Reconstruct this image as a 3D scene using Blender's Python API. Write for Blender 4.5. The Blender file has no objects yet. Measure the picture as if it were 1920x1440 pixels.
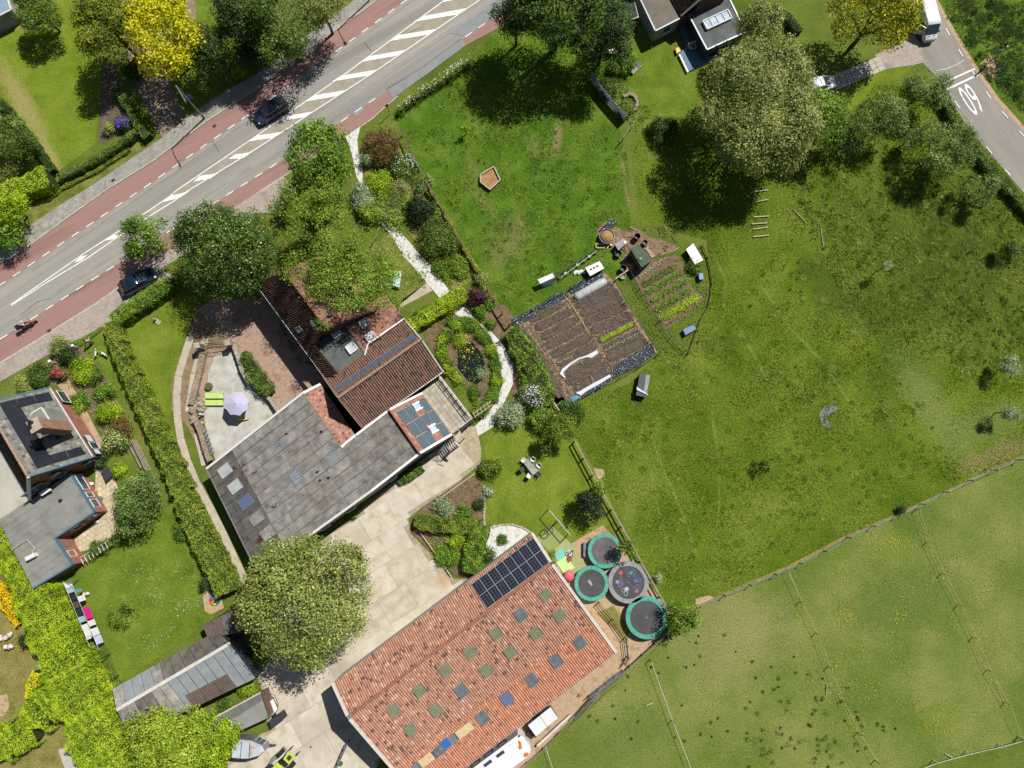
import bpy, math, random
import numpy as np
from mathutils import Vector, Matrix
from math import radians as R, sin, cos, pi
rnd = random.Random(7)
SC = bpy.context.scene
COL = SC.collection
# ---------------- camera, sun, sky, exposure ----------------
H, T, F = 76.0, R(7.6), 1280.0
cam = bpy.data.objects.new('camera', bpy.data.cameras.new('camera'))
cam.data.sensor_width = 36; cam.data.lens = 24; cam.data.clip_start = 1; cam.data.clip_end = 3000
cam.location = (0, 0, H); cam.rotation_euler = (T, 0, 0)
COL.objects.link(cam); SC.camera = cam
SUN_EL = R(53); sd = Vector((1, 1.04, 0)).normalized() * cos(SUN_EL); sd.z = sin(SUN_EL)
sun = bpy.data.objects.new('sun', bpy.data.lights.new('sun', 'SUN'))
sun.data.energy = 5.0; sun.data.angle = R(0.53); sun.data.color = (1, 0.97, 0.93)
sun.rotation_euler = (-sd).to_track_quat('-Z', 'Y').to_euler(); sun.location = sd * 200
COL.objects.link(sun)
W = bpy.data.worlds.new('World'); SC.world = W; W.use_nodes = True
wn = W.node_tree.nodes; sky = wn.new('ShaderNodeTexSky'); sky.sky_type = 'NISHITA'; sky.sun_disc = False
sky.sun_elevation = SUN_EL; sky.sun_rotation = math.atan2(sd.x, sd.y)
W.node_tree.links.new(sky.outputs[0], wn['Background'].inputs[0]); wn['Background'].inputs[1].default_value = 0.05
SC.view_settings.view_transform = 'Standard'; SC.view_settings.look = 'None'
SC.view_settings.exposure = 0.38; SC.view_settings.gamma = 1; SC.view_settings.use_curve_mapping = False

def P(u, v, z=0.0):
    """point at height z that the photograph shows at pixel (u, v)"""
    x, y = u - 960.0, 720.0 - v
    d1 = y * cos(T) + F * sin(T); d2 = y * sin(T) - F * cos(T); t = (z - H) / d2
    return Vector((x * t, d1 * t, z))
def PP(l, z=0.0): return [P(a[0], a[1], a[2] if len(a) > 2 else z) for a in l]
def S(r, g, b, k=1.5):
    f = lambda c: (c / 255 / 12.92 if c / 255 <= .04045 else ((c / 255 + .055) / 1.055) ** 2.4) / k
    return (min(f(r), .85), min(f(g), .85), min(f(b), .85), 1)
# ---------------- materials ----------------
def M(name, cols, scale=1.0, rough=.85, bump=0.0, bscale=None, attr=False, metal=0.0, spec=.3, detail=6, stretch=None, rot=0,
      brick=None, trans=0.0, spots=None, stops=None, fine=.35, fscale=None, space='pos', alpha=1.0, cell=None, bdist=.05):
    m = bpy.data.materials.new(name); m.use_nodes = True; n = m.node_tree.nodes; l = m.node_tree.links
    b = n['Principled BSDF']; b.inputs['Roughness'].default_value = rough; b.inputs['Metallic'].default_value = metal
    b.inputs['Specular IOR Level'].default_value = spec
    g = n.new('ShaderNodeNewGeometry'); tc = n.new('ShaderNodeTexCoord')
    mp = n.new('ShaderNodeMapping'); l.new(g.outputs['Position'] if space == 'pos' else tc.outputs['Object'], mp.inputs[0])
    mp.vector_type = 'TEXTURE' if rot else 'POINT'
    if rot and stretch: stretch = tuple(1 / q for q in stretch)
    mp.inputs['Rotation'].default_value = (0, 0, rot)
    if stretch: mp.inputs['Scale'].default_value = stretch
    if len(cols) == 1: cols = [tuple(c * .85 for c in cols[0][:3]) + (1,), cols[0]]
    no = n.new('ShaderNodeTexNoise'); no.inputs['Scale'].default_value = scale; no.inputs['Detail'].default_value = detail
    no.inputs['Roughness'].default_value = .65; l.new(mp.outputs[0], no.inputs['Vector'])
    rp = n.new('ShaderNodeValToRGB'); e = rp.color_ramp.elements
    k = len(cols); st = stops or [.32 + .36 * i / (k - 1) for i in range(k)]
    if attr:
        st = stops or [i / (k - 1) for i in range(k)]
        at = n.new('ShaderNodeAttribute'); at.attribute_name = 'rnd'
        mx = n.new('ShaderNodeMath'); mx.operation = 'MULTIPLY_ADD'; mx.inputs[1].default_value = .9
        l.new(no.outputs[0], mx.inputs[0])
        m2 = n.new('ShaderNodeMath'); m2.operation = 'SUBTRACT'; m2.inputs[1].default_value = .45
        l.new(at.outputs['Fac'], mx.inputs[2]); l.new(mx.outputs[0], m2.inputs[0]); fac = m2.outputs[0]
    else: fac = no.outputs[0]
    e[0].position = st[0]; e[0].color = cols[0]; e[1].position = st[-1]; e[1].color = cols[-1]
    for i in range(1, k - 1): q = e.new(st[i]); q.color = cols[i]
    l.new(fac, rp.inputs[0]); col = rp.outputs[0]
    for sp_ in spots or ():
        u_, v_, a_, b_, an_, c_, st_ = sp_; q_ = P(u_, v_); m_ = n.new('ShaderNodeMapping'); m_.vector_type = 'TEXTURE'; m_.inputs['Location'].default_value = q_
        m_.inputs['Rotation'].default_value = (0, 0, R(an_)); m_.inputs['Scale'].default_value = (a_ / 17, b_ / 17, 1); l.new(g.outputs['Position'], m_.inputs[0])
        sx_ = n.new('ShaderNodeSeparateXYZ'); l.new(m_.outputs[0], sx_.inputs[0]); cx_ = n.new('ShaderNodeCombineXYZ'); l.new(sx_.outputs[0], cx_.inputs[0]); l.new(sx_.outputs[1], cx_.inputs[1])
        ln_ = n.new('ShaderNodeVectorMath'); ln_.operation = 'LENGTH'; l.new(cx_.outputs[0], ln_.inputs[0]); n2_ = n.new('ShaderNodeTexNoise'); n2_.inputs['Scale'].default_value = .8; n2_.inputs['Detail'].default_value = 8; n2_.inputs['Roughness'].default_value = .75
        l.new(g.outputs['Position'], n2_.inputs['Vector']); ad_ = n.new('ShaderNodeMath'); ad_.operation = 'MULTIPLY_ADD'; ad_.inputs[1].default_value = 1.6; l.new(n2_.outputs[0], ad_.inputs[0]); l.new(ln_.outputs['Value'], ad_.inputs[2])
        r2_ = n.new('ShaderNodeMapRange'); r2_.inputs[1].default_value = 1.25; r2_.inputs[2].default_value = 2.0; r2_.inputs[3].default_value = st_; r2_.inputs[4].default_value = 0; l.new(ad_.outputs[0], r2_.inputs[0])
        mi_ = n.new('ShaderNodeMix'); mi_.data_type = 'RGBA'; l.new(r2_.outputs[0], mi_.inputs[0]); l.new(col, mi_.inputs[6]); mi_.inputs[7].default_value = c_; col = mi_.outputs[2]
    if fine:
        f2 = n.new('ShaderNodeTexNoise'); f2.inputs['Scale'].default_value = fscale or max(scale * 8, 9); f2.inputs['Detail'].default_value = 4
        f2.inputs['Roughness'].default_value = .8; l.new(mp.outputs[0], f2.inputs['Vector'])
        mr = n.new('ShaderNodeMapRange'); mr.inputs[1].default_value = .3; mr.inputs[2].default_value = .7
        mr.inputs[3].default_value = 1 - fine; mr.inputs[4].default_value = 1 + fine; l.new(f2.outputs[0], mr.inputs[0])
        mm = n.new('ShaderNodeVectorMath'); mm.operation = 'SCALE'; l.new(col, mm.inputs[0]); l.new(mr.outputs[0], mm.inputs['Scale']); col = mm.outputs[0]
    if brick:
        bk = n.new('ShaderNodeTexBrick'); bm = n.new('ShaderNodeMapping'); bm.inputs['Rotation'].default_value = (0, 0, brick[2])
        l.new(g.outputs['Position'] if space == 'pos' else tc.outputs['Object'], bm.inputs[0])
        if len(brick) > 4: bm.inputs['Rotation'].default_value = brick[4]
        l.new(bm.outputs[0], bk.inputs[0])
        bk.inputs['Scale'].default_value = 1; bk.inputs['Brick Width'].default_value = brick[0]; bk.inputs['Row Height'].default_value = brick[1]
        bk.inputs['Mortar Size'].default_value = min(brick[0], brick[1]) * .08; bk.inputs['Color1'].default_value = (.82, .82, .82, 1)
        bk.inputs['Color2'].default_value = (1.15, 1.15, 1.15, 1); bk.inputs['Mortar'].default_value = (brick[3],) * 3 + (1,)
        mb = n.new('ShaderNodeVectorMath'); mb.operation = 'MULTIPLY'; l.new(col, mb.inputs[0]); l.new(bk.outputs[0], mb.inputs[1]); col = mb.outputs[0]
    if cell:  # solar cells from the panel's UVs: nx, ny, line colour
        uv = n.new('ShaderNodeTexCoord'); sx = n.new('ShaderNodeSeparateXYZ'); l.new(uv.outputs['UV'], sx.inputs[0]); r_ = []
        for i in (0, 1):
            a = n.new('ShaderNodeMath'); a.operation = 'MULTIPLY'; a.inputs[1].default_value = cell[i]; l.new(sx.outputs[i], a.inputs[0])
            f_ = n.new('ShaderNodeMath'); f_.operation = 'FRACT'; l.new(a.outputs[0], f_.inputs[0])
            d_ = n.new('ShaderNodeMath'); d_.operation = 'LESS_THAN'; d_.inputs[1].default_value = cell[2]; l.new(f_.outputs[0], d_.inputs[0]); r_.append(d_)
        o_ = n.new('ShaderNodeMath'); o_.operation = 'MAXIMUM'; l.new(r_[0].outputs[0], o_.inputs[0]); l.new(r_[1].outputs[0], o_.inputs[1])
        mx = n.new('ShaderNodeMix'); mx.data_type = 'RGBA'; l.new(o_.outputs[0], mx.inputs[0]); l.new(col, mx.inputs[6]); mx.inputs[7].default_value = cell[3]; col = mx.outputs[2]
    l.new(col, b.inputs['Base Color'])
    if bump:
        bn = n.new('ShaderNodeTexNoise'); bn.inputs['Scale'].default_value = bscale or 12; bn.inputs['Detail'].default_value = 5
        l.new(mp.outputs[0], bn.inputs['Vector'])
        bu = n.new('ShaderNodeBump'); bu.inputs['Strength'].default_value = bump; bu.inputs['Distance'].default_value = bdist
        l.new(bn.outputs[0], bu.inputs['Height']); l.new(bu.outputs[0], b.inputs['Normal'])
    if trans:
        tr = n.new('ShaderNodeBsdfTranslucent'); ms = n.new('ShaderNodeMixShader'); ms.inputs[0].default_value = trans
        l.new(col, tr.inputs[0]); l.new(b.outputs[0], ms.inputs[1]); l.new(tr.outputs[0], ms.inputs[2]); l.new(ms.outputs[0], n['Material Output'].inputs[0])
    if alpha < 1: b.inputs['Alpha'].default_value = alpha
    return m
def leafm(name, cols, tr=.3, gain=1.6, **k):
    cols = [tuple(min(c * gain * w, .8) for c, w in zip(q[:3], (1.04, 1, .78) if q[1] > q[2] * 1.3 else (1, 1, 1))) + (1,) for q in cols]
    return M(name, cols, scale=.35, rough=.6, attr=True, trans=tr, fine=0, spec=.35, detail=3, **k)
def flat(name, c, rough=.5, metal=0, spec=.4, **k): return M(name, [c], scale=3, rough=rough, metal=metal, spec=spec, fine=k.pop('fine', .06), **k)
YW = lambda cols: [(q[0] * 1.0, q[1] * .93, q[2] * .74, 1) for q in cols]
def grassm(name, cols, scale=.35, fine=.45, stops=None, bump=.9, st=None, spots=None):
    cols = YW(cols)
    return M(name, cols, scale=scale, rough=.95, bump=bump, bscale=7, fine=fine, fscale=4.5, spec=.1, detail=9, stops=stops, bdist=.12, stretch=st, spots=spots)
# ---------------- mesh building ----------------
class MB:
    def __init__(s): s.v = []; s.f = []; s.r = []; s.uv = []
    def add(s, vs, fs, r=None):
        o = len(s.v); s.v += [tuple(v) for v in vs]; s.f += [tuple(i + o for i in f) for f in fs]
        s.r += [rnd.random() if r is None else r] * len(fs); return s
    def quad(s, a, b, c, d, r=None): return s.add([a, b, c, d], [(0, 1, 2, 3)], r)
    def poly(s, pts): return s.add(pts, [tuple(range(len(pts)))])
    def hull8(s, lo, hi, r=None):
        n = len(lo); fs = [tuple(reversed(range(n))), tuple(range(n, 2 * n))] + [(i, (i + 1) % n, (i + 1) % n + n, i + n) for i in range(n)]
        return s.add(list(lo) + list(hi), fs, r)
    def prism(s, pts, z0, z1, r=None):
        a = sum(pts[i][0] * pts[(i + 1) % len(pts)][1] - pts[(i + 1) % len(pts)][0] * pts[i][1] for i in range(len(pts)))
        if a < 0: pts = pts[::-1]
        return s.hull8([(p[0], p[1], z0) for p in pts], [(p[0], p[1], z1) for p in pts], r)
    def box(s, c, sz, rz=0, M3=None, r=None):
        X, Y, Z = sz[0] / 2, sz[1] / 2, sz[2] / 2; m = M3 or Matrix.Rotation(rz, 3, 'Z'); c = Vector(c)
        q = [(-X, -Y), (X, -Y), (X, Y), (-X, Y)]
        return s.hull8([c + m @ Vector((x, y, -Z)) for x, y in q], [c + m @ Vector((x, y, Z)) for x, y in q], r)
    def slab(s, a, b, c, d, th, up=0.0, r=None):
        a, b, c, d = map(Vector, (a, b, c, d)); n = (b - a).cross(d - a).normalized()
        if n.z < 0: n = -n; b, d = d, b
        return s.hull8([p + n * (up - th) for p in (a, b, c, d)], [p + n * up for p in (a, b, c, d)], r)
    def beam(s, a, b, w, h=None, r=None):
        a, b = Vector(a), Vector(b); h = h or w; d = (b - a); L = d.length
        if L < 1e-5: return s
        m = d.to_track_quat('Y', 'Z').to_matrix(); return s.box((a + b) / 2, (w, L, h), M3=m, r=r)
    def tube(s, pts, rs, n=6, cap=True):
        pts = [Vector(p) for p in pts]; k = len(pts)
        if not hasattr(rs, '__len__'): rs = [rs] * k
        vs = []; up = Vector((0, 0, 1))
        for i, p in enumerate(pts):
            t = (pts[min(i + 1, k - 1)] - pts[max(i - 1, 0)]).normalized()
            x = t.cross(up if abs(t.z) < .9 else Vector((1, 0, 0))).normalized(); y = t.cross(x)
            vs += [p + (x * cos(2 * pi * j / n) + y * sin(2 * pi * j / n)) * rs[i] for j in range(n)]
        fs = [(i * n + j, i * n + (j + 1) % n, (i + 1) * n + (j + 1) % n, (i + 1) * n + j) for i in range(k - 1) for j in range(n)]
        if cap: fs += [tuple(reversed(range(n))), tuple(range((k - 1) * n, k * n))]
        return s.add(vs, fs)
    def loft(s, rings, cap=True):
        n = len(rings[0]); k = len(rings); vs = [v for r in rings for v in r]
        fs = [(i * n + j, i * n + (j + 1) % n, (i + 1) * n + (j + 1) % n, (i + 1) * n + j) for i in range(k - 1) for j in range(n)]
        if cap: fs += [tuple(reversed(range(n))), tuple(range((k - 1) * n, k * n))]
        return s.add(vs, fs)
    def ell(s, c, r, n=12, m=7, z0=-1.0):
        rings = []; r = r if hasattr(r, '__len__') else (r, r, r)
        for i in range(m + 1):
            t = -pi / 2 + pi * i / m
            if sin(t) < z0: t = math.asin(z0)
            rings.append([(c[0] + r[0] * cos(t) * cos(2 * pi * j / n) * 1.0001, c[1] + r[1] * cos(t) * sin(2 * pi * j / n), c[2] + r[2] * sin(t)) for j in range(n)])
        return s.loft(rings)
    def disc(s, c, r, z0, z1, n=24, r2=None):
        return s.loft([[(c[0] + q * cos(2 * pi * j / n), c[1] + q * sin(2 * pi * j / n), z) for j in range(n)] for q, z in ((r, z0), (r2 or r, z1))])
    def ring(s, c, r0, r1, z0, z1, n=40):
        A = [2 * pi * j / n for j in range(n)]
        pr = [(r0, z0), (r1, z0), (r1, z1), (r0, z1), (r0, z0)]
        return s.loft([[(c[0] + q * cos(a), c[1] + q * sin(a), z) for a in A] for q, z in pr], cap=False)
OFF = {}
def off(o): return OFF.get(o.name, Vector((0, 0, 0))) if o else Vector((0, 0, 0))
def link(o, parent, loc=None):
    COL.objects.link(o)
    if parent is not None: o.parent = parent
    return o
def tag(o, label=None, cat=None, group=None, kind=None):
    for k, v in (('label', label), ('category', cat), ('group', group), ('kind', kind)):
        if v: o[k] = v
    return o
def obj(name, mb, mat, parent=None, label=None, cat=None, group=None, kind=None, smooth=False, uv=None, sub=0):
    me = bpy.data.meshes.new(name); o0 = off(parent)
    if parent is None and kind != 'structure' and mb.v and cat:
        a = np.array(mb.v); o0 = Vector((a[:, 0].mean(), a[:, 1].mean(), a[:, 2].min()))
    vs = [(v[0] - o0.x, v[1] - o0.y, v[2] - o0.z) for v in mb.v]
    me.from_pydata(vs, [], mb.f)
    at = me.attributes.new('rnd', 'FLOAT', 'FACE'); at.data.foreach_set('value', mb.r)
    if uv:
        ul = me.uv_layers.new(name='uv'); q = [(0, 0), (1, 0), (1, 1), (0, 1)]
        for p in me.polygons:
            for i, li in enumerate(p.loop_indices): ul.data[li].uv = q[i % 4]
    if smooth: me.polygons.foreach_set('use_smooth', [True] * len(me.polygons))
    me.materials.append(mat); me.update()
    o = bpy.data.objects.new(name, me); link(o, parent)
    if parent is None: o.location = o0
    OFF[o.name] = o0.copy()
    if sub: md = o.modifiers.new('s', 'SUBSURF'); md.levels = md.render_levels = sub
    return tag(o, label, cat, group, kind)
def thing(name, label, cat, loc, group=None):
    o = bpy.data.objects.new(name, None); o.empty_display_size = .3; o.location = loc; COL.objects.link(o)
    OFF[o.name] = Vector(loc); return tag(o, label, cat, group)
def dup(root, loc, rz, label, group=None):
    def cp(o, par):
        c = o.copy(); COL.objects.link(c)
        if par is not None: c.parent = par
        for ch in o.children: cp(ch, c)
        return c
    c = cp(root, None); c.location = loc; c.rotation_euler = (0, 0, rz); OFF[c.name] = Vector(loc)
    return tag(c, label, None, group)
def npobj(name, V, nper, rv, mat, parent=None, **tg):
    """V (N*nper,3) world coords"""
    o0 = off(parent); V = V - np.array(o0); n = len(V) // nper
    me = bpy.data.meshes.new(name); me.vertices.add(len(V)); me.vertices.foreach_set('co', V.astype(np.float32).ravel())
    me.loops.add(n * nper); me.loops.foreach_set('vertex_index', np.arange(n * nper, dtype=np.int32))
    me.polygons.add(n); me.polygons.foreach_set('loop_start', np.arange(0, n * nper, nper, dtype=np.int32))
    at = me.attributes.new('rnd', 'FLOAT', 'FACE'); at.data.foreach_set('value', rv.astype(np.float32))
    me.materials.append(mat); me.update(); me.validate()
    o = bpy.data.objects.new(name, me); link(o, parent); OFF[o.name] = o0.copy()
    return tag(o, **tg)
def inpoly(x, y, poly):
    r = np.zeros(len(x), bool); n = len(poly)
    for i in range(n):
        x1, y1 = poly[i][0], poly[i][1]; x2, y2 = poly[(i + 1) % n][0], poly[(i + 1) % n][1]
        if y1 == y2: continue
        c = ((y1 > y) != (y2 > y)) & (x < (x2 - x1) * (y - y1) / (y2 - y1) + x1); r ^= c
    return r
def sheet(name, px, mat, layer, kind='structure', h=0.0, **k):
    """flat ground sheet (or a low raised slab when h>0) from photo pixels"""
    mb = MB(); z = .012 * layer; pts = PP(px)
    if h: mb.prism(pts, 0, z + h)
    else:
        a = sum(pts[i].x * pts[(i + 1) % len(pts)].y - pts[(i + 1) % len(pts)].x * pts[i].y for i in range(len(pts)))
        if a < 0: pts = pts[::-1]
        mb.poly([(p.x, p.y, z) for p in pts])
    return obj(name, mb, mat, kind=kind, **k)
def ribbon(px, w, z, mb=None, closed=False, r=None):
    """flat strip of width w (metres) along pixel polyline"""
    mb = mb or MB(); pts = [Vector((p.x, p.y)) for p in PP(px)]; L = []; Rr = []
    for i, p in enumerate(pts):
        t = (pts[min(i + 1, len(pts) - 1)] - pts[max(i - 1, 0)]).normalized(); nn = Vector((-t.y, t.x))
        ww = w[i] if hasattr(w, '__len__') else w
        L.append(p + nn * ww / 2); Rr.append(p - nn * ww / 2)
    for i in range(len(pts) - 1): mb.quad((Rr[i].x, Rr[i].y, z), (Rr[i + 1].x, Rr[i + 1].y, z), (L[i + 1].x, L[i + 1].y, z), (L[i].x, L[i].y, z), r)
    return mb
def resample(pts, step):
    out = []; acc = 0.0
    for a, b in zip(pts[:-1], pts[1:]):
        L = (b - a).length; t = acc
        while t < L: out.append((a + (b - a) * (t / L), (b - a).normalized())); t += step
        acc = t - L
    return out
def lerp(a, b, t): return a + (b - a) * t
def bil(A, B, C, D, u, v): return lerp(lerp(A, B, u), lerp(D, C, u), v)
# ---------------- leaves ----------------
def leafq(rng, pts, nrm, size, jit=.9, asp=.62):
    n = len(pts); a = nrm + rng.normal(0, jit * .6, (n, 3)); a /= np.linalg.norm(a, axis=1)[:, None] + 1e-9
    t = np.cross(a, rng.normal(0, 1, (n, 3))); t /= np.linalg.norm(t, axis=1)[:, None] + 1e-9; b = np.cross(a, t)
    s = (size * rng.uniform(.55, 1.25, n))[:, None]; t = t * s * .5; b = b * s * .5 * asp
    return np.stack([pts - t, pts + b, pts + t, pts - b], 1).reshape(-1, 3)
def crown(rng, c, rad, size, cover=2.6, lobes=14, lr=.38, low=-.25, jit=.9, inner=.2, spread=.68, clump=1.0, smin=.75):
    rx, ry, rz = rad; Rm = (rx + ry) / 2
    d = rng.normal(0, 1, (lobes * 4, 3)); d /= np.linalg.norm(d, axis=1)[:, None]; d = d[d[:, 2] > low][:lobes]; k = len(d)
    lc = d * np.array([rx, ry, rz]) * rng.uniform(spread * smin, spread * 1.1, (k, 1)); lrad = Rm * lr * rng.uniform(.65, 1.25, k)
    area = 2 * pi * rx * ry * 1.5; n = int(area * cover / (size * size * .5)); n = max(80, min(n, 60000))
    ni = int(n * inner); w = lrad ** 2; per = 16; nc = max(8, (n - ni) // per); li = rng.choice(k, nc, p=w / w.sum())
    q = rng.normal(0, 1, (nc, 3)); q /= np.linalg.norm(q, axis=1)[:, None]
    out = lc[li] / np.array([rx, ry, rz]); q = q + out * .75; q[:, 2] += .18; q /= np.linalg.norm(q, axis=1)[:, None]
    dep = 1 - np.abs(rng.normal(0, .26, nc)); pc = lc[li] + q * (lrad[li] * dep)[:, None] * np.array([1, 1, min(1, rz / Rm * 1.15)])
    cb = rng.normal(0, .17, nc) + rng.normal(0, .1, k)[li]; p1 = np.repeat(pc, per, 0) + rng.normal(0, size * clump, (nc * per, 3)) * [1, 1, .6]; off_ = p1 - np.repeat(pc, per, 0)
    q1 = np.repeat(q, per, 0) + off_ / (size * clump) * .35; q1 /= np.linalg.norm(q1, axis=1)[:, None]
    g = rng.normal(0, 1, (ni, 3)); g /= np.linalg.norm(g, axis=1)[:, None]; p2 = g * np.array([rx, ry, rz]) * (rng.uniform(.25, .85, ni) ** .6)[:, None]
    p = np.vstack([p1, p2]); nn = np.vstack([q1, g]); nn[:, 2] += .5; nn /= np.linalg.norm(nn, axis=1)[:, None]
    rv = np.clip(np.concatenate([np.repeat((dep - .5) * .75 + cb, per), rng.uniform(0, .45, ni)]) + rng.normal(.12, .15, len(p)), 0, 1)  # leaves deeper in the crown get darker colours: shade painted in
    return leafq(rng, p + np.array(c), nn, size, jit), rv, lc + np.array(c), lrad
BARK = None
def tree(name, label, cat, px, py, zc, rad, mat, size=.24, seed=1, group=None, trunk=None, bark=None, limbs=7, flowers=None, wz=None, **k):
    """crown centre is seen at (px,py) at height zc; rad=(rx,ry,rz) in metres"""
    rng = np.random.default_rng(seed); C = P(px, py, zc); base = (C.x, C.y, 0)
    t = thing(name, label, cat, base, group); V, rv, lc, lr = crown(rng, C, rad, size, **k)
    keep = V.reshape(-1, 4, 3)[:, :, 2].min(1) > .03; V = V.reshape(-1, 4, 3)[keep].reshape(-1, 3); rv = rv[keep]
    npobj('crown', V, 4, rv, mat, t)
    r0 = trunk or max(.05, rad[0] * .045); mb = MB(); fork = Vector((C.x, C.y, max(.25, (C.z - rad[2]) * .8 + .3)))
    mb.tube([(C.x, C.y, 0), (C.x + r0 * .3, C.y, fork.z * .5), fork, (C.x, C.y, C.z)], [r0 * 1.25, r0, r0 * .85, r0 * .3], 8)
    for i in range(min(limbs, len(lc))):
        e = Vector(lc[i]); md = lerp(fork, e, .5) + Vector((0, 0, rad[2] * .1)); mb.tube([fork, md, e], [r0 * .55, r0 * .34, r0 * .12], 5)
    obj('trunk', mb, bark or BARK, t, smooth=True)
    if flowers:
        fm, fn, fs = flowers; li = rng.integers(0, len(lc), fn); q = rng.normal(0, 1, (fn, 3)); q[:, 2] = np.abs(q[:, 2]) + .2; q /= np.linalg.norm(q, axis=1)[:, None]
        pts = lc[li] + q * (lr[li] * 1.02)[:, None]; npobj('blossom', leafq(rng, pts, q, fs, .5, .9), 4, rng.uniform(0, 1, fn), fm, t, kind='stuff')
    return t
def bush(label, px, py, r, mat, h=None, size=.16, seed=1, name='shrub', cat='shrub', group=None, ry=None, flowers=None, cover=2.4, lobes=8, lr=.5, sp=.55, **k):
    """rounded shrub standing on the ground; r in photo pixels"""
    m = r / 16.6; h = h or m * 1.5; rm = (m, (ry or r) / 16.6, h * .55)
    return tree(name, label, cat, px, py, h * .5, rm, mat, size, seed, group, flowers=flowers, cover=cover, lobes=lobes, lr=lr, limbs=4, low=-.1, spread=sp, **k)
def hedge(label, px, w, h, mat, size=.13, seed=1, name='hedge', cat='hedge', group=None, cover=2.5, core=None, rough=.06, kindleaf=None, taper=.9, base=0.0):
    """clipped hedge along a pixel polyline given at its top (height h); w width in metres (number or list)"""
    rng = np.random.default_rng(seed); pts = [Vector(p) for p in PP(px, h)]; ws = w if hasattr(w, '__len__') else [w] * len(pts)
    c0 = sum(pts, Vector()) / len(pts); t = thing(name, label, cat, (c0.x, c0.y, base), group); V = []; N = []; mb = MB(); rings = []
    for i in range(len(pts)):
        tt = (pts[min(i + 1, len(pts) - 1)] - pts[max(i - 1, 0)]); tt.z = 0; tt.normalize(); nn = Vector((-tt.y, tt.x, 0)); p = pts[i]; k = ws[i] / 2 * .86
        e = tt * (-.1 if i == 0 else .1 if i == len(pts) - 1 else 0)
        rings.append([p - nn * k * taper + Vector((0, 0, base - h)), p - nn * k + Vector((0, 0, -h * .3)), p - nn * k * .75 + Vector((0, 0, -.1)), p + nn * k * .75 + Vector((0, 0, -.1)), p + nn * k + Vector((0, 0, -h * .3)), p + nn * k * taper + Vector((0, 0, base - h))])
    mb.loft(rings)
    for i in range(len(pts) - 1):
        a, b = pts[i], pts[i + 1]; L = (b - a).length; tt = (b - a).normalized(); nn = Vector((-tt.y, tt.x, 0)); wm = (ws[i] + ws[i + 1]) / 2
        n = int(L * (wm + 2 * h) * cover / (size * size * .5)); u = rng.uniform(-.04, 1.04, n); s = rng.uniform(-1, 1, n) * (wm / 2 + h); ww = (ws[i] + (ws[i + 1] - ws[i]) * u) * (1 + .1 * np.sin(u * L * 1.7 + seed * 1.3 + i) + .07 * np.sin(u * L * 4.1 + seed))
        top = np.abs(s) < wm / 2; sg = np.sign(s); x = np.where(top, s / (wm / 2) * ww / 2, sg * ww / 2); dz = np.where(top, 0, -(np.abs(s) - wm / 2))
        edge = np.clip((np.abs(x) / (ww / 2) - .75) * 4, 0, 1) * top; ax = np.array(a); at = np.array(b - a)
        wob = rough * (np.sin(u * L * 2.1 + seed) + np.sin(u * L * 4.7 + x * 4 + seed * 2)) * .6 + rng.normal(0, rough * .7, n)
        p = ax + at * u[:, None] + np.array(nn) * (x + np.where(top, 0, sg * wob))[:, None]; p[:, 2] += dz * (h - .02 - base) / h - edge * .12 * min(h, 1) + np.where(top, wob, 0)
        q = np.where(top[:, None], np.array([0, 0, 1.]), np.array(nn) * sg[:, None]); V.append(p); N.append(q)
    V = np.vstack(V); N = np.vstack(N); pt_ = np.sin(V[:, 0] * 1.9 + seed) * np.sin(V[:, 1] * 2.3 + seed * 2) + .5 * np.sin(V[:, 0] * 6 + V[:, 1] * 5) + rng.normal(0, .25, len(V)); kp = pt_ < 1.32 + (.12 - rough) * 4; V = V[kp]; N = N[kp]; pt_ = pt_[kp]
    npobj('foliage', leafq(rng, V, N, size, .9), 4, np.clip(rng.normal(.5, .2, len(V)) - .18 * pt_ + .2 * np.sin(V[:, 0] * 5.1 + np.sin(V[:, 1] * 4.3)) * np.sin(V[:, 1] * 5.7 + 1.3), 0, 1), mat, t)
    obj('branches', mb, core or COREM, t); return t
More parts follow.
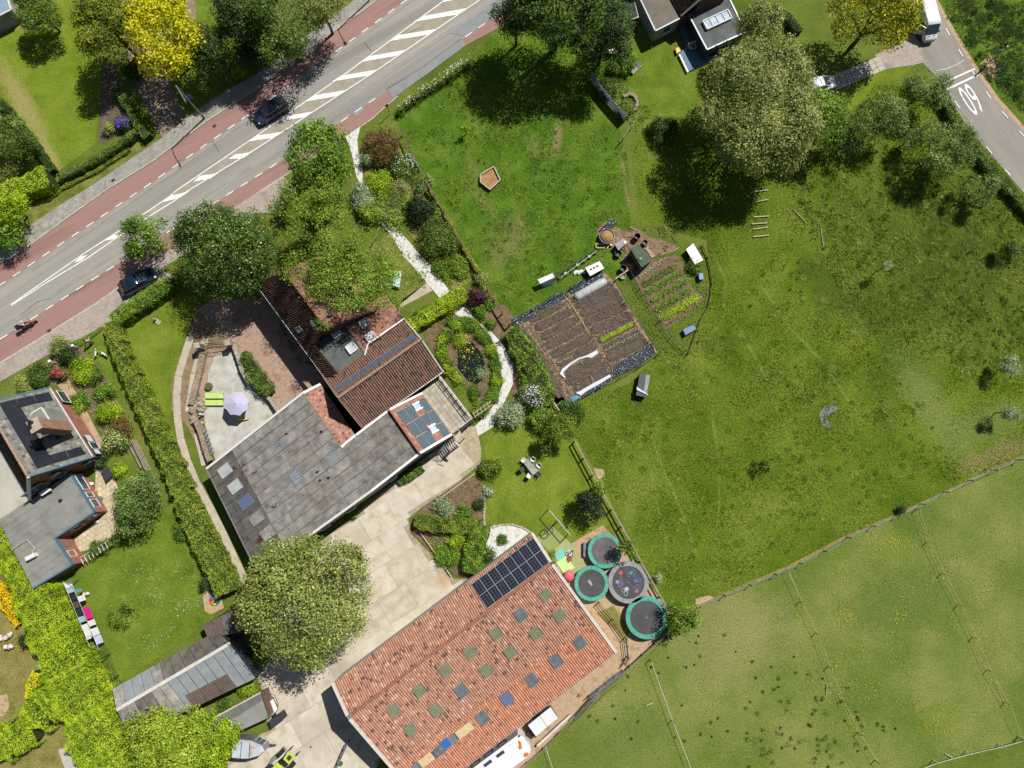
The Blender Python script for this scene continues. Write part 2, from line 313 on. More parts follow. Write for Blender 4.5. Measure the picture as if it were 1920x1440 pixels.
def tufts(name, px, dens, h, w, mat, seed=1, label=None, excl=(), group=None, kind='stuff', parent=None, thin=()):
    """grass blades over a pixel polygon"""
    rng = np.random.default_rng(seed); poly = PP(px); xs = [p.x for p in poly]; ys = [p.y for p in poly]
    n = int((max(xs) - min(xs)) * (max(ys) - min(ys)) * dens); x = rng.uniform(min(xs), max(xs), n); y = rng.uniform(min(ys), max(ys), n)
    ok = inpoly(x, y, poly)
    for e in excl: ok &= ~inpoly(x, y, PP(e))
    for (u_, v_, a_, b_, an_) in thin:
        q_ = P(u_, v_); dx, dy = x - q_.x, y - q_.y; ca, sa = cos(R(an_)), sin(R(an_)); e_ = np.sqrt(((dx * ca + dy * sa) / (a_ / 17)) ** 2 + ((-dx * sa + dy * ca) / (b_ / 17)) ** 2); ok &= rng.uniform(.05, 1.1, len(x)) < e_
    x = x[ok]; y = y[ok]; n = len(x); a = rng.uniform(0, 2 * pi, n); d = rng.uniform(0, 2 * pi, n)
    pat = .6 + .4 * np.sin(x * .55 + np.sin(y * .4) * 1.7) * np.sin(y * .63 + np.sin(x * .31) * 2)
    hh = h * rng.uniform(.4, 1.2, n) * pat; ww = w * rng.uniform(.5, 1.2, n)
    z0 = np.full(n, .0); b = np.stack([x, y, z0], 1); c = np.stack([np.cos(a) * ww / 2, np.sin(a) * ww / 2, 0 * a], 1)
    ln = hh * rng.uniform(.25, 1.1, n); tip = b + np.stack([np.cos(d) * ln, np.sin(d) * ln, hh], 1)
    V = np.stack([b - c, b + c, tip], 1).reshape(-1, 3)
    return npobj(name, V, 3, rng.uniform(0, 1, n), mat, parent, label=label, kind=kind, group=group)
# ---------------- roofs ----------------
def tiles(name, A, B, C, D, mat, parent, pw=.24, pl=.34, amp=.06, step=.045, kind='stuff', lab=None):
    """pantiles over quad: AB eave, DC ridge (3D points)"""
    A, B, C, D = map(Vector, (A, B, C, D)); nu = max(2, round(((B - A).length + (C - D).length) / 2 / pw)); nv = max(2, round(((D - A).length + (C - B).length) / 2 / pl))
    nn = (B - A).cross(D - A).normalized()
    if nn.length < .1: nn = (C - D).cross(D - A).normalized()
    if nn.z < 0: nn = -nn
    A, B, C, D, nn = [np.array(q) for q in (A, B, C, D, nn)]
    prof = [(0, -.6), (.25, .1), (.5, 1), (.75, .1), (1, -.6)]; iu, iv = np.meshgrid(np.arange(nu), np.arange(nv), indexing='ij'); iu = iu.ravel(); iv = iv.ravel(); Q = []
    rng = np.random.default_rng(nu * 31 + nv); j = rng.normal(0, .006, len(iu))
    def pt(du, dv, h):
        u = (iu + du) / nu; v = (iv + dv) / nv; a = A + (B - A) * u[:, None]; d = D + (C - D) * u[:, None]
        return a + (d - a) * v[:, None] + nn * (h + j)[:, None]
    for (u0, h0), (u1, h1) in zip(prof[:-1], prof[1:]):
        Q.append(np.stack([pt(u0, -.08, h0 * amp + step), pt(u1, -.08, h1 * amp + step), pt(u1, 1, h1 * amp), pt(u0, 1, h0 * amp)], 1))
        Q.append(np.stack([pt(u0, -.08, h0 * amp - .02), pt(u1, -.08, h1 * amp - .02), pt(u1, -.08, h1 * amp + step), pt(u0, -.08, h0 * amp + step)], 1))
    V = np.stack(Q, 1).reshape(-1, 3); rv = np.repeat(rng.uniform(0, 1, len(iu)), len(Q))
    return npobj(name, V, 4, rv, mat, parent, kind=kind, label=lab)
def corr(A, B, C, D, n, amp=.03, seg=4, th=0):
    """one corrugated sheet: ribs run from AB to DC, n ribs across"""
    A, B, C, D = map(Vector, (A, B, C, D)); nn = (B - A).cross(D - A).normalized(); nn = nn if nn.z > 0 else -nn; mb = MB(); k = n * seg
    vs = []
    for i in range(k + 1):
        u = i / k; h = nn * (amp * cos(2 * pi * i / seg)); vs += [lerp(A, B, u) + h, lerp(D, C, u) + h]
    mb.add(vs, [(2 * i, 2 * i + 2, 2 * i + 3, 2 * i + 1) for i in range(k)], rnd.random()); return mb
def sheets(A, B, C, D, nu, nv, mats, parent, ribs=5, amp=.03, name='roof_sheet', lap=.04, up=.0, skip=()):
    """corrugated sheets, each an object: AB eave, DC ridge, ribs run up the slope"""
    A, B, C, D = map(Vector, (A, B, C, D)); nn = (B - A).cross(D - A).normalized(); nn = nn if nn.z > 0 else -nn
    for j in range(nv):
        for i in range(nu):
            if (i, j) in skip: continue
            u0, u1, v0, v1 = i / nu, (i + 1) / nu - .006, j / nv - .012, (j + 1) / nv; l0 = nn * (up + lap); l1 = nn * up
            mb = corr(bil(A, B, C, D, u0, v0) + l0, bil(A, B, C, D, u1, v0) + l0, bil(A, B, C, D, u1, v1) + l1, bil(A, B, C, D, u0, v1) + l1, ribs, amp)
            obj(name, mb, rnd.choice(mats), parent)
def panel(A, B, C, D, mat, parent, frame, name='solar_panel', up=.1, th=.05, rim=.035):
    """flat glazed panel lying on a slope, with a frame sub-part"""
    A, B, C, D = map(Vector, (A, B, C, D)); nn = (B - A).cross(D - A).normalized()
    if nn.z < 0: nn = -nn
    g = MB(); g.quad(*[p + nn * (up + .006) for p in (A, B, C, D)]); o = obj(name, g, mat, parent, uv=True)
    f = MB(); L = [A, B, C, D]; c = (A + B + C + D) / 4
    for i in range(4):
        a, b = L[i], L[(i + 1) % 4]; f.beam(a + nn * (up - th / 2 + .012), b + nn * (up - th / 2 + .012), rim, th)
    obj('frame', f, frame, o); return o
def panels(A, B, C, D, nu, nv, mat, parent, frame, gap=.03, **k):
    A, B, C, D = map(Vector, (A, B, C, D))
    for j in range(nv):
        for i in range(nu):
            u0, u1, v0, v1 = (i + gap) / nu, (i + 1 - gap) / nu, (j + gap * .8) / nv, (j + 1 - gap * .8) / nv
            panel(bil(A, B, C, D, u0, v0), bil(A, B, C, D, u1, v0), bil(A, B, C, D, u1, v1), bil(A, B, C, D, u0, v1), mat, parent, frame, **k)
def pcell(cu, cv, du, dv, su, sv, z=0):
    pass
def onplane(u, v, pl):
    """3D point at pixel (u,v) on the plane through three 3D points"""
    a, b, c = pl; n = (b - a).cross(c - a); o = Vector((0, 0, H)); d = P(u, v, 0) - o; t = (a - o).dot(n) / d.dot(n); return o + d * t
def walls(name, pts, mat, parent, inset=0.0, z0=0.0):
    """wall skirt below roof-edge points (3D, closed loop), plumb down to z0, set in by inset towards the centre"""
    c = sum(pts, Vector()) / len(pts); q = [Vector((c.x + (p.x - c.x) * (1 - inset), c.y + (p.y - c.y) * (1 - inset), p.z - .12)) for p in pts]; mb = MB()
    for i in range(len(q)):
        a, b = q[i], q[(i + 1) % len(q)]; mb.quad((a.x, a.y, z0), (b.x, b.y, z0), b, a)
    return obj(name, mb, mat, parent)
def text(name, s, mat, parent, loc, rz, w, h, z=0.01, ext=0.0, label=None, cat=None, kind=None):
    cu = bpy.data.curves.new(name, 'FONT'); cu.body = s; cu.align_x = 'CENTER'; cu.align_y = 'CENTER'; cu.extrude = ext; cu.resolution_u = 3
    t = bpy.data.objects.new(name, cu); COL.objects.link(t); bpy.context.view_layer.update()
    me = bpy.data.meshes.new_from_object(t.evaluated_get(bpy.context.evaluated_depsgraph_get())); bpy.data.objects.remove(t)
    a = np.zeros(len(me.vertices) * 3); me.vertices.foreach_get('co', a); a = a.reshape(-1, 3); s0 = a.max(0) - a.min(0); c0 = (a.max(0) + a.min(0)) / 2
    a = (a - c0) * np.array([w / s0[0], h / s0[1], 1]); me.vertices.foreach_set('co', a.ravel()); me.materials.clear(); me.materials.append(mat); me.name = name
    o = bpy.data.objects.new(name, me); link(o, parent); o.location = Vector(loc) - off(parent); o.rotation_euler = (0, 0, rz) if not hasattr(rz, '__len__') else rz
    return tag(o, label, cat, None, kind)
def skin(name, vs, es, rs, mat, parent, sub=1, **tg):
    me = bpy.data.meshes.new(name); me.from_pydata(vs, es, []); o = bpy.data.objects.new(name, me); COL.objects.link(o)
    o.modifiers.new('k', 'SKIN')
    for i, r_ in enumerate(rs): me.skin_vertices[0].data[i].radius = (r_, r_) if not hasattr(r_, '__len__') else r_
    me.skin_vertices[0].data[0].use_root = True
    md = o.modifiers.new('s', 'SUBSURF'); md.levels = md.render_levels = sub
    bpy.context.view_layer.update(); m2 = bpy.data.meshes.new_from_object(o.evaluated_get(bpy.context.evaluated_depsgraph_get())); bpy.data.objects.remove(o)
    m2.materials.clear(); m2.materials.append(mat); m2.polygons.foreach_set('use_smooth', [True] * len(m2.polygons)); m2.name = name
    n = bpy.data.objects.new(name, m2); link(n, parent); return tag(n, **tg)
def pv(u, v, z, ax, ay):
    """world vector of a pixel direction at that place"""
    return P(u + ax, v + ay, z) - P(u, v, z)
# ---------------- material library ----------------
BARK = M('bark', [S(70, 58, 45), S(105, 92, 75)], scale=6, bump=.5, bscale=30)
COREM = M('hedge_core', [S(40, 45, 20), S(60, 62, 30)], scale=8, rough=1, fine=.4)
ASPH = M('asphalt', [S(134, 130, 121), S(154, 150, 141), S(174, 168, 155)], scale=.3, rough=.9, fine=.07, fscale=25, rot=R(34.5), stretch=(.06, 1.5, 1), bump=.15, bscale=40, bdist=.02)
ASPH2 = M('asphalt_patch', [S(136, 138, 137), S(152, 154, 152)], scale=.8, rough=.9, fine=.06, fscale=25)
ASPH3 = M('side_road_asphalt', [S(140, 134, 124), S(163, 157, 146)], scale=.4, rough=.9, fine=.08, fscale=25, rot=R(-59), stretch=(.2, 1.4, 1))
REDA = M('red_asphalt', [S(146, 112, 102), S(166, 130, 120), S(155, 120, 110)], scale=.35, rough=.9, fine=.06, fscale=22, rot=R(34), stretch=(.15, 1.6, 1))
HATCHA = M('median_asphalt', [S(158, 148, 130), S(176, 167, 149)], scale=.9, rough=.9, fine=.09, fscale=22)
PAINT = M('road_paint', [S(176, 172, 162), S(240, 239, 232), S(252, 251, 246)], scale=3.2, rough=.7, fine=.1, stops=[.3, .43, .8])
PAVE = M('footpath_tiles', [S(150, 146, 136), S(176, 172, 161)], scale=.7, rough=.9, fine=.1, brick=(.3, .3, R(-34), .8))
KERB = M('kerb_concrete', [S(178, 172, 158), S(205, 199, 186)], scale=2, rough=.9)
BRICKP = M('brick_paving', [S(160, 144, 132), S(184, 170, 158), S(172, 160, 150)], scale=.5, rough=.92, fine=.16, brick=(.21, .1, R(-34), .72))
BRICKC = M('courtyard_brick_paving', [S(150, 122, 102), S(184, 155, 132), S(170, 150, 132)], scale=.6, rough=.92, fine=.2, brick=(.21, .1, R(-20), .72))
GRAVELW = M('white_gravel', [S(188, 184, 174), S(228, 225, 216), S(238, 236, 230)], scale=3, rough=.95, fine=.22, fscale=18, bump=.8, bscale=25)
YS = [(838, 1078, 34, 16, 40, S(196, 160, 118), .7), (690, 1000, 40, 30, 0, S(178, 166, 146), .5), (600, 1370, 60, 30, 30, S(180, 168, 148), .5)]
YS += [(720, 1120, 90, 6, 40, S(176, 166, 148), .5), (735, 1140, 90, 6, 40, S(176, 166, 148), .5), (560, 1380, 8, 70, 10, S(186, 176, 158), .5), (700, 930, 70, 10, 35, S(184, 172, 150), .45), (620, 1260, 60, 20, 20, S(170, 158, 138), .6), (770, 1040, 30, 20, 0, S(188, 174, 150), .4)]
CONC = M('yard_concrete', [S(192, 180, 158), S(210, 199, 179), S(222, 213, 196)], scale=.55, rough=.9, fine=.09, fscale=9, spots=YS)
CONC2 = M('yard_concrete_darker', [S(180, 168, 146), S(205, 193, 171), S(218, 207, 187)], scale=.7, rough=.9, fine=.1, fscale=9, spots=YS)
CONC3 = M('yard_concrete_stained', [S(188, 176, 152), S(212, 201, 180), S(222, 213, 195)], scale=.8, rough=.9, fine=.08, fscale=12)
CONCJ = M('concrete_joint', [S(150, 138, 116), S(186, 172, 148)], scale=1.2, rough=.95)
CONCG = M('grey_patio_concrete', [S(170, 166, 152), S(192, 189, 176), S(208, 205, 194)], scale=.9, rough=.9, fine=.06, fscale=10)
COBBLE = M('round_cobbles', [S(176, 158, 128), S(205, 188, 158)], scale=1.5, rough=.9, fine=.25, brick=(.13, .11, R(50), .7))
TRACKC = M('track_concrete', [S(178, 166, 146), S(206, 194, 172)], scale=.9, rough=.9, fine=.1)
TRACKD = M('track_middle_gravel', [S(128, 108, 80), S(160, 140, 108)], scale=1.6, rough=.95, fine=.35)
DEB = M('shaded_debris_earth', [S(92, 76, 60), S(150, 124, 98), S(128, 104, 80)], scale=1.6, rough=.97, fine=.5, fscale=8, bump=1, bscale=9)  # littered earth, its colour darkened for the shade lying there
EARTH = M('dry_earth', [S(150, 122, 92), S(196, 168, 134), S(176, 148, 116)], scale=.9, rough=.97, fine=.2, fscale=10)
SOIL = M('tilled_soil', [S(84, 72, 64), S(108, 94, 84), S(96, 82, 72)], scale=1.4, rough=1, fine=.25, fscale=9, bump=1, bscale=12)
STRAW = M('straw_path', [S(122, 102, 84), S(158, 134, 106), S(188, 164, 132)], scale=1.6, rough=1, fine=.35, fscale=11, bump=.7, bscale=20)
BEDM = M('garden_bed_soil', [S(110, 88, 68), S(140, 116, 92)], scale=1.5, rough=1, fine=.35, fscale=9, bump=.8, bscale=16)
# grass families
DR = S(170, 156, 100); BR = S(150, 126, 92); PALE = S(128, 134, 84)
G_LAWN = grassm('lawn_grass', [S(92, 116, 36), S(118, 140, 48), S(142, 156, 72)], .3, .3, [.3, .5, .72])
G_LAWNN = grassm('roadside_lawn_grass', [S(98, 124, 36), S(120, 144, 46), S(140, 158, 66)], .3, .26, [.3, .5, .72], spots=[(40, 190, 22, 110, 33, DR, .8), (95, 295, 14, 60, 30, DR, .8), (25, 45, 30, 10, -30, DR, .6), (150, 10, 14, 20, 0, DR, .5)])
G_LAWN2 = grassm('darker_lawn_grass', [S(84, 112, 34), S(110, 136, 48), S(132, 150, 66)], .35, .3, [.3, .52, .72])  # slightly darker green than the main lawn
TRK_ = []
for tr_ in ([(1205, 790), (1200, 830), (1222, 880), (1232, 950), (1248, 1000), (1250, 1070)], [(1215, 800), (1240, 870), (1262, 920), (1290, 990), (1310, 1050)], [(1335, 770), (1345, 850), (1350, 910), (1345, 990)], [(1340, 480), (1362, 530), (1355, 600), (1300, 670), (1240, 730)], [(1240, 660), (1290, 720), (1330, 770)], [(1545, 460), (1590, 560), (1620, 620)], [(1690, 460), (1740, 540), (1800, 600)], [(1420, 520), (1470, 600), (1560, 700), (1620, 800)], [(1380, 600), (1440, 720), (1480, 830)]):
    for (x0, y0), (x1, y1) in zip(tr_[:-1], tr_[1:]): TRK_.append(((x0 + x1) / 2, (y0 + y1) / 2, math.hypot(x1 - x0, y1 - y0) * .62, 3.2, math.degrees(math.atan2(y0 - y1, x1 - x0)), S(134, 146, 78), .5))
EP = [(1205, 238, 34, 5, 50, BR, .9), (1174, 276, 20, 5, 52, BR, .85), (1168, 312, 24, 4, -75, BR, .7), (1176, 366, 38, 4, -80, BR, .7)]
G_MEAD = grassm('meadow_grass', [S(70, 98, 24), S(92, 120, 32), S(112, 134, 48), S(132, 146, 68)], .11, .52, [.3, .43, .57, .74], spots=EP + TRK_ + [(1745, 760, 40, 130, 30, S(122, 134, 72), .6), (1850, 800, 90, 40, 20, S(122, 134, 72), .5), (1880, 850, 60, 20, 25, BR, .6), (1820, 870, 30, 16, 30, BR, .5), (1600, 560, 120, 50, -35, S(74, 84, 34), .5), (1790, 500, 170, 170, 0, S(78, 88, 36), .7), (1620, 400, 90, 60, 0, S(84, 98, 38), .5)])
G_PADD = grassm('paddock_grass', [S(66, 104, 26), S(90, 126, 38), S(118, 146, 58)], .3, .42, [.3, .5, .72], spots=EP + [(950, 455, 38, 62, -28, S(124, 122, 72), .75), (1044, 262, 10, 50, -10, BR, .8), (1000, 275, 16, 30, 10, S(120, 130, 70), .6), (890, 320, 8, 50, 20, S(130, 124, 80), .4), (905, 380, 50, 5, -50, BR, .5), (985, 430, 40, 4, -60, BR, .5)])
G_PAST = grassm('grazed_pasture_grass', [S(92, 119, 48), S(114, 134, 64), S(134, 146, 82), S(152, 151, 106)], .11, .32, [.3, .46, .6, .75], spots=[(1370, 1190, 120, 90, 10, S(158, 150, 102), .45), (1700, 1130, 120, 60, 20, S(92, 116, 48), .6), (1180, 1380, 90, 50, 20, S(96, 120, 50), .5)])
G_VERGE = grassm('verge_grass', [S(84, 102, 46), S(116, 128, 62), S(148, 148, 88)], .6, .4)
G_BASE = grassm('field_grass', [S(84, 106, 40), S(106, 126, 54), S(126, 138, 70)], .15, .35)
G_DRY = grassm('dry_grass', [S(116, 118, 64), S(144, 140, 86), S(154, 150, 96)], .6, .35, spots=None)
def blade(name, cols): return M(name, YW(cols), scale=.3, rough=.8, attr=True, fine=0, spec=.2, trans=.2, detail=3)
B_MEAD = blade('meadow_blades', [S(78, 112, 28), S(112, 144, 40), S(140, 164, 62), S(172, 182, 98)])
B_PADD = blade('paddock_blades', [S(78, 120, 30), S(112, 150, 46), S(152, 176, 80)])
B_PAST = blade('pasture_blades', [S(102, 130, 56), S(130, 152, 78), S(164, 169, 112)])
B_LAWN = blade('lawn_blades', [S(100, 130, 40), S(128, 154, 56), S(156, 172, 84)])
B_DARK = blade('dark_clump_blades', [S(36, 60, 18), S(60, 88, 30), S(84, 110, 44)])
# leaves
L_MID = leafm('leaf_mid_green', [S(48, 74, 22), S(88, 118, 40), S(140, 162, 78)])
L_BRI = leafm('leaf_bright_green', [S(52, 86, 20), S(98, 136, 34), S(158, 184, 70)])
L_DK = leafm('leaf_dark_green', [S(28, 50, 20), S(56, 84, 34), S(98, 122, 62)])
L_YG = leafm('leaf_yellow_green', [S(86, 102, 42), S(140, 152, 82), S(190, 196, 138)]); L_YLG = leafm('leaf_sunny_green', [S(92, 120, 24), S(146, 166, 50), S(192, 204, 92)]); L_WAL = leafm('leaf_fresh_green', [S(84, 112, 30), S(124, 152, 50), S(168, 188, 88)]); L_ORC = leafm('leaf_grey_green', [S(68, 94, 42), S(112, 138, 70), S(160, 178, 112)])
L_OLV = leafm('leaf_olive', [S(86, 98, 50), S(136, 146, 86), S(186, 192, 132)])
L_LIME = leafm('leaf_lime', [S(90, 124, 16), S(144, 172, 24), S(194, 210, 60)])
L_HEDGE = leafm('leaf_hedge', [S(58, 84, 22), S(112, 136, 40), S(164, 176, 74)])
L_YEL = leafm('leaf_golden', [S(116, 124, 16), S(204, 198, 14), S(248, 240, 34)], tr=.3)
L_RED = leafm('leaf_russet', [S(76, 66, 38), S(112, 92, 52), S(150, 134, 84)])
L_PUR = leafm('leaf_purple', [S(38, 18, 26), S(72, 36, 48), S(104, 62, 72)])
L_GRY = leafm('leaf_silver', [S(98, 118, 90), S(154, 172, 142), S(200, 212, 186)])
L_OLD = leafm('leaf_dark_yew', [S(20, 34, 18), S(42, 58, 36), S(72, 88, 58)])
FW = leafm('blossom_cream', [S(170, 180, 110), S(206, 212, 150), S(232, 234, 190)], gain=1.1); FWH = leafm('blossom_white', [S(215, 220, 215), S(250, 250, 250)])
FY = leafm('blossom_yellow', [S(220, 190, 10), S(250, 225, 40)]); FP = leafm('blossom_violet', [S(70, 50, 140), S(120, 96, 190)])
FR = leafm('blossom_red', [S(190, 40, 70), S(226, 90, 112)]); FL = leafm('blossom_lilac', [S(190, 176, 196), S(226, 216, 226)]); FO = leafm('blossom_orange', [S(236, 172, 0), S(252, 206, 20)])
# built materials
RT = lambda n, c: M(n, c, scale=2.2, rough=.9, attr=True, fine=.14, fscale=12, spec=.1, stops=[.0, .09, .9, 1])
T_BARN = RT('barn_pantile', [S(106, 90, 80), S(174, 128, 106), S(196, 148, 124), S(214, 178, 154)])
T_BARN2 = RT('newer_orange_pantile', [S(146, 106, 84), S(188, 130, 102), S(206, 146, 116), S(218, 166, 138)])
T_DARK = RT('weathered_brown_pantile', [S(64, 52, 46), S(88, 70, 60), S(116, 86, 72), S(158, 100, 78)])
T_MIX = RT('mixed_red_brown_pantile', [S(84, 74, 66), S(122, 100, 88), S(148, 114, 98), S(178, 116, 94)])
T_RED = RT('red_pantile', [S(112, 88, 76), S(166, 122, 104), S(184, 138, 118), S(202, 164, 144)])
T_GREY = RT('grey_slate_tile', [S(84, 84, 80), S(118, 117, 110), S(138, 137, 128), S(160, 158, 148)])
T_BRN_SHADE = RT('brown_and_shaded_tile', [S(40, 34, 30), S(62, 53, 46), S(78, 68, 58), S(92, 82, 70)])
WHITE = flat('white_paint', S(240, 238, 232)); CREAM = flat('cream_wall', S(214, 206, 190), rough=.8)
STONEC = M('pale_verge_board', [S(206, 198, 184), S(228, 222, 210)], scale=2, rough=.8)
BRICKW = M('brick_wall', [S(150, 96, 78), S(176, 122, 100)], scale=1.5, rough=.9, fine=.15)
BRICKD = M('dark_brick_wall', [S(88, 62, 52), S(112, 84, 70)], scale=1.5, rough=.9, fine=.15)
RENDER = M('grey_render', [S(150, 148, 140), S(176, 174, 166)], scale=1, rough=.9)
BITU = M('bitumen_roofing', [S(122, 122, 114), S(142, 142, 134), S(154, 152, 140)], scale=.6, rough=.9, fine=.05, fscale=16)
BITUD = M('dark_bitumen_roofing', [S(78, 82, 82), S(98, 102, 100), S(112, 114, 108)], scale=.7, rough=.85, fine=.06, fscale=16)
BITUB = M('mossy_flat_roofing', [S(112, 104, 92), S(132, 122, 108)], scale=.8, rough=.9, fine=.1, stretch=(1, 1, 1))
CS = [M('asbestos_sheet', [S(112, 110, 104), S(156, 153, 145), S(182, 178, 168)], scale=1.1, rough=.95, fine=.16, fscale=9),
      M('asbestos_sheet_pale', [S(126, 122, 114), S(160, 157, 148), S(186, 182, 171)], scale=1.1, rough=.95, fine=.16, fscale=9),
      M('asbestos_sheet_warm', [S(124, 118, 109), S(154, 148, 138), S(176, 170, 158)], scale=1.3, rough=.95, fine=.16, fscale=9)]
CSD = [M('dark_corrugated_sheet', [S(80, 79, 76), S(104, 102, 98), S(124, 121, 114)], scale=1, rough=.95, fine=.14, fscale=9),
       M('dark_corrugated_sheet_worn', [S(88, 82, 76), S(114, 108, 100), S(132, 126, 116)], scale=1, rough=.95, fine=.16, fscale=9)]
CMETAL = M('grey_metal_sheet', [S(130, 136, 138), S(152, 158, 160)], scale=1, rough=.55, fine=.08, metal=0)
CBRN = M('brown_corrugated_sheet', [S(92, 80, 70), S(118, 104, 92)], scale=1.2, rough=.95, fine=.2)
CCLR = M('translucent_sheet', [S(176, 182, 178), S(208, 212, 206)], scale=1.5, rough=.5, fine=.1)
CBLU = flat('bluish_sheet', S(112, 122, 160)); CGRN = M('green_plastic_sheet', [S(118, 124, 92), S(140, 146, 112)], scale=2, rough=.5)
CBG = M('blue_grey_plastic_sheet', [S(92, 102, 108), S(124, 134, 138)], scale=2, rough=.5); WOODN = M('new_timber', [S(206, 178, 132), S(232, 208, 164)], scale=3, rough=.8)
SOLAR = M('solar_glass', [S(22, 25, 36), S(30, 34, 48)], scale=.6, rough=.45, fine=0, spec=.25, cell=(3, 5, .18, S(78, 84, 98)))
SOLAR2 = M('solar_glass_green_glare', [S(46, 66, 78), S(60, 82, 94)], scale=.6, rough=.7, fine=0, spec=.15, cell=(4, 6, .2, S(126, 144, 148)))  # greenish glass, paler because some glare is put into its colour
SOLARB = M('black_solar_glass', [S(32, 33, 42), S(40, 41, 50)], scale=.6, rough=.25, fine=0, spec=.5)
SOLARB2 = M('narrow_solar_glass', [S(34, 42, 60), S(46, 56, 78)], scale=.6, rough=.4, fine=0, spec=.35, cell=(6, 3, .2, S(150, 160, 172)))
ALUF = flat('panel_frame_metal', S(140, 148, 154), rough=.8)
ALU = flat('aluminium', S(170, 174, 178), rough=.35, metal=.6); GLASS = flat('dark_window_glass', S(60, 78, 88), rough=.08, spec=.8)
GLASSL = M('skylight_glass', [S(140, 164, 184), S(190, 206, 216)], scale=1.2, rough=.5, spec=.3, fine=0); DOME = M('roof_dome_plastic', [S(186, 188, 190), S(222, 224, 226)], scale=1.5, rough=.25, fine=0)
BLUEF = flat('blue_fascia_paint', S(74, 122, 144), rough=.8); DGREY = flat('dark_grey_paint', S(62, 66, 72)); BLACK = flat('black_plastic', S(34, 35, 38), rough=.5)
WOODG = M('weathered_timber', [S(138, 124, 106), S(176, 162, 142)], scale=3, rough=.9, fine=.2); WOODB = M('brown_timber', [S(98, 76, 58), S(132, 106, 84)], scale=3, rough=.9, fine=.2)
WOODP = M('pale_timber', [S(186, 170, 142), S(214, 200, 172)], scale=3, rough=.9, fine=.15)
METAL = flat('galvanised_steel', S(158, 164, 168), rough=.45, metal=.4); GREENP = flat('green_plastic', S(60, 130, 100)); TEAL = M('teal_pad', [S(66, 152, 132), S(96, 178, 156)], scale=1.5, rough=.55, fine=.05)
MATB = M('trampoline_mat', [S(72, 72, 74), S(88, 87, 88)], scale=1, rough=.8, fine=.08, fscale=30); MATG = M('worn_trampoline_mat', [S(92, 88, 90), S(118, 112, 112)], scale=.8, rough=.85, fine=.12)
GREYPAD = M('grey_pad', [S(140, 140, 142), S(162, 162, 162)], scale=1, rough=.6, fine=.05); TYRE = flat('tyre_rubber', S(34, 34, 35), rough=.9); RIM = flat('wheel_rim', S(176, 178, 180), rough=.3, metal=.7)
MORT = M('ridge_mortar', [S(150, 96, 76), S(182, 130, 108)], scale=3, rough=.95, fine=.25); MORTP = M('pale_ridge_mortar', [S(150, 122, 100), S(186, 160, 134)], scale=3, rough=.95, fine=.25)
SKIN = flat('skin', S(200, 150, 122), rough=.6); ORANGE = flat('orange_plastic', S(232, 130, 34)); YELL = flat('lime_paint', S(206, 222, 90)); BLUEP = flat('blue_plastic', S(40, 120, 200))
RED = flat('red_plastic', S(200, 60, 50)); PINK = flat('pink_fabric', S(222, 40, 140)); LBLUE = flat('pale_blue_fabric', S(176, 206, 220)); NAVY = flat('navy_fabric', S(46, 50, 66)); WOOL = M('pale_wool', [S(226, 206, 190), S(244, 232, 222)], scale=8, rough=1, fine=.1)
WFAB = flat('white_fabric', S(238, 238, 240), rough=.9); BRNF = flat('brown_fabric', S(92, 80, 62), rough=.9); LIMEF = flat('lime_fabric', S(204, 232, 120), rough=.9); YELF = flat('pale_yellow_fabric', S(234, 234, 150), rough=.9)
LILAC = flat('lilac_fabric', S(206, 200, 226), rough=.9); CARP1 = flat('black_car_sky_sheen', S(58, 68, 86), rough=.22, spec=.7); CARP2 = flat('navy_car_paint', S(24, 44, 66), rough=.12, spec=.8); CARW = flat('white_vehicle_paint', S(246, 247, 248), rough=.25)  # hatchback's black is lightened: sky reflection put into the base colour
LAMPR = flat('tail_light', S(190, 30, 40), rough=.2); LAMPW = flat('headlight_glass', S(210, 220, 220), rough=.1); TARP = M('dark_weighted_sheeting', [S(16, 22, 26), S(40, 52, 56), S(90, 102, 104), S(225, 228, 225)], scale=5.5, rough=.4, fine=.2, fscale=5, stops=[.3, .54, .6, .64], bump=1, bscale=5, bdist=.2)
TARPB = M('blue_sheeting', [S(30, 120, 170), S(90, 180, 210)], scale=4, rough=.4, bump=1, bscale=5); CLOCHE = M('cloche_film', [S(176, 178, 176), S(214, 216, 214)], scale=1.2, rough=.35, fine=0)
GREENSH = M('green_felt_roof', [S(76, 96, 76), S(96, 116, 92)], scale=1.5, rough=.9, fine=.1); WATER = M('pond_water', [S(22, 24, 22), S(30, 30, 26)], scale=1, rough=.06, spec=.9, fine=0); STONE = M('stone', [S(158, 146, 128), S(196, 186, 168)], scale=3, rough=.9, fine=.2)
HAY = M('hay', [S(150, 112, 72), S(196, 156, 108)], scale=3, rough=1, fine=.4, bump=1, bscale=14); GREENM = flat('green_mesh', S(58, 84, 58), rough=.8); DECKB = M('blue_grey_decking', [S(92, 122, 142), S(116, 146, 164)], scale=1.4, rough=.7, fine=.1, brick=(3, .14, R(-60), .75))

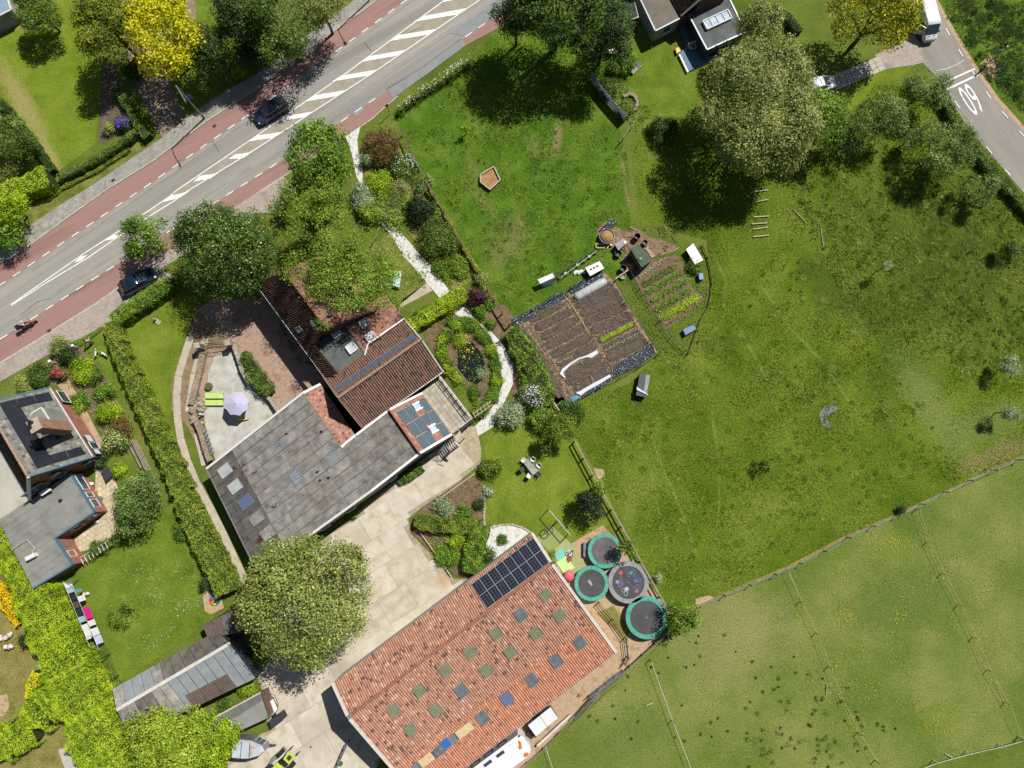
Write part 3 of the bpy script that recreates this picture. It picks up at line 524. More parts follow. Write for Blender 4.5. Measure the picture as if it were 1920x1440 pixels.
# ---------------- ground and regions ----------------
g = MB(); g.poly([(-400, -400, 0), (400, -400, 0), (400, 400, 0), (-400, 400, 0)]); obj('ground', g, G_BASE, kind='structure')
MEAD = [(1182, 270), (1225, 215), (1500, 330), (1640, 160), (1770, 165), (1840, 260), (1940, 400), (1940, 852), (1710, 948), (1470, 1062), (1305, 1132), (1255, 1150), (1215, 1075), (1130, 900), (1080, 820), (1050, 765), (1180, 720), (1236, 662), (1290, 665), (1335, 560), (1325, 450), (1200, 420)]
PADD = [(738, 215), (880, 110), (945, 50), (1190, 0), (1160, 240), (1178, 300), (1182, 420), (1160, 520), (960, 608), (938, 570), (850, 420), (760, 262)]
PAST = [(1232, 1192), (1310, 1140), (1475, 1066), (1715, 953), (1940, 855), (1940, 1380), (1750, 1432), (1700, 1460), (960, 1460), (1060, 1370), (1150, 1290)]
LAWNNW = [(-40, -60), (140, -60), (165, 60), (202, 120), (178, 270), (105, 325), (0, 195), (-40, 150)]
sheet('lawn', LAWNNW, G_LAWNN, 1)
sheet('path', [(212, -10), (246, -10), (262, 40), (300, 110), (350, 225), (303, 258), (282, 215), (255, 160), (225, 50)], M('garden_path_earth', [S(130, 110, 94), S(160, 140, 122)], scale=1.2, fine=.25), 2)
sheet('path', [(346, -10), (364, -10), (368, 30), (366, 52), (358, 50), (350, 20)], bpy.data.materials['garden_path_earth'], 2)
sheet('garden_bed', [(190, 130), (215, 120), (250, 240), (190, 270), (184, 262)], M('bed_soil_dark', [S(90, 76, 62), S(118, 102, 84)], scale=1.5, fine=.3), 2)
sheet('lawn', [(-60, 150), (0, 200), (110, 340), (250, 250), (300, 262), (200, 328), (62, 420), (-40, 500)], G_VERGE, 1)
sheet('lawn', [(330, -40), (420, -40), (440, 110), (385, 200), (340, 238), (300, 190)], G_LAWN2, 1)
sheet('meadow', MEAD, G_MEAD, 1); sheet('paddock', PADD, G_PADD, 1); sheet('pasture', PAST, G_PAST, 1)
sheet('lawn', [(1160, 90), (1200, 50), (1290, 100), (1420, 100), (1350, 260), (1225, 215), (1190, 250), (1150, 170)], G_LAWN2, 2)
sheet('lawn', [(900, 815), (935, 790), (1000, 800), (1080, 820), (1125, 905), (1160, 965), (1140, 985), (1020, 1040), (985, 990), (912, 985), (905, 930), (920, 890)], G_LAWN, 2)
sheet('lawn', [(215, 600), (330, 545), (368, 580), (345, 640), (325, 720), (320, 800), (345, 870), (300, 800), (262, 740), (240, 690)], G_LAWN, 2)
sheet('lawn', [(100, 640), (190, 612), (215, 640), (262, 770), (320, 880), (352, 960), (420, 1110), (400, 1160), (215, 1290), (150, 1180), (110, 1095), (200, 1040), (250, 990), (330, 940), (250, 760), (190, 690), (140, 700)], G_LAWN2, 2)
sheet('lawn', [(-40, 1000), (5, 1030), (70, 1180), (130, 1290), (190, 1460), (-40, 1460)], G_DRY, 1)
sheet('lawn', [(1440, 160), (1560, 175), (1655, 128), (1720, 120), (1640, 180), (1560, 220)], G_LAWN, 2)
sheet('field', [(1752, -40), (1960, -40), (1960, 230), (1870, 180), (1828, 122), (1782, 52)], G_PADD, 1)
# bare and worn patches
BP = [('earth_patch', [(1112, 878), (1132, 880), (1134, 892), (1122, 900)]), ('earth_patch', [(1305, 1122), (1330, 1116), (1340, 1122), (1318, 1136), (1304, 1132)]),
      ('earth_patch', [(1838, 118), (1856, 104), (1872, 118), (1878, 135), (1862, 148), (1842, 138)]), ('debris_patch', [(1122, 452), (1118, 430), (1135, 415), (1158, 428), (1175, 434), (1196, 428), (1215, 444), (1245, 452), (1270, 462), (1262, 474), (1232, 478), (1210, 494), (1192, 502), (1170, 500), (1165, 486), (1180, 470), (1160, 470), (1142, 462)]),
      ('earth_patch', [(-10, 1305), (14, 1302), (18, 1325), (8, 1342), (-10, 1345)]), ('earth_patch', [(380, 1115), (388, 1102), (410, 1098), (420, 1140), (395, 1152), (384, 1145)])]
for i, (n, px) in enumerate(BP):
    sheet(n, px, DEB if n[0] == 'd' else EARTH, 2 if i < 4 else 3)
TH = [(1745, 760, 60, 150, 30), (1860, 800, 100, 60, 20)]
# tufts of grass
VEG = [[(960, 609), (1135, 512), (1152, 529), (1232, 660), (1060, 764), (1045, 764)], [(1180, 510), (1205, 490), (1268, 478), (1280, 495), (1290, 530), (1322, 562), (1290, 590), (1247, 620)], [(1115, 440), (1135, 415), (1175, 430), (1230, 445), (1275, 470), (1262, 480), (1195, 500), (1150, 500), (1140, 470), (1118, 462)]]
STR = [(1152, 529), (1180, 510), (1247, 620), (1322, 562), (1290, 530), (1280, 495), (1268, 478), (1320, 455), (1335, 530), (1330, 580), (1290, 668), (1232, 660)]
tufts('meadow_grass', MEAD, 76, .19, .11, B_MEAD, 3, 'tall uneven green meadow grass', VEG, thin=TH)
tufts('paddock_grass', PADD, 50, .17, .11, B_PADD, 4, 'lush green paddock grass', VEG, thin=[(950, 455, 42, 66, -28), (1044, 262, 12, 52, -10)])
tufts('paddock_grass', STR, 60, .2, .11, B_PADD, 44, 'green grass strip between and beside the vegetable plots')
tufts('pasture_grass', PAST, 26, .1, .12, B_PAST, 5, 'short grazed yellowish pasture grass')
tufts('field_grass', [(1752, -40), (1960, -40), (1960, 230), (1870, 180), (1828, 122), (1782, 52)], 40, .3, .14, B_PADD, 6, 'rough bright green roadside grass')
tufts('lawn_grass', LAWNNW, 30, .07, .1, B_LAWN, 7, 'mown green lawn grass beside the road')
tufts('lawn_grass', [(140, 700), (215, 640), (320, 880), (420, 1110), (400, 1150), (215, 1290), (150, 1180), (110, 1095)], 24, .08, .1, B_LAWN, 8, 'garden lawn grass with daisies')
rng0 = np.random.default_rng(11)
def scatter(name, px, n, size, mat, seed, z=.12, label=None, sp=None):
    rng = np.random.default_rng(seed); poly = PP(px); xs = [p.x for p in poly]; ys = [p.y for p in poly]; x = rng.uniform(min(xs), max(xs), n * 5); y = rng.uniform(min(ys), max(ys), n * 5)
    ok = inpoly(x, y, poly)
    if sp: c = rng.integers(0, sp[0], len(x)); cx = rng.uniform(min(xs), max(xs), sp[0]); cy = rng.uniform(min(ys), max(ys), sp[0]); x = cx[c] + rng.normal(0, sp[1], len(x)); y = cy[c] + rng.normal(0, sp[1], len(x)); ok = inpoly(x, y, poly)
    x = x[ok][:n]; y = y[ok][:n]; p = np.stack([x, y, np.full(len(x), z)], 1)
    return npobj(name, leafq(rng, p, np.tile([0, 0, 1.], (len(x), 1)), size, .5, .95), 4, rng.uniform(0, 1, len(x)), mat, label=label, kind='stuff')
scatter('buttercups', [(1480, 1060), (1690, 960), (1830, 1150), (1900, 1380), (1600, 1440), (1500, 1250)], 900, .1, M('buttercup_yellow', [S(190, 180, 30), S(226, 206, 50)], attr=True, fine=0), 21, .1, 'small yellow buttercups scattered over the pasture', (46, .6))
scatter('daisies', [(230, 1050), (380, 1060), (380, 1150), (260, 1240), (200, 1200), (180, 1100)], 240, .08, FWH, 22, .1, 'tiny white daisies dotting the garden lawn', (22, .7))
def clumps(name, px, n, seed, r0=.16, r1=.4, mat=None, label=None):
    rng = np.random.default_rng(seed); poly = PP(px); xs = [p.x for p in poly]; ys = [p.y for p in poly]; x = rng.uniform(min(xs), max(xs), n * 4); y = rng.uniform(min(ys), max(ys), n * 4); ok = inpoly(x, y, poly); x = x[ok][:n]; y = y[ok][:n]; V = []
    for a, b in zip(x, y):
        r = rng.uniform(r0, r1); k = 34; p = np.stack([a + rng.normal(0, r * .45, k), b + rng.normal(0, r * .45, k), rng.uniform(.03, r * .7, k)], 1); V.append(leafq(rng, p, rng.normal(0, .6, (k, 3)) + [0, 0, .6], .14, .9, .4))
    V = np.vstack(V); return npobj(name, V, 4, rng.uniform(0, 1, len(V) // 4), mat or B_DARK, label=label, kind='stuff')
clumps('thistle_clumps', [(1380, 1330), (1500, 1250), (1600, 1310), (1660, 1450), (1330, 1450), (1400, 1390)], 62, 31, label='dark green thistle clumps in the grazed pasture')
clumps('weed_clumps', [(1080, 1240), (1300, 1160), (1480, 1220), (1560, 1260), (1700, 1380), (1500, 1340), (1250, 1420), (1080, 1400)], 48, 32, .1, .26, label='small dark weeds spread over the pasture')
# ---------------- the main road ----------------
KL = [(-60, 540), (15, 487), (57, 460), (120, 414), (197, 359), (285, 304), (385, 230), (480, 168), (530, 128), (630, 57), (712, -2), (790, -60)]
UD = [(-60, 574), (5, 532), (91, 474), (280, 346), (447, 229), (547, 158), (760, 2), (840, -58)]
LD = [(-60, 672), (16, 627), (162, 532), (221, 495), (480, 332), (639, 229), (717, 176), (947, 19), (1040, -45)]
LR = [(-60, 716), (0, 679), (100, 617), (182, 566), (300, 482), (480, 362), (648, 255), (697, 221), (737, 186), (872, 86), (930, 55), (1090, -50)]
FOP = [(-60, 500), (0, 470), (62, 420), (122, 380), (155, 360), (200, 330), (302, 261), (335, 235), (387, 195), (435, 165), (480, 141), (617, 36), (666, 0), (740, -60)]
sheet('road', KL + LR[::-1], ASPH, 2)
sheet('cycle_lane', KL + UD[::-1], REDA, 3); sheet('cycle_lane', LD + LR[::-1], REDA, 3)
sheet("footpath", FOP + KL[::-1], PAVE, 2, h=.09)
def kerbs(name, px, z=.13, w=.14, step=1.2):
    """row of kerb stones, each its own piece"""
    pts = [Vector((p.x, p.y, 0)) for p in PP(px)]; c = pts[0]; o = None
    par = thing(name, 'pale concrete kerb along the ' + name.replace('_', ' '), 'kerb', (c.x, c.y, 0)); del par['label'], par['category']; par['kind'] = 'structure'; par.name = 'kerb'; OFF[par.name] = Vector((c.x, c.y, 0))
    for p, t in resample(pts, step):
        mb = MB(); mb.beam(p + Vector((0, 0, z / 2)), p + t * (step - .03) + Vector((0, 0, z / 2)), w, z); obj('kerb_stone', mb, KERB, par)
kerbs('north_kerb', KL[1:-1])
kerbs('south_kerb', [(0, 681), (100, 619), (182, 568), (300, 484)], .05); kerbs('south_kerb', [(480, 364), (648, 257), (697, 223), (737, 188)], .05)
BANK = LR[:6] + [(530, 330), (560, 360), (515, 400), (478, 400)] + [(300, 505), (330, 520), (280, 560), (194, 612), (140, 640), (75, 674), (0, 716), (-60, 748)]
sheet('pavement', BANK, BRICKP, 4)
sheet('asphalt_patch', [(727, 170), (865, 72), (874, 85), (800, 140), (737, 184)], ASPH2, 5); sheet('asphalt_patch', [(652, 207), (677, 195), (682, 208), (668, 220)], ASPH2, 5)
sheet('asphalt_patch', [(835, 60), (930, 0), (960, -10), (947, 19), (875, 70)], ASPH2, 4)
U = [(22, 571), (156, 477), (232, 428), (274, 399), (317, 370), (332, 357), (480, 256), (660, 130), (832, 2), (920, -62)]
Lw = [(22, 573), (90, 529), (165, 484), (218, 447), (282, 405), (327, 377), (355, 357), (480, 280), (695, 140), (894, 4), (980, -55)]
sheet('road_median', U[3:] + Lw[4:][::-1], HATCHA, 3)
def marks(name, mb): return obj(name, mb, PAINT, kind='structure')
for l in (U, Lw):
    marks('road_line', ribbon(l, .13, .062))
for px in [[(140, 493), (150, 482), (165, 478), (153, 489)], [(197, 452), (212, 441), (222, 441), (218, 448)], [(305, 380), (322, 367), (356, 359), (338, 371)],
           [(363, 419 - 78), (375, 330), (410, 325), (394, 336)]]:
    b = MB(); q = PP(px); b.poly([(p.x, p.y, .066) for p in (q if Vector((q[1] - q[0])).cross(q[2] - q[1]).z > 0 else q[::-1])]); marks('road_marking', b)
Z2 = lambda l: [(480 + x / 4, y / 4) for x, y in l]
for l in [[(1180, 168), (1250, 124), (1578, 64), (1508, 113)], [(988, 314), (1058, 268), (1352, 219), (1285, 264)], [(778, 470), (850, 424), (1122, 376), (1053, 422)], [(568, 614), (640, 569), (905, 525), (835, 572)],
          [(363, 767), (432, 719), (682, 676), (610, 723)], [(152, 917), (225, 871), (442, 836), (370, 881)], [(-60, 1064), (15, 1017), (203, 990), (132, 1037)], [(-205, 1195), (-155, 1160), (-25, 1142), (-95, 1190)],
          [(1388, 22), (1470, -30), (1760, -80), (1510, -2)]]:
    b = MB(); b.quad(*[(p.x, p.y, .07) for p in PP(Z2(l))]); marks('hatch_bar', b)
def dashes(px, period, ln, w=.12, a=0, b=1e9, z=.066):
    pts = [Vector((p.x, p.y, z)) for p in PP(px)]
    for i, (p, t) in enumerate(resample(pts, period)):
        if a <= i < b:
            n = Vector((-t.y, t.x, 0)) * w / 2; q = p + t * ln; m = MB(); m.quad(p - n, q - n, q + n, p + n); marks('lane_dash', m)
dashes(UD, 1.98, .98); dashes(LD[:7], 2.0, 1.0); dashes([(872, 70), (947, 19), (1040, -45)], 2.0, 1.0)
# cracks in the asphalt
obj('asphalt_crack', ribbon([(398, 264), (405, 275), (412, 286)], .05, .064), flat('crack_seal', S(96, 94, 90)), kind='structure')
obj('asphalt_crack', ribbon([(684, 80), (695, 95), (697, 97)], .05, .064), bpy.data.materials['crack_seal'], kind='structure')
obj('asphalt_seam', ribbon([(724, 168), (790, 128), (866, 72)], .06, .074), bpy.data.materials['crack_seal'], kind='structure')
# ---------------- side road, driveway ----------------
RL = [(1690, -60), (1712, 0), (1727, 115), (1767, 155), (1787, 195), (1802, 220), (1830, 257), (1865, 300), (1925, 368), (1985, 440)]
RR = [(1722, -60), (1750, 0), (1782, 57), (1825, 127), (1865, 185), (1920, 247), (1990, 320)]
sheet('side_road', RL + RR[::-1], ASPH3, 2)
sheet('side_road_edge', RR + [(p[0] + 7, p[1] - 2) for p in RR[::-1]], EARTH, 2)
dashes([(x - 5, y + 4) for x, y in [(1733, -30), (1750, 0), (1782, 57), (1825, 127), (1865, 185), (1920, 247)]], 3.05, 1.0)
dashes([(1790, 190), (1825, 245), (1870, 302), (1922, 362)], 3.3, 1.0)
for l in [[(1310, 617), (1545, 513), (1550, 524), (1314, 630)], [(1325, 670), (1570, 556), (1578, 568), (1335, 684)]]:
    b = MB(); b.quad(*[(p.x, p.y, .066) for p in PP([(1440 + x / 4, y / 4) for x, y in l])][::-1]); marks('stop_line', b)
c6 = P(1820, 187); up = (P(1838, 217) - P(1801, 160)); text('speed_number', '60', PAINT, None, (c6.x, c6.y, .05), math.atan2(up.y, up.x) - pi / 2, 1.7, 4.0, kind='structure')
obj('asphalt_crack', ribbon([(1755, 133), (1775, 129), (1793, 122), (1808, 112)], .07, .05), flat('pale_crack_seal', S(188, 192, 188)), kind='structure')
sheet('driveway', [(1640, 104), (1662, 92), (1690, 83), (1712, 60), (1728, 90), (1730, 118), (1712, 122), (1660, 130)], BRICKP, 3)
DS = [Vector(p) for p in PP([(1567, 170), (1560, 142), (1647, 106), (1661, 130)])]
dp = thing('driveway_slabs', 'x', 'x', DS[0]); del dp['label'], dp['category']; dp['kind'] = 'structure'
for i in range(8):
    for j in range(3):
        a, b, c, d = [bil(DS[0], DS[3], DS[2], DS[1], u, v) for u, v in ((i / 8 + .004, j / 3 + .01), ((i + 1) / 8 - .004, j / 3 + .01), ((i + 1) / 8 - .004, (j + 1) / 3 - .01), (i / 8 + .004, (j + 1) / 3 - .01))]
        obj('concrete_slab', MB().slab(a, b, c, d, .05, .06), KERB, dp)

for px in ([(120, 560), (160, 538), (180, 520)], [(560, 262), (585, 240), (600, 236)], [(330, 420), (352, 412), (372, 398), (388, 396)], [(770, 60), (790, 52), (800, 40)], [(40, 590), (70, 566), (96, 560)]): obj('asphalt_crack', ribbon(px, .035, .064), bpy.data.materials['crack_seal'], kind='structure')
for px in ([(60, 505), (205, 405), (380, 282), (560, 155), (740, 22), (800, -25)], [(30, 600), (175, 503), (330, 402), (470, 312)], [(520, 278), (640, 196), (800, 88), (940, -8)]): obj('tyre_polish', ribbon(px, .5, .052), M('worn_wheel_track', [S(150, 146, 137), S(168, 163, 152)], scale=.5, rough=.75, fine=.06), kind='structure')
# ---------------- yard, paths, patios ----------------
YARD = [(640, 985), (835, 828), (872, 798), (890, 800), (902, 840), (902, 868), (840, 920), (790, 952), (766, 972), (770, 1000), (852, 1086), (880, 1085), (900, 1075), (640, 1285), (720, 1400), (700, 1460), (425, 1460), (430, 1400), (505, 1370), (490, 1290), (470, 1240), (560, 1050)]
YP = [(p.x, p.y) for p in PP(YARD)]
yard = sheet('yard', YARD, CONCJ, 3); OFF[yard.name] = Vector((0, 0, 0))
ang = R(31.5); ux, uy = Vector((cos(ang), sin(ang), 0)), Vector((-sin(ang), cos(ang), 0)); o0 = P(800, 950)
for i in range(-14, 12):
    for j in range(-14, 12):
        w, h = 3.5, 2.9; pc = o0 + ux * (i * w + (j % 2) * .9) + uy * j * h; cs = [pc + ux * a + uy * b for a, b in ((.025, .025), (w - .025, .025), (w - .025, h - .025), (.025, h - .025))]
        ins = inpoly(np.array([c.x for c in cs]), np.array([c.y for c in cs]), YP)
        if ins.all():
            m = MB(); m.slab(*cs, .05, .05 + rnd.uniform(0, .012)); obj('concrete_slab', m, rnd.choice([CONC, CONC, CONC2, CONC3]), yard)
        elif ins.any():
            # trim the slab to the yard's edge
            n = 5
            m = MB()
            for a in range(n):
                for b in range(n):
                    q = [pc + ux * (w * (a + s) / n) + uy * (h * (b + t) / n) for s, t in ((0, 0), (1, 0), (1, 1), (0, 1))]
                    if inpoly(np.array([c.x for c in q]), np.array([c.y for c in q]), YP).all(): m.quad(*[c + Vector((0, 0, .05)) for c in q])
            if m.v: obj('concrete_slab', m, rnd.choice([CONC, CONC2]), yard)
sheet('cobbled_apron', [(862, 812), (892, 800), (900, 830), (902, 868), (896, 875), (880, 858), (858, 828)], COBBLE, 6)
sheet('path', [(648, 256), (676, 238), (670, 262), (672, 285), (680, 300), (680, 345), (704, 380), (736, 422), (766, 452), (784, 474), (812, 502), (843, 546), (826, 561), (800, 530), (775, 500), (756, 480), (738, 448), (706, 408), (688, 372), (668, 330), (660, 290)], GRAVELW, 5)
sheet('path', [(752, 576), (745, 596), (735, 590), (750, 565), (800, 530), (811, 545), (772, 566)], TRACKC, 4)
sheet('path', [(850, 586), (862, 572), (880, 582), (892, 602), (920, 620), (946, 650), (962, 690), (962, 720), (950, 745), (940, 768), (925, 800), (896, 818), (888, 802), (915, 775), (932, 750), (942, 722), (938, 690), (920, 660), (900, 632), (878, 606)], GRAVELW, 5)
sheet('garden_bed', [(785, 600), (850, 580), (935, 640), (950, 740), (905, 770), (870, 720), (830, 690), (800, 640)], BEDM, 3)
sheet('garden_bed', [(905, 590), (945, 570), (975, 610), (1060, 750), (1000, 780), (960, 740), (950, 660)], BEDM, 3)
sheet('garden_bed', [(660, 290), (735, 250), (765, 290), (810, 380), (895, 520), (850, 545), (690, 340)], G_DRY, 3)
sheet('garden_bed', [(700, 440), (745, 440), (800, 530), (740, 580), (690, 600)], G_VERGE, 4)
sheet('garden_bed', [(40, 700), (150, 650), (190, 690), (240, 790), (250, 830), (235, 850), (200, 830), (150, 740), (100, 722)], BEDM, 3)
sheet('path', [(108, 722), (128, 712), (150, 745), (178, 800), (200, 840), (190, 850), (160, 800), (128, 745)], EARTH, 4)
sheet('garden_bed', [(800, 945), (880, 890), (905, 905), (910, 985), (912, 1000), (925, 1040), (890, 1075), (858, 1082), (775, 1002), (772, 978)], BEDM, 4)
sheet('gravel_circle', [(910, 1000), (925, 985), (955, 982), (985, 990), (1000, 1000), (925, 1052), (912, 1030)], GRAVELW, 5)
sheet('garden_bed', [(-40, 980), (40, 1040), (70, 1180), (20, 1150), (-40, 1080)], BEDM, 2)
sheet('courtyard', [(365, 585), (400, 560), (540, 560), (640, 720), (600, 722), (565, 738), (480, 806), (405, 866), (385, 800), (360, 660)], BRICKC, 3)
sheet('driveway', [(358, 610), (372, 585), (395, 600), (432, 628), (425, 640), (392, 655), (385, 690), (365, 760), (395, 880), (390, 880), (352, 800), (322, 770), (322, 720), (338, 670), (352, 640)], TRACKD, 4)
sheet('patio', [(404, 665), (440, 656), (452, 680), (463, 713), (485, 724), (506, 744), (522, 768), (480, 806), (405, 866), (385, 795), (384, 765), (388, 736), (391, 700)], CONCG, 5)
TRK = [(358, 632), (346, 668), (335, 705), (332, 740), (333, 780), (339, 822), (351, 862), (369, 906), (396, 955), (421, 1005), (446, 1060), (464, 1097)]
for a, b in zip(TRK[:-1], TRK[1:]):
    obj('track_slab', ribbon([a, b], .82, .075), TRACKC, kind='structure')
for a, b in [((388, 630), (377, 660)), ((377, 661), (365, 700)), ((365, 701), (359, 740)), ((359, 741), (354, 772)), ((370, 812), (385, 872))]: obj('track_slab', ribbon([a, b], [.8, .8], .075), TRACKC, kind='structure')
sheet('patio', [(180, 880), (205, 880), (222, 915), (232, 960), (222, 1000), (170, 1030), (148, 1035), (140, 1012), (200, 962), (178, 958)], M('patio_tiles', [S(196, 178, 144), S(222, 204, 172)], scale=1.2, rough=.9, fine=.12, brick=(.5, .5, R(-32), .7)), 4)
sheet('earth_yard', [(1000, 1060), (1130, 985), (1180, 1040), (1255, 1150), (1240, 1190), (1165, 1262), (1050, 1370), (960, 1460), (780, 1460), (940, 1330), (1090, 1210), (1040, 1080)], EARTH, 3)
sheet('grass_patch', [(1118, 1150), (1150, 1135), (1180, 1180), (1175, 1210), (1150, 1180)], G_DRY, 4)
for i, (px, m) in enumerate([([(1005, 1010), (1035, 985), (1060, 1010), (1030, 1035)], 0), ([(1038, 1030), (1062, 1010), (1085, 1035), (1060, 1060)], 1), ([(1010, 1030), (1035, 1035), (1058, 1060), (1040, 1062)], 2), ([(1062, 1060), (1085, 1036), (1098, 1060), (1075, 1080)], 1), ([(1038, 1040), (1053, 1026), (1064, 1040), (1048, 1054)], 3), ([(1043, 1055), (1060, 1042), (1078, 1064), (1058, 1076)], 4)]):
    c = [S(150, 160, 96), S(170, 178, 120), S(140, 152, 84), S(130, 206, 190), S(206, 232, 150)][m]
    o = sheet('play_mat', px, flat('play_mat_%d' % m, c, rough=.9) if 'play_mat_%d' % m not in bpy.data.materials else bpy.data.materials['play_mat_%d' % m], 5 + i)
    o['kind'] = None; del o['kind']; tag(o, ['faded olive play mat beside the swing frame', 'pale green play mat next to the first trampoline', 'moss green play mat against the barn corner', 'pale olive play mat nearest the bench', 'turquoise play mat by the barn wall', 'lime green play mat in front of the pink parasol'][i], 'play mat', 'play mats beside the barn')
# ---------------- helpers for houses ----------------
def window(par, a, b, s0, s1, z0, z1, frame=None, name='window', glass=None, proud=.04, fw=.07):
    """window on the wall below edge a-b (3D points); s fractions along, z heights"""
    a, b = Vector(a), Vector(b); d = (b - a); d.z = 0; L = d.length; t = d.normalized(); n = Vector((t.y, -t.x, 0)); p0 = Vector((a.x, a.y, 0)) + n * proud
    A, B = p0 + t * L * s0, p0 + t * L * s1; m = MB(); q = [A + Vector((0, 0, z0)), B + Vector((0, 0, z0)), B + Vector((0, 0, z1)), A + Vector((0, 0, z1))]
    for i in range(4): m.beam(q[i], q[(i + 1) % 4], fw, fw)
    o = obj(name, m, frame or WHITE, par); g = MB(); g.quad(*q); obj('pane', g, glass or GLASS, o)
    s = MB(); s.beam(q[0] - Vector((0, 0, .05)) + n * .05, q[1] - Vector((0, 0, .05)) + n * .05, .16, .05); obj('sill', s, frame or WHITE, o); return o
def beamobj(name, a, b, w, h, mat, par): return obj(name, MB().beam(a, b, w, h), mat, par)
def pipe(par, u, v, pl, h=.5, r=.09, mat=None):
    p = onplane(u, v, pl); obj('vent_pipe', MB().tube([p - Vector((0, 0, .1)), p + Vector((0, 0, h))], r, 8).disc(p + Vector((0, 0, 0)), r * 1.5, p.z + h - .04, p.z + h + .06, 8), mat or METAL, par)
def lightpan(par, u, v, pl, U, V, su, sv, mat, name='roof_light', up=.13, ribs=6):
    c = onplane(u, v, pl); a = [c - U * su / 2 - V * sv / 2, c + U * su / 2 - V * sv / 2, c + U * su / 2 + V * sv / 2, c - U * su / 2 + V * sv / 2]; nn = U.cross(V).normalized(); nn = nn if nn.z > 0 else -nn
    o = obj(name, corr(*[p + nn * up for p in a], ribs, .028), mat, par); f = MB()
    for i in range(4): f.beam(a[i] + nn * (up - .02), a[(i + 1) % 4] + nn * (up - .02), .06, .07)
    obj('frame', f, METAL, o); return o
def glassbox(par, u, v, pl, U, V, su, sv, mat, frame, h=.14, name='skylight', bars=0):
    c = onplane(u, v, pl); nn = U.cross(V).normalized(); nn = nn if nn.z > 0 else -nn; f = MB(); q = [c + U * a * su / 2 + V * b * sv / 2 for a, b in ((-1, -1), (1, -1), (1, 1), (-1, 1))]
    for i in range(4): f.beam(q[i] + nn * h / 2, q[(i + 1) % 4] + nn * h / 2, .09, h + .1)
    for k in range(bars): t = (k + 1) / (bars + 1); f.beam(lerp(q[0], q[1], t) + nn * h, lerp(q[3], q[2], t) + nn * h, .05, .05)
    o = obj(name, f, frame, par); obj('pane', MB().quad(*[p + nn * (h * .8) for p in q]), mat, o); return o
# ---------------- A: the tiled barn ----------------
B_ = thing('barn', 'long barn with orange pantile roof, green roof lights and blue solar panels', 'barn', P(890, 1240))
A1, A2, R1, R2, E2, E1 = P(624, 1281, 3.8), P(998, 1000, 3.8), P(653, 1344, 5.3), P(1034, 1056, 5.3), P(1155, 1223, 2.9), P(790, 1503, 2.9)
walls('wall', [A1, A2, R2, E2, E1, R1], CREAM, B_, .012)
obj('roof_base', MB().quad(*[p - Vector((0, 0, .07)) for p in (A1, A2, R2, R1)]).quad(*[p - Vector((0, 0, .07)) for p in (R1, R2, E2, E1)]), BITU, B_)
tiles('roof_tiles', A1, A2, R2, R1, T_BARN, B_, .245, .34, lab='weathered pantiles with dark lichen')
m1, m2 = lerp(R1, E1, .63), lerp(R2, E2, .63)
tiles('roof_tiles', m1, m2, R2, R1, T_BARN, B_, .245, .34); tiles('roof_tiles', E1, E2, m2, m1, T_BARN2, B_, .245, .34, lab='cleaner orange pantiles along the lower slope')
rt = resample([R1, R2], .45)
for i, (p, t) in enumerate(rt): obj('ridge_tile', MB().tube([p + Vector((0, 0, .03)), p + t * .47 + Vector((0, 0, .05))], [.15, .17], 7), MORT, B_)
for a, b in ((A1, R1), (R1, E1), (A2, R2), (R2, E2)): obj('verge_board', MB().beam(a + Vector((0, 0, .06)), b + Vector((0, 0, .06)), .3, .16), STONEC, B_)
beamobj('gutter', A1, A2, .12, .1, METAL, B_); beamobj('gutter', E1, E2, .12, .1, METAL, B_)
sp = (R1, R2, E2); U = (R2 - R1).normalized(); V = (E2 - R2).normalized(); V = (V - U * V.dot(U)).normalized()
for u, v in [(1022, 1115), (1049, 1153), (930, 1187), (1004, 1187), (957, 1222), (882, 1222), (836, 1256), (911, 1257), (787, 1294), (739, 1331), (817, 1330), (770, 1367)]: lightpan(B_, u, v, sp, U, V, 1.05, 1.15, CGRN)
for u, v in [(976, 1152), (1087, 1204), (1042, 1239), (997, 1274), (905, 1345), (866, 1294)]: lightpan(B_, u, v, sp, U, V, 1.05, 1.3, CBG)
lightpan(B_, 950, 1309, sp, U, V, 1.05, 1.3, CBLU); lightpan(B_, 836, 1393, sp, U, V, .8, .9, BLUEP)
for u, v, s, m_ in ((870, 1370, 2.0, WOODN), (848, 1386, 1.2, METAL), (823, 1408, 1.4, CBG), (800, 1424, 2.0, WOODN), (782, 1438, .8, METAL)):
    c = onplane(u, v, sp) + Vector((0, 0, .1)); obj('repair_panel', MB().slab(c - U * s / 2 - V * .45, c + U * s / 2 - V * .45, c + U * s / 2 + V * .45, c - U * s / 2 + V * .45, .05, 0), m_, B_)
np_ = (A1, A2, R2); q = [onplane(u, v, np_) for u, v in ((884, 1096), (1000, 1009), (1033, 1053), (914, 1141))]; panels(*q, 8, 2, SOLAR, B_, ALUF, gap=.02)
obj('chimney_cap', MB().box(R1 + Vector((.2, .1, .15)), (.5, .4, .3), R(35)), METAL, B_)
for i in range(2):
    p = R2 + Vector((.02 + .25 * i, .1 * i, .16)); g = thing('pigeon', ['grey pigeon perched on the barn ridge end', 'second pigeon beside it on the barn ridge end, nearer the corner'][i], 'bird', p, 'pigeons on the barn ridge')
    obj('body', MB().ell(p + Vector((0, 0, .06)), (.14, .07, .07), 8, 5), DGREY, g); obj('head', MB().ell(p + Vector((.13, 0, .13)), (.04, .035, .04), 6, 4), DGREY, g)
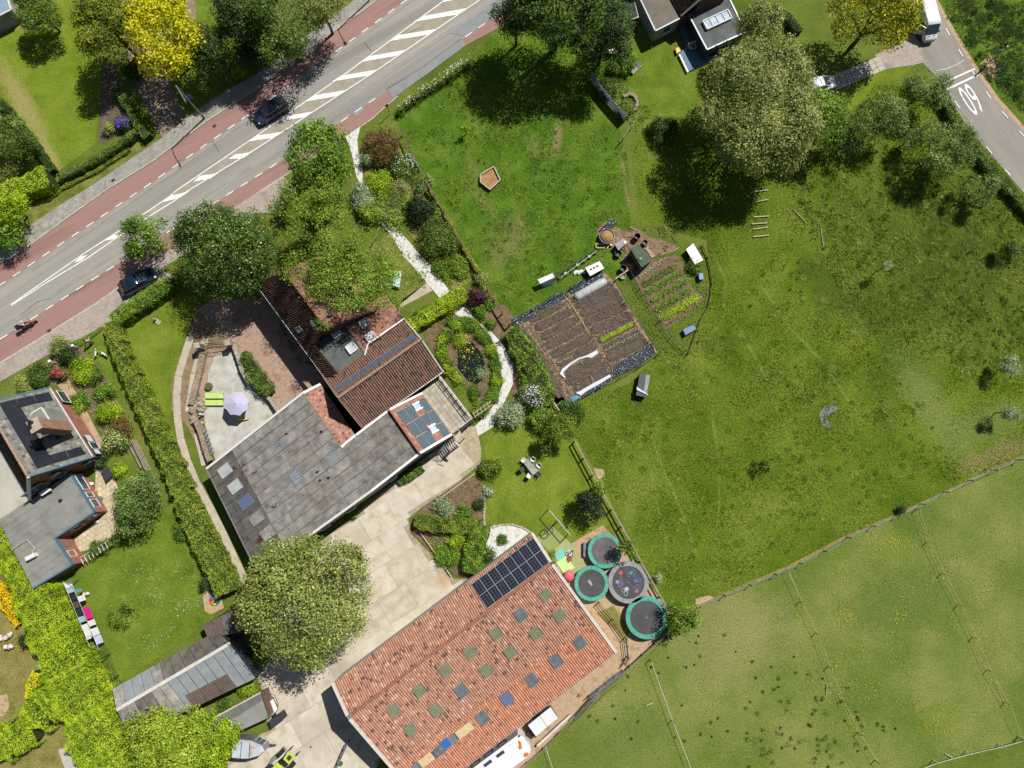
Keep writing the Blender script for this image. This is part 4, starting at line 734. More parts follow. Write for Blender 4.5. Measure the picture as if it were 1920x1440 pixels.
# ---------------- B: long grey building ----------------
G_ = thing('long_building', 'long building with grey corrugated sheet roof and white gutters between courtyard and yard', 'building', P(590, 900))
W1, W2, K1, K2, K3 = P(388, 879, 2.8), P(484, 1074, 2.8), P(569, 737, 5), P(697, 920, 5), P(640, 839, 5)
Q1, Q2 = P(726, 772, 4.3), P(786, 851, 4.3)
walls('wall', [W1, K1, K3, Q1, Q2, K2, W2], RENDER, G_, .01)
obj('roof_base', MB().quad(*[p - Vector((0, 0, .08)) for p in (W2, W1, K1, K2)]).quad(*[p - Vector((0, 0, .08)) for p in (Q2, Q1, K3, K2)]), BITU, G_)
vs_ = [0, .26, .41, .62, .82, 1]
for k in range(5):
    a, b, c, d = lerp(W2, K2, vs_[k]), lerp(W1, K1, vs_[k]), lerp(W1, K1, vs_[k + 1]), lerp(W2, K2, vs_[k + 1]); sheets(a, b, c, d, 11, 1, CSD if k == 0 else CS, G_, ribs=4, amp=.05)
sheets(Q2, Q1, K3, K2, 5, 4, CS, G_, ribs=8, amp=.05)
wp = (W1, W2, K2); U = (K1 - W1); U.normalize(); V = (W2 - W1).normalized(); V = (V - U * V.dot(U)).normalized()
for (u, v), m_ in zip([(423, 882), (442, 912), (462, 941), (482, 971), (503, 999)], [CCLR, CCLR, CBLU, CS[2], CS[1]]): lightpan(G_, u, v, wp, V, U, 1.15, 1.5, m_)
for u, v in ((518, 837), (557, 894), (624, 860)): glassbox(G_, u, v, wp, U, V, 1.2, 1.35, GLASSL, METAL, .1, 'roof_light', 4)
for u, v in ((541, 810), (606, 806), (599, 881), (604, 897), (620, 892)): pipe(G_, u, v, wp, .45)
for a, b in ((W1, K1), (W2, K2), (K2, Q2), (P(668, 816, 4.8), Q1)): obj('verge_board', MB().beam(a + Vector((0, 0, .08)), b + Vector((0, 0, .08)), .24, .2), WHITE, G_)
beamobj('gutter', W1 + Vector((-.05, 0, 0)), W2 + Vector((-.05, 0, 0)), .13, .1, METAL, G_)
for s in (.12, .3, .5, .72): window(G_, W2, K2, s, s + .07, 1.0, 2.0)
window(G_, K2, Q2, .25, .4, 1.0, 2.1)
# red tiled back slope of the long building
D1, D2 = P(601, 721, 3.9), P(666, 817, 3.9)
tiles('roof_tiles', D1, D2, K3, K1, T_RED, G_, .24, .3, .03, lab='small red clay tiles on the courtyard side')
obj('roof_base', MB().quad(*[p - Vector((0, 0, .06)) for p in (D1, D2, K3, K1)]), BITU, G_); walls('wall', [D1, D2, K3, K1], BRICKD, G_, .03)
for a, b in ((K1, D1), (K3, D2)): obj('verge_board', MB().beam(a + Vector((0, 0, .08)), b + Vector((0, 0, .08)), .26, .18), WHITE, G_)
# ---------------- C: red roof with solar panels and terrace ----------------
C_ = thing('garden_house', 'small red tiled building covered with greenish solar panels beside the roof terrace', 'building', P(790, 800))
Z3 = lambda x, y: (700 + x / 8.47, 690 + y / 8.47)
c1, c2, c3, c4 = P(*Z3(262, 662), 4.7), P(*Z3(775, 405), 3.5), P(*Z3(1245, 1056), 3.5), P(*Z3(745, 1352), 4.7)
walls('wall', [c1, c2, c3, c4], RENDER, C_, .01); tiles('roof_tiles', c3, c2, c1, c4, T_RED, C_, .22, .3, .03); obj('roof_base', MB().quad(*[p - Vector((0, 0, .06)) for p in (c3, c2, c1, c4)]), BITU, C_)
for a, b in ((c1, c2), (c4, c3)): obj('verge_board', MB().beam(a + Vector((0, 0, .1)), b + Vector((0, 0, .1)), .24, .2), WHITE, C_)
beamobj('ridge_cap', c1 + Vector((0, 0, .06)), c4 + Vector((0, 0, .06)), .2, .12, MORT, C_)
cp = (c1, c2, c3)
for q_, nu in (([(365, 705), (580, 590), (725, 770), (515, 895)], 2), ([(528, 905), (735, 785), (880, 968), (662, 1098)], 2), ([(675, 1110), (870, 995), (1005, 1165), (800, 1290)], 2), ([(705, 515), (805, 468), (935, 648), (842, 705)], 1), ([(855, 715), (962, 662), (1080, 845), (965, 905)], 1), ([(985, 912), (1095, 860), (1215, 1045), (1120, 1098)], 1), ([(742, 775), (842, 716), (950, 855), (850, 905)], 1)):
    panels(*[onplane(*Z3(*p), cp) for p in q_], nu, 1, SOLAR2, C_, ALUF, gap=.02)
U = (c2 - c1).normalized(); V = (c3 - c2).normalized(); V = (V - U * V.dot(U)).normalized()
for x, y in ((700, 610), (955, 965)): glassbox(C_, *Z3(x, y), cp, U, V, .8, .75, GLASSL, ALU, .12, 'roof_window')
Tt = thing('roof_terrace', 'pale paved roof terrace with dark railing and outside stairs', 'terrace', P(850, 750))
t1, t2, t3, t4 = P(847.5, 814, 3.1), P(887, 784, 3.1), P(824.5, 702, 3.1), P(789, 736, 3.1)
walls('wall', [t1, t2, t3, t4], RENDER, Tt, .0); obj('deck', MB().quad(*[p - Vector((0, 0, .05)) for p in (t1, t2, t3, t4)]), CONCJ, Tt)
PAV = [M('terrace_slab', [S(176, 168, 148), S(204, 196, 176)], scale=1, rough=.9, fine=.1), M('terrace_slab_worn', [S(164, 156, 138), S(192, 184, 164)], scale=1, rough=.9, fine=.12)]
for i in range(6):
    for j in range(11):
        q = [bil(t1, t2, t3, t4, (i + a) / 6, (j + b) / 11) for a, b in ((.03, .03), (.97, .03), (.97, .97), (.03, .97))]; obj('paving_slab', MB().slab(*q, .04, rnd.uniform(0, .01)), rnd.choice(PAV), Tt)
ra, rb = t2 + Vector((-.15, .05, 0)), t3 + Vector((-.1, -.1, 0))
for z_ in (.35, .7, 1.05): beamobj('handrail' if z_ > 1 else 'rail', ra + Vector((0, 0, z_)), rb + Vector((0, 0, z_)), .06, .05, WHITE if z_ > 1 else DGREY, Tt)
for k in range(8): p = lerp(ra, rb, k / 7); beamobj('baluster', p, p + Vector((0, 0, 1.05)), .07, .07, DGREY, Tt)
beamobj('handrail', t2 + Vector((0, 0, 1.05)), P(864, 801, 4.15), .06, .05, WHITE, Tt)
for k in range(4): p = lerp(ra + Vector((-.55, .2, 0)), rb + Vector((-.5, .3, 0)), .05 + k * .3); 
beamobj('rail', ra + Vector((-.6, .25, .05)), rb + Vector((-.6, .35, .05)), .1, .08, DGREY, Tt)
st = thing('staircase', 'pale outside staircase of open treads down from the roof terrace', 'stairs', P(838, 842))
n = 9
sa, sb = P(855, 828, 2.9), P(826, 850, .3); sdv = (sb - sa); sdv.z = 0; sx = sdv.normalized(); sy = Vector((-sx.y, sx.x, 0))
for i in range(n): p = lerp(sa, sb, i / (n - 1)); obj('tread', MB().slab(p - sy * .5 - sx * .06, p + sy * .5 - sx * .06, p + sy * .5 + sx * .07, p - sy * .5 + sx * .07, .05, 0), WHITE, st)
for s in (-.62, .62): beamobj('stringer', sa + sy * s + Vector((0, 0, -.05)), sb + sy * s + Vector((0, 0, -.05)), .06, .22, DGREY, st); beamobj('handrail', sa + sy * s + Vector((0, 0, .9)), sb + sy * s + Vector((0, 0, .9)), .05, .05, WOODG, st)
l = PP([(850, 816), (861, 808), (868, 818), (856, 828)], 3.05); obj('landing', MB().slab(*l, .1, 0), WOODP, st); 
for p in l: beamobj('post', Vector((p.x, p.y, 0)), p + Vector((0, 0, .9)), .08, .08, WHITE, st)
q = PP([(811, 862), (819, 856), (826, 863), (821, 866)], .1); obj('bottom_landing', MB().slab(*q, .15, .05), WOODG, st)
# ---------------- D: the old farmhouse ----------------
Fh = thing('farmhouse', 'old farmhouse with brown and red pantile roofs around a flat roofed middle', 'house', P(640, 640))
a1, a2 = P(478, 530, 4.3), P(609, 708, 4.3)                     # west eave
r1_, r2_ = P(533, 508, 8.0), P(612, 615, 8.0)
# west slope: upper gable part then the catslide beside the flat roof
f1, f2 = P(590, 646, 5.6), P(634, 698, 5.6); am = lerp(a1, a2, .62)
wpl = (a1, a2, r2_)
rm = onplane(612, 615, wpl); k1 = onplane(590, 646, wpl); k2 = onplane(634, 700, wpl); rt0 = onplane(533, 508, wpl)
tiles('roof_tiles', lerp(a1, a2, .0), lerp(a1, a2, .64), rm, rt0, T_DARK, Fh, .25, .33, lab='dark brown weathered pantiles'); 
tiles('roof_tiles', lerp(a1, a2, .64), a2, k2, k1, T_DARK, Fh, .25, .33)
tiles('roof_tiles', lerp(a1, a2, .60), lerp(a1, a2, .66), k1, rm, T_DARK, Fh, .25, .33)
obj('roof_base', MB().quad(*[p - Vector((0, 0, .1)) for p in (a1, lerp(a1, a2, .64), rm, rt0)]).quad(*[p - Vector((0, 0, .1)) for p in (lerp(a1, a2, .64), a2, k2, k1)]), BITU, Fh)
# east slope
e2_, e1_ = P(706, 581, 4.6), P(622, 468, 4.6)
tiles('roof_tiles', e1_, e2_, rm, rt0, T_RED, Fh, .25, .33, lab='red pantiles of the sunny slope'); obj('roof_base', MB().quad(*[p - Vector((0, 0, .1)) for p in (e1_, e2_, rm, rt0)]), BITU, Fh)
walls('wall', [a1, lerp(a1, a2, .64), rm, e2_, e1_, rt0], BRICKD, Fh, .012)
obj('ridge_tiles', MB().tube([rt0 + Vector((0, 0, .05)), rm + Vector((0, 0, .05))], .13, 7), MORT, Fh); obj('verge_board', MB().beam(rm + Vector((0, 0, .04)), e2_ + Vector((0, 0, .04)), .16, .2), WOODB, Fh)
beamobj('gutter', a1, a2, .14, .12, WHITE, Fh)
# flat roof
fl = PP([(590, 646), (644, 606), (686, 665), (634, 700)], 4.9); obj('flat_roof', MB().slab(*fl, .15, 0), BITUD, Fh); walls('wall', fl, BRICKD, Fh)
for (u0, v0), (u1, v1) in (((609, 632), (652, 687)), ((627, 618), (669, 676))): obj('roof_seam', MB().beam(P(u0, v0, 4.915), P(u1, v1, 4.915), .04, .02), BITU, Fh)
fU = (fl[1] - fl[0]).normalized(); fV = (fl[2] - fl[1]).normalized()
for u, v in ((630, 624), (660, 653)):
    glassbox(Fh, u, v, (fl[0], fl[1], fl[2]), fU, fV, .95, .95, DOME, WHITE, .25, 'roof_dome')
# wing two
g1, g2, h1, h2, i1, i2 = P(607, 707, 4.2), P(757, 597, 4.2), P(634, 746, 7.6), P(790, 636, 7.6), P(680, 803, 4.3), P(831, 697, 4.3)
tiles('roof_tiles', g1, g2, h2, h1, T_MIX, Fh, .25, .34); tiles('roof_tiles', i1, i2, h2, h1, T_MIX, Fh, .25, .34, lab='striped brown and red pantiles of the south wing')
obj('roof_base', MB().quad(*[p - Vector((0, 0, .1)) for p in (g1, g2, h2, h1)]).quad(*[p - Vector((0, 0, .1)) for p in (h1, h2, i2, i1)]), BITU, Fh)
walls('wall', [g1, g2, h2, i2, i1, h1], BRICKD, Fh, .015)
for p, t in resample([h1, h2], .45): obj('ridge_tile', MB().tube([p + Vector((0, 0, .05)), p + t * .46 + Vector((0, 0, .07))], [.14, .16], 7), MORTP, Fh)
beamobj('gutter', i1, i2, .15, .12, WHITE, Fh); obj('verge_board', MB().beam(h2, i2, .14, .16), WHITE, Fh); obj('verge_board', MB().beam(h2, g2, .14, .16), STONEC, Fh)
for a, b in ((h1, g1), (h1, i1)): obj('verge_board', MB().beam(a, b, .14, .16), MORTP, Fh)
gp = (g1, g2, h2); q = [onplane(u, v, gp) for u, v in ((627, 731), (776, 628), (783, 634), (632, 738))]; panels(*q, 10, 1, SOLARB2, Fh, ALUF, gap=.015, up=.18)
for u, v in ((588, 607), (591, 612)): pipe(Fh, u, v, wpl, .6, .14, DGREY)
glassbox(Fh, 562, 618, wpl, (a2 - a1).normalized(), (rm - lerp(a1, a2, .64)).normalized(), .6, .8, GLASSL, METAL, .1, 'roof_window')
pipe(Fh, 621, 591, (e1_, e2_, rm), .5, .16, DGREY)
# lean-to roof to the north-east of the flat roof
j1, j2, j3, j4 = P(644, 607, 5.0), P(686, 666, 5.0), P(764, 606, 3.6), P(722, 552, 3.6)
tiles('roof_tiles', j4, j3, j2, j1, T_RED, Fh, .25, .33); obj('roof_base', MB().quad(*[p - Vector((0, 0, .08)) for p in (j4, j3, j2, j1)]), BITU, Fh); walls('wall', [j1, j2, j3, j4], BRICKD, Fh, .02)
jp = (j1, j2, j3); jU = (j3 - j2).normalized(); jV = (j2 - j1).normalized()
glassbox(Fh, 696, 634, jp, jU, jV, 1.0, .95, DOME, WHITE, .35, 'roof_dome'); glassbox(Fh, 683, 607, jp, jU, jV, .9, .8, DOME, WHITE, .3, 'roof_dome')
obj('flashing', MB().beam(P(684, 666, 5.2), P(690, 645, 5.3), .16, .1).beam(P(690, 645, 5.3), P(757, 598, 4.5), .16, .1), WHITE, Fh)
for s in (.08, .2, .34, .48): window(Fh, a1, lerp(a1, a2, .64), s, s + .06, 1.1, 2.5)
# ---------------- E: left house ----------------
Lh = thing('brick_house', 'brick house with blue fascia boards and black solar panels at the left edge', 'house', P(70, 870))
n1, n2, q1 = P(174, 857, 2.9), P(93, 727, 2.9), P(53, 894, 7.7); q2 = onplane(-28, 755, (n1, n2, q1)); s1, s2 = P(55, 938, 2.6), P(-26, 799, 2.6)
tiles('roof_tiles', n1, n2, q2, q1, T_GREY, Lh, .3, .36, .025, .03); tiles('roof_tiles', s1, s2, q2, q1, T_BRN_SHADE, Lh, .3, .36, .025, .03)  # dark brown on the southwest slope is its shade put into the tile colour
obj('roof_base', MB().quad(*[p - Vector((0, 0, .1)) for p in (n1, n2, q2, q1)]).quad(*[p - Vector((0, 0, .1)) for p in (s1, s2, q2, q1)]), BITU, Lh)
walls('wall', [n1, n2, q2, s2, s1, q1], BRICKW, Lh, .05)
for p, t in resample([q1, q2], .42): obj('ridge_tile', MB().tube([p + Vector((0, 0, .03)), p + t * .43 + Vector((0, 0, .05))], [.13, .15], 7), MORTP, Lh)
for a, b in ((q1, n1), (q2, n2)): obj('fascia_board', MB().beam(a + Vector((0, 0, -.14)), b + Vector((0, 0, -.14)), .14, .34), BLUEF, Lh)
obj('fascia_board', MB().beam(q1, s1, .2, .3), WHITE, Lh); beamobj('gutter', n1, n2, .14, .12, WHITE, Lh); beamobj('gutter', s1, s2, .14, .12, METAL, Lh)
lp = (n1, n2, q1)
def LQ(l, nu, nv): panels(*[onplane(u, v, lp) for u, v in l], nu, nv, SOLARB, Lh, BLACK, gap=.006, up=.1, rim=.02)
LQ([(70, 879), (101, 869), (29, 749), (-2, 757)], 2, 7); LQ([(31, 749), (61, 743), (69, 756), (39, 764)], 2, 1); LQ([(63, 742), (91, 736), (99, 751), (70, 756)], 2, 1)
LQ([(93, 854), (122, 846), (130, 861), (101, 869)], 2, 1); LQ([(124, 846), (151, 838), (160, 852), (131, 860)], 2, 1)
cc = P(65, 797, 9.4); ch = obj('chimney', MB().box((cc.x, cc.y, 7.0), (1.0, 1.15, 4.8), R(31)), M('chimney_brick', [S(150, 112, 90), S(178, 138, 112)], scale=2, rough=.9, fine=.2), Lh); obj('chimney_cap', MB().box((cc.x, cc.y, 9.45), (1.15, 1.3, .12), R(31)), STONE, ch)
for i in range(2): obj('chimney_pot', MB().tube([(cc.x - .25 - .1 * i, cc.y + .25 - .5 * i, 9.5), (cc.x - .25 - .1 * i, cc.y + .25 - .5 * i, 9.85)], .2, 10), BLACK, ch)
dz = PP([(58, 776), (78, 764), (95, 790), (76, 802)], 6.6); dm = obj('dormer', MB().hull8([(p.x, p.y, 3.6) for p in dz][::-1], list(dz)[::-1]), BITU, Lh); obj('dormer_trim', MB().beam(dz[0], dz[1], .12, .14).beam(dz[1], dz[2], .12, .14), WHITE, dm)
window(Lh, dz[1], dz[2], .1, .9, 5.4, 6.4, name='dormer_window')
window(Lh, n2, n1, .04, .2, .9, 2.3, proud=-.15); window(Lh, n2, n1, .68, .78, 1.2, 2.3, BLUEF, proud=-.15, glass=WHITE); window(Lh, n2, n1, .79, .88, .9, 2.3, proud=-.15); window(Lh, n2, n1, .89, .96, 1.3, 2.3, BLUEF, proud=-.15, glass=WHITE)
for s, z0, z1 in ((.08, 3.6, 4.6), (.25, 3.4, 4.8), (.5, 3.1, 4.6), (.78, 1.0, 2.2)): window(Lh, s1, n1, s, s + .13, z0, z1, METAL, proud=-.1)
an = [P(0 - 40, 932, 2.6), P(55, 939, 2.6), P(132, 887, 2.6), P(177, 960, 2.6), P(103, 1009, 2.6), P(135.5, 1059, 2.6), P(62, 1103, 2.6), P(-3, 983, 2.6)]
an = [P(-3, 975, 2.6)] + an[1:7] ; af = MB()
af.poly([p + Vector((0, 0, .02)) for p in an][::-1]); afo = obj('flat_roof', af, BITU, Lh); walls('wall', an, BRICKW, Lh, .012)
for a, b in zip(an[2:], an[3:]): obj('fascia_board', MB().beam(a + Vector((0, 0, -.08)), b + Vector((0, 0, -.08)), .16, .3), BLUEF, Lh); 
for k in range(12):
    a = lerp(an[0], an[6], (k + .6) / 12.5); d_ = (an[2] - an[1]).normalized() * (4.2 if k < 8 else 4.2); b = a + d_; obj('roof_seam', MB().beam(a + Vector((0, 0, .03)), b + Vector((0, 0, .03)), .03, .014), BITUB, Lh)
obj('lean_to_roof', MB().poly(PP([(-40, 778), (54, 938), (-2, 975), (-60, 1010)], 2.55)), M('pale_sheet_roof', [S(176, 172, 156), S(202, 198, 182)], scale=.5, rough=.8, fine=.05), Lh)
obj('roof_vent', MB().disc(P(115, 938, 2.6), .14, 2.6, 2.9, 10), BLACK, Lh); ac = P(58, 1044, 3.0)
acu = obj('air_conditioner', MB().box((ac.x, ac.y, 2.9), (1.0, .42, .6), R(28)), WHITE, Lh); obj('air_pipe', MB().tube([ac, P(65, 1028, 2.75), P(51, 1012, 2.75), P(23, 1030, 2.75)], .05, 6), WOODP, acu)
for (i, s0, s1_) in ((2, .05, .42), (2, .5, .62), (2, .68, .88), (3, .1, .3), (3, .5, .72), (4, .05, .35), (4, .5, .72)): window(Lh, an[i], an[i + 1], s0, s1_, .95, 2.1, [WHITE, BLUEF][i == 4 and s0 < .1], proud=-.0)
cv = P(85, 924, 4.0); obj('bay_canopy', MB().slab(*PP([(72, 925), (88, 914), (97, 918), (78, 930)], 3.3), .12, 0), WHITE, Lh)
# ---------------- F: house at the top right ----------------
Th = thing('modern_house', 'dark flat roofed house with long skylight and brown tiled middle at the top edge', 'house', P(1290, 10))
Z7 = lambda x, y: (1180 + x / 7.385, y / 7.385)
w1 = [P(*Z7(x, y), 2.3) for x, y in ((-60, -450), (360, 430), (705, 255), (300, -550))]
obj('flat_roof', MB().poly(w1[::-1]), BITUB, Th); walls('wall', w1, RENDER, Th, .01)
for a, b in ((w1[0], w1[1]), (w1[1], w1[2])): obj('roof_edge', MB().beam(a, b, .16, .16), METAL, Th)
y1, y2, y3, y4 = P(*Z7(715, 225), 2.5), P(*Z7(330, -480), 2.5), P(*Z7(700, -600), 4.6), P(*Z7(985, -10), 4.6)
tiles('roof_tiles', y1, y2, y3, y4, T_BRN_SHADE, Th, .3, .38, .03, .04); obj('verge_board', MB().beam(y1, y4, .14, .2), STONEC, Th); walls('wall', [y1, y2, y3, y4, P(1360, -5, 3), P(1300, 25, 2.4)], BRICKD, Th)
y5 = P(*Z7(1330, -260), 2.6); tiles('roof_tiles', P(*Z7(1000, -700), 2.6), y5, y4, y3, T_BRN_SHADE, Th, .3, .38, .03, .04)
w2 = [P(*Z7(x, y), 2.2) for x, y in ((820, 205), (1075, 690), (1610, 445), (1370, -40))]; obj('flat_roof', MB().poly(w2[::-1]), BITUD, Th); walls('wall', w2, DGREY, Th, .012)
for i in range(4): obj('roof_edge', MB().beam(w2[i], w2[(i + 1) % 4], .16, .18), METAL, Th)
glassbox(Th, *Z7(1210, 290), tuple(w2[:3]), (w2[2] - w2[1]).normalized(), (w2[1] - w2[0]).normalized(), 3.3, 1.15, GLASSL, WHITE, .3, 'skylight', 3)
window(Th, w2[1], w2[2], .3, .7, .3, 1.9, DGREY); window(Th, w2[0], w2[1], .3, .7, .3, 1.9, DGREY); window(Th, w1[1], w1[2], .35, .7, .9, 1.9)
dk = obj('decking', MB().prism(PP([Z7(680, 370), Z7(830, 200), Z7(1075, 690), Z7(1400, 560), Z7(1410, 740), Z7(815, 1005), Z7(690, 760), Z7(790, 640)]), 0, .25), DECKB, tag(thing('terrace_deck', 'blue grey garden deck with white edge beside the dark flat roofed house', 'deck', P(1300, 110))))
obj('deck_edge', MB().beam(P(*Z7(690, 750), .3), P(*Z7(812, 1000), .3), .2, .1), WHITE, dk.parent)
gh = thing('greenhouse', 'small glass greenhouse with dark panes half hidden under the big tree', 'greenhouse', P(1165, 40)); q = [P(1140, 55, 2), P(1197, 32, 2), P(1190, 5, 2.6), P(1150, 8, 2.6)]
obj('glass_roof', MB().quad(*q), GLASS, gh); obj('frame', MB().beam(q[0], q[1], .12, .12).beam(q[1], q[2], .07).beam(q[3], q[0], .07).beam(lerp(q[0], q[1], .33), lerp(q[3], q[2], .33), .05).beam(lerp(q[0], q[1], .66), lerp(q[3], q[2], .66), .05), WHITE, gh); walls('wall', q, GLASS, gh)
ca = thing('corner_house', 'corner of a building with pale blue roof edge at the top left', 'house', P(0, 10)); q = PP([(-60, -60), (-5, -60), (21, 18), (-60, 60)], 2.2); obj('roof', MB().slab(*q, .2, 0), flat('pale_blue_roof', S(150, 172, 184)), ca); walls('wall', q, RENDER, ca, .02); obj('gutter', MB().beam(q[1], q[2], .16, .12).beam(q[2], q[3], .16, .12), WHITE, ca)
# ---------------- G: sheds ----------------
Gs = thing('long_shed', 'long low shed with patched grey corrugated gable roof beside the tall hedge', 'shed', P(350, 1270))
l1, l2, m1_, m2_, o1, o2 = P(212, 1292, 2.4), P(388, 1196, 2.4), P(219, 1331, 3.3), P(432, 1206, 3.3), P(246, 1382, 2.5), P(480, 1270, 2.5)
l2 = P(408, 1183, 2.4); walls('wall', [l1, l2, m2_, o2, o1, m1_], DGREY, Gs, .01); obj('roof_base', MB().quad(*[p - Vector((0, 0, .07)) for p in (l1, l2, m2_, m1_)]).quad(*[p - Vector((0, 0, .07)) for p in (o1, o2, m2_, m1_)]), DGREY, Gs)
sheets(l1, lerp(l1, l2, .45), lerp(m1_, m2_, .42), m1_, 5, 1, [CMETAL, CS[0]], Gs, 7, .04); sheets(lerp(l1, l2, .45), l2, m2_, lerp(m1_, m2_, .42), 6, 1, [CBRN, CSD[1]], Gs, 7, .04)
sheets(o1, lerp(o1, o2, .46), lerp(m1_, m2_, .44), m1_, 6, 1, [CS[0], CSD[1], CS[2]], Gs, 7, .04); sheets(lerp(o1, o2, .46), o2, m2_, lerp(m1_, m2_, .44), 7, 1, [CMETAL], Gs, 7, .045)
sheets(lerp(o1, o2, .5), lerp(o1, o2, .85), lerp(lerp(o1, o2, .85), lerp(m1_, m2_, .85), .4), lerp(lerp(o1, o2, .5), lerp(m1_, m2_, .5), .4), 3, 1, [CBRN], Gs, 7, .045, up=.1)
obj('ridge_cap', MB().beam(m1_ + Vector((0, 0, .06)), m2_ + Vector((0, 0, .06)), .34, .05), STONEC, Gs)
ex = [P(380, 1172, 2.3), P(420, 1150, 2.3), P(450, 1150, 2.3), P(432, 1200, 2.7), P(388, 1196, 2.5)]; walls('wall', ex, DGREY, Gs); sheets(ex[0], P(450, 1138, 2.3), P(455, 1185, 2.75), P(390, 1196, 2.55), 4, 1, [CBRN, CSD[1]], Gs, 8, .025)
obj('wood_store', MB().prism(PP([(202, 1318), (212, 1312), (226, 1342), (218, 1350)], 1.2), 0, 1.2), DGREY, Gs)
fs = thing('flat_shed', 'small shed with flat grey bitumen roof and pale timber edge above the horse trailer', 'shed', P(450, 1345)); q = PP([(399, 1349), (489, 1300), (505, 1345), (408, 1389)], 2.4)
obj('flat_roof', MB().slab(*q, .1, 0), BITU, fs); walls('wall', q, WOODB, fs, .02); obj('roof_edge', MB().beam(q[0] + Vector((0, .1, .03)), q[1] + Vector((0, .1, .03)), .16, .1), WOODP, fs); obj('roof_edge', MB().beam(q[1], q[2], .06, .08), DGREY, fs)
q2_ = [lerp(q[0], q[3], .0) , lerp(q[0], q[1], .98), lerp(lerp(q[0], q[3], .28), lerp(q[1], q[2], .28), .98), lerp(q[0], q[3], .5)]; obj('roof_patch', MB().quad(*[p + Vector((0, 0, .015)) for p in q2_]), M('bitumen_patch', [S(104, 104, 100), S(122, 122, 116)], scale=1, fine=.05), fs)

MOSS = leafm('red_roof_moss', [S(90, 44, 40), S(120, 64, 54)], gain=.9)
for i, (u, v, r_, n_) in enumerate([(438, 879, .35, 60), (446, 900, .25, 40), (456, 872, .3, 40), (462, 882, .35, 60), (478, 886, .3, 40), (492, 1006, .5, 90), (508, 1001, .3, 40), (487, 1014, .4, 50), (515, 948, .3, 30)]):
    rg = np.random.default_rng(i); c = onplane(u, v, wp); U_ = (W2 - W1).normalized(); V_ = (K1 - W1).normalized(); q = rg.normal(0, r_ * .55, (n_, 2)); pts = np.array(c) + q[:, :1] * np.array(V_) + q[:, 1:] * np.array(U_) * .6; pts[:, 2] += .09
    npobj('moss_patch', leafq(rg, pts, np.tile([0, 0, 1.], (n_, 1)), .13, .4, .9), 4, rg.uniform(0, 1, n_), MOSS, G_, kind='stuff')
L_BRI2 = leafm('leaf_deep_green', [S(34, 60, 20), S(66, 100, 32), S(118, 148, 62)])
# ---------------- trees ----------------
TR = 'trees around the houses'
tree('tree', 'round mid green lawn tree casting its shadow on the top left lawn', 'tree', 74, 22, 3.6, (2.7, 2.6, 2.4), L_MID, .2, 1)
tree('tree', 'green tree left of the golden one beside the top left lawn', 'tree', 208, 52, 5.5, (4.2, 4.0, 3.6), leafm('leaf_green_gold', [S(60, 84, 24), S(110, 126, 34), S(186, 176, 40)]), .24, 2)
tree('golden_tree', 'bright golden yellow leaved tree beside the main road, the larger one', 'tree', 308, 68, 6, (4.1, 5.7, 3.6), L_YEL, .3, 3, cover=2.3, lobes=18)
tree('golden_tree', 'golden tree with green patches beside the white van', 'tree', 1642, 30, 5.5, (5.0, 3.6, 3.2), leafm('leaf_gold_green', [S(84, 100, 18), S(150, 150, 18), S(236, 200, 20)]), .28, 4, cover=2.1)
tree('tree', 'dark blue green tree between the golden tree and the wood by the road', 'tree', 402, 92, 4.5, (2.8, 3.0, 2.8), L_DK, .22, 5)
tree('tree', 'dark tree at the top edge nearest the dark blue green one', 'tree', 455, 20, 6.5, (3.6, 3.8, 3.4), L_DK, .24, 6)
tree('tree', 'large brownish green tree over the footpath at the top edge', 'tree', 530, 45, 6.5, (4.6, 4.0, 3.8), L_MID, .24, 7, cover=2.2)
tree('tree', 'light green tree at the top edge beside the footpath end', 'tree', 600, 5, 5.5, (3.2, 3.2, 3.0), L_YG, .22, 8, cover=1.9)
tree('tree', 'dark low tree behind the footpath below the wood', 'tree', 490, 90, 3.2, (3.6, 2.2, 2.4), L_OLD, .22, 9)
tree('tree', 'huge dark green tree at the middle of the top edge over the paddock', 'tree', 1048, 6, 8, (6.6, 4.7, 5.0), L_BRI2, .25, 10, lobes=24)
tree('tree', 'dark tree joined to the right of the huge one by the greenhouse', 'tree', 1135, 60, 6, (3.6, 4.0, 3.6), L_DK, .22, 11)
tree('tree', 'dark tree left of the huge one overhanging the main road', 'tree', 968, 22, 6, (2.8, 2.8, 3), L_DK, .22, 12, cover=1.8)
tree('tree', 'dense bright green round tree beside the main road opposite the parked cars', 'tree', 600, 302, 5, (3.9, 3.9, 3.5), L_BRI, .27, 13, cover=2.8)
tree('walnut_tree', 'wide thin leaved tree with showing branches over the farmhouse roof', 'tree', 650, 500, 9.3, (7.3, 5.7, 1.5), L_WAL, .2, 14, cover=1.2, lobes=60, lr=.18, limbs=40, inner=.12, spread=.95, trunk=.14, clump=1.3, smin=.1)
tree('walnut_tree', 'thin leaved tree with showing branches between road and farmhouse, nearer the dense round tree', 'tree', 580, 385, 6.2, (4.2, 3.0, 1.6), L_WAL, .2, 15, cover=1.5, lobes=34, lr=.22, limbs=24, inner=.1, spread=.95, trunk=.12, clump=1.3, smin=.1)
tree('chestnut_tree', 'big round dark tree dotted with cream flower candles by the courtyard', 'tree', 415, 474, 5.8, (5.7, 5.7, 4.6), L_BRI2, .22, 16, cover=3.1, lobes=34, lr=.3, flowers=(FW, 1500, .15))
tree('tree', 'small bright green tree between the parked navy car and the flowering chestnut', 'tree', 270, 444, 3.8, (2.9, 2.7, 2.2), L_BRI, .24, 17, cover=2.1, lr=.32)
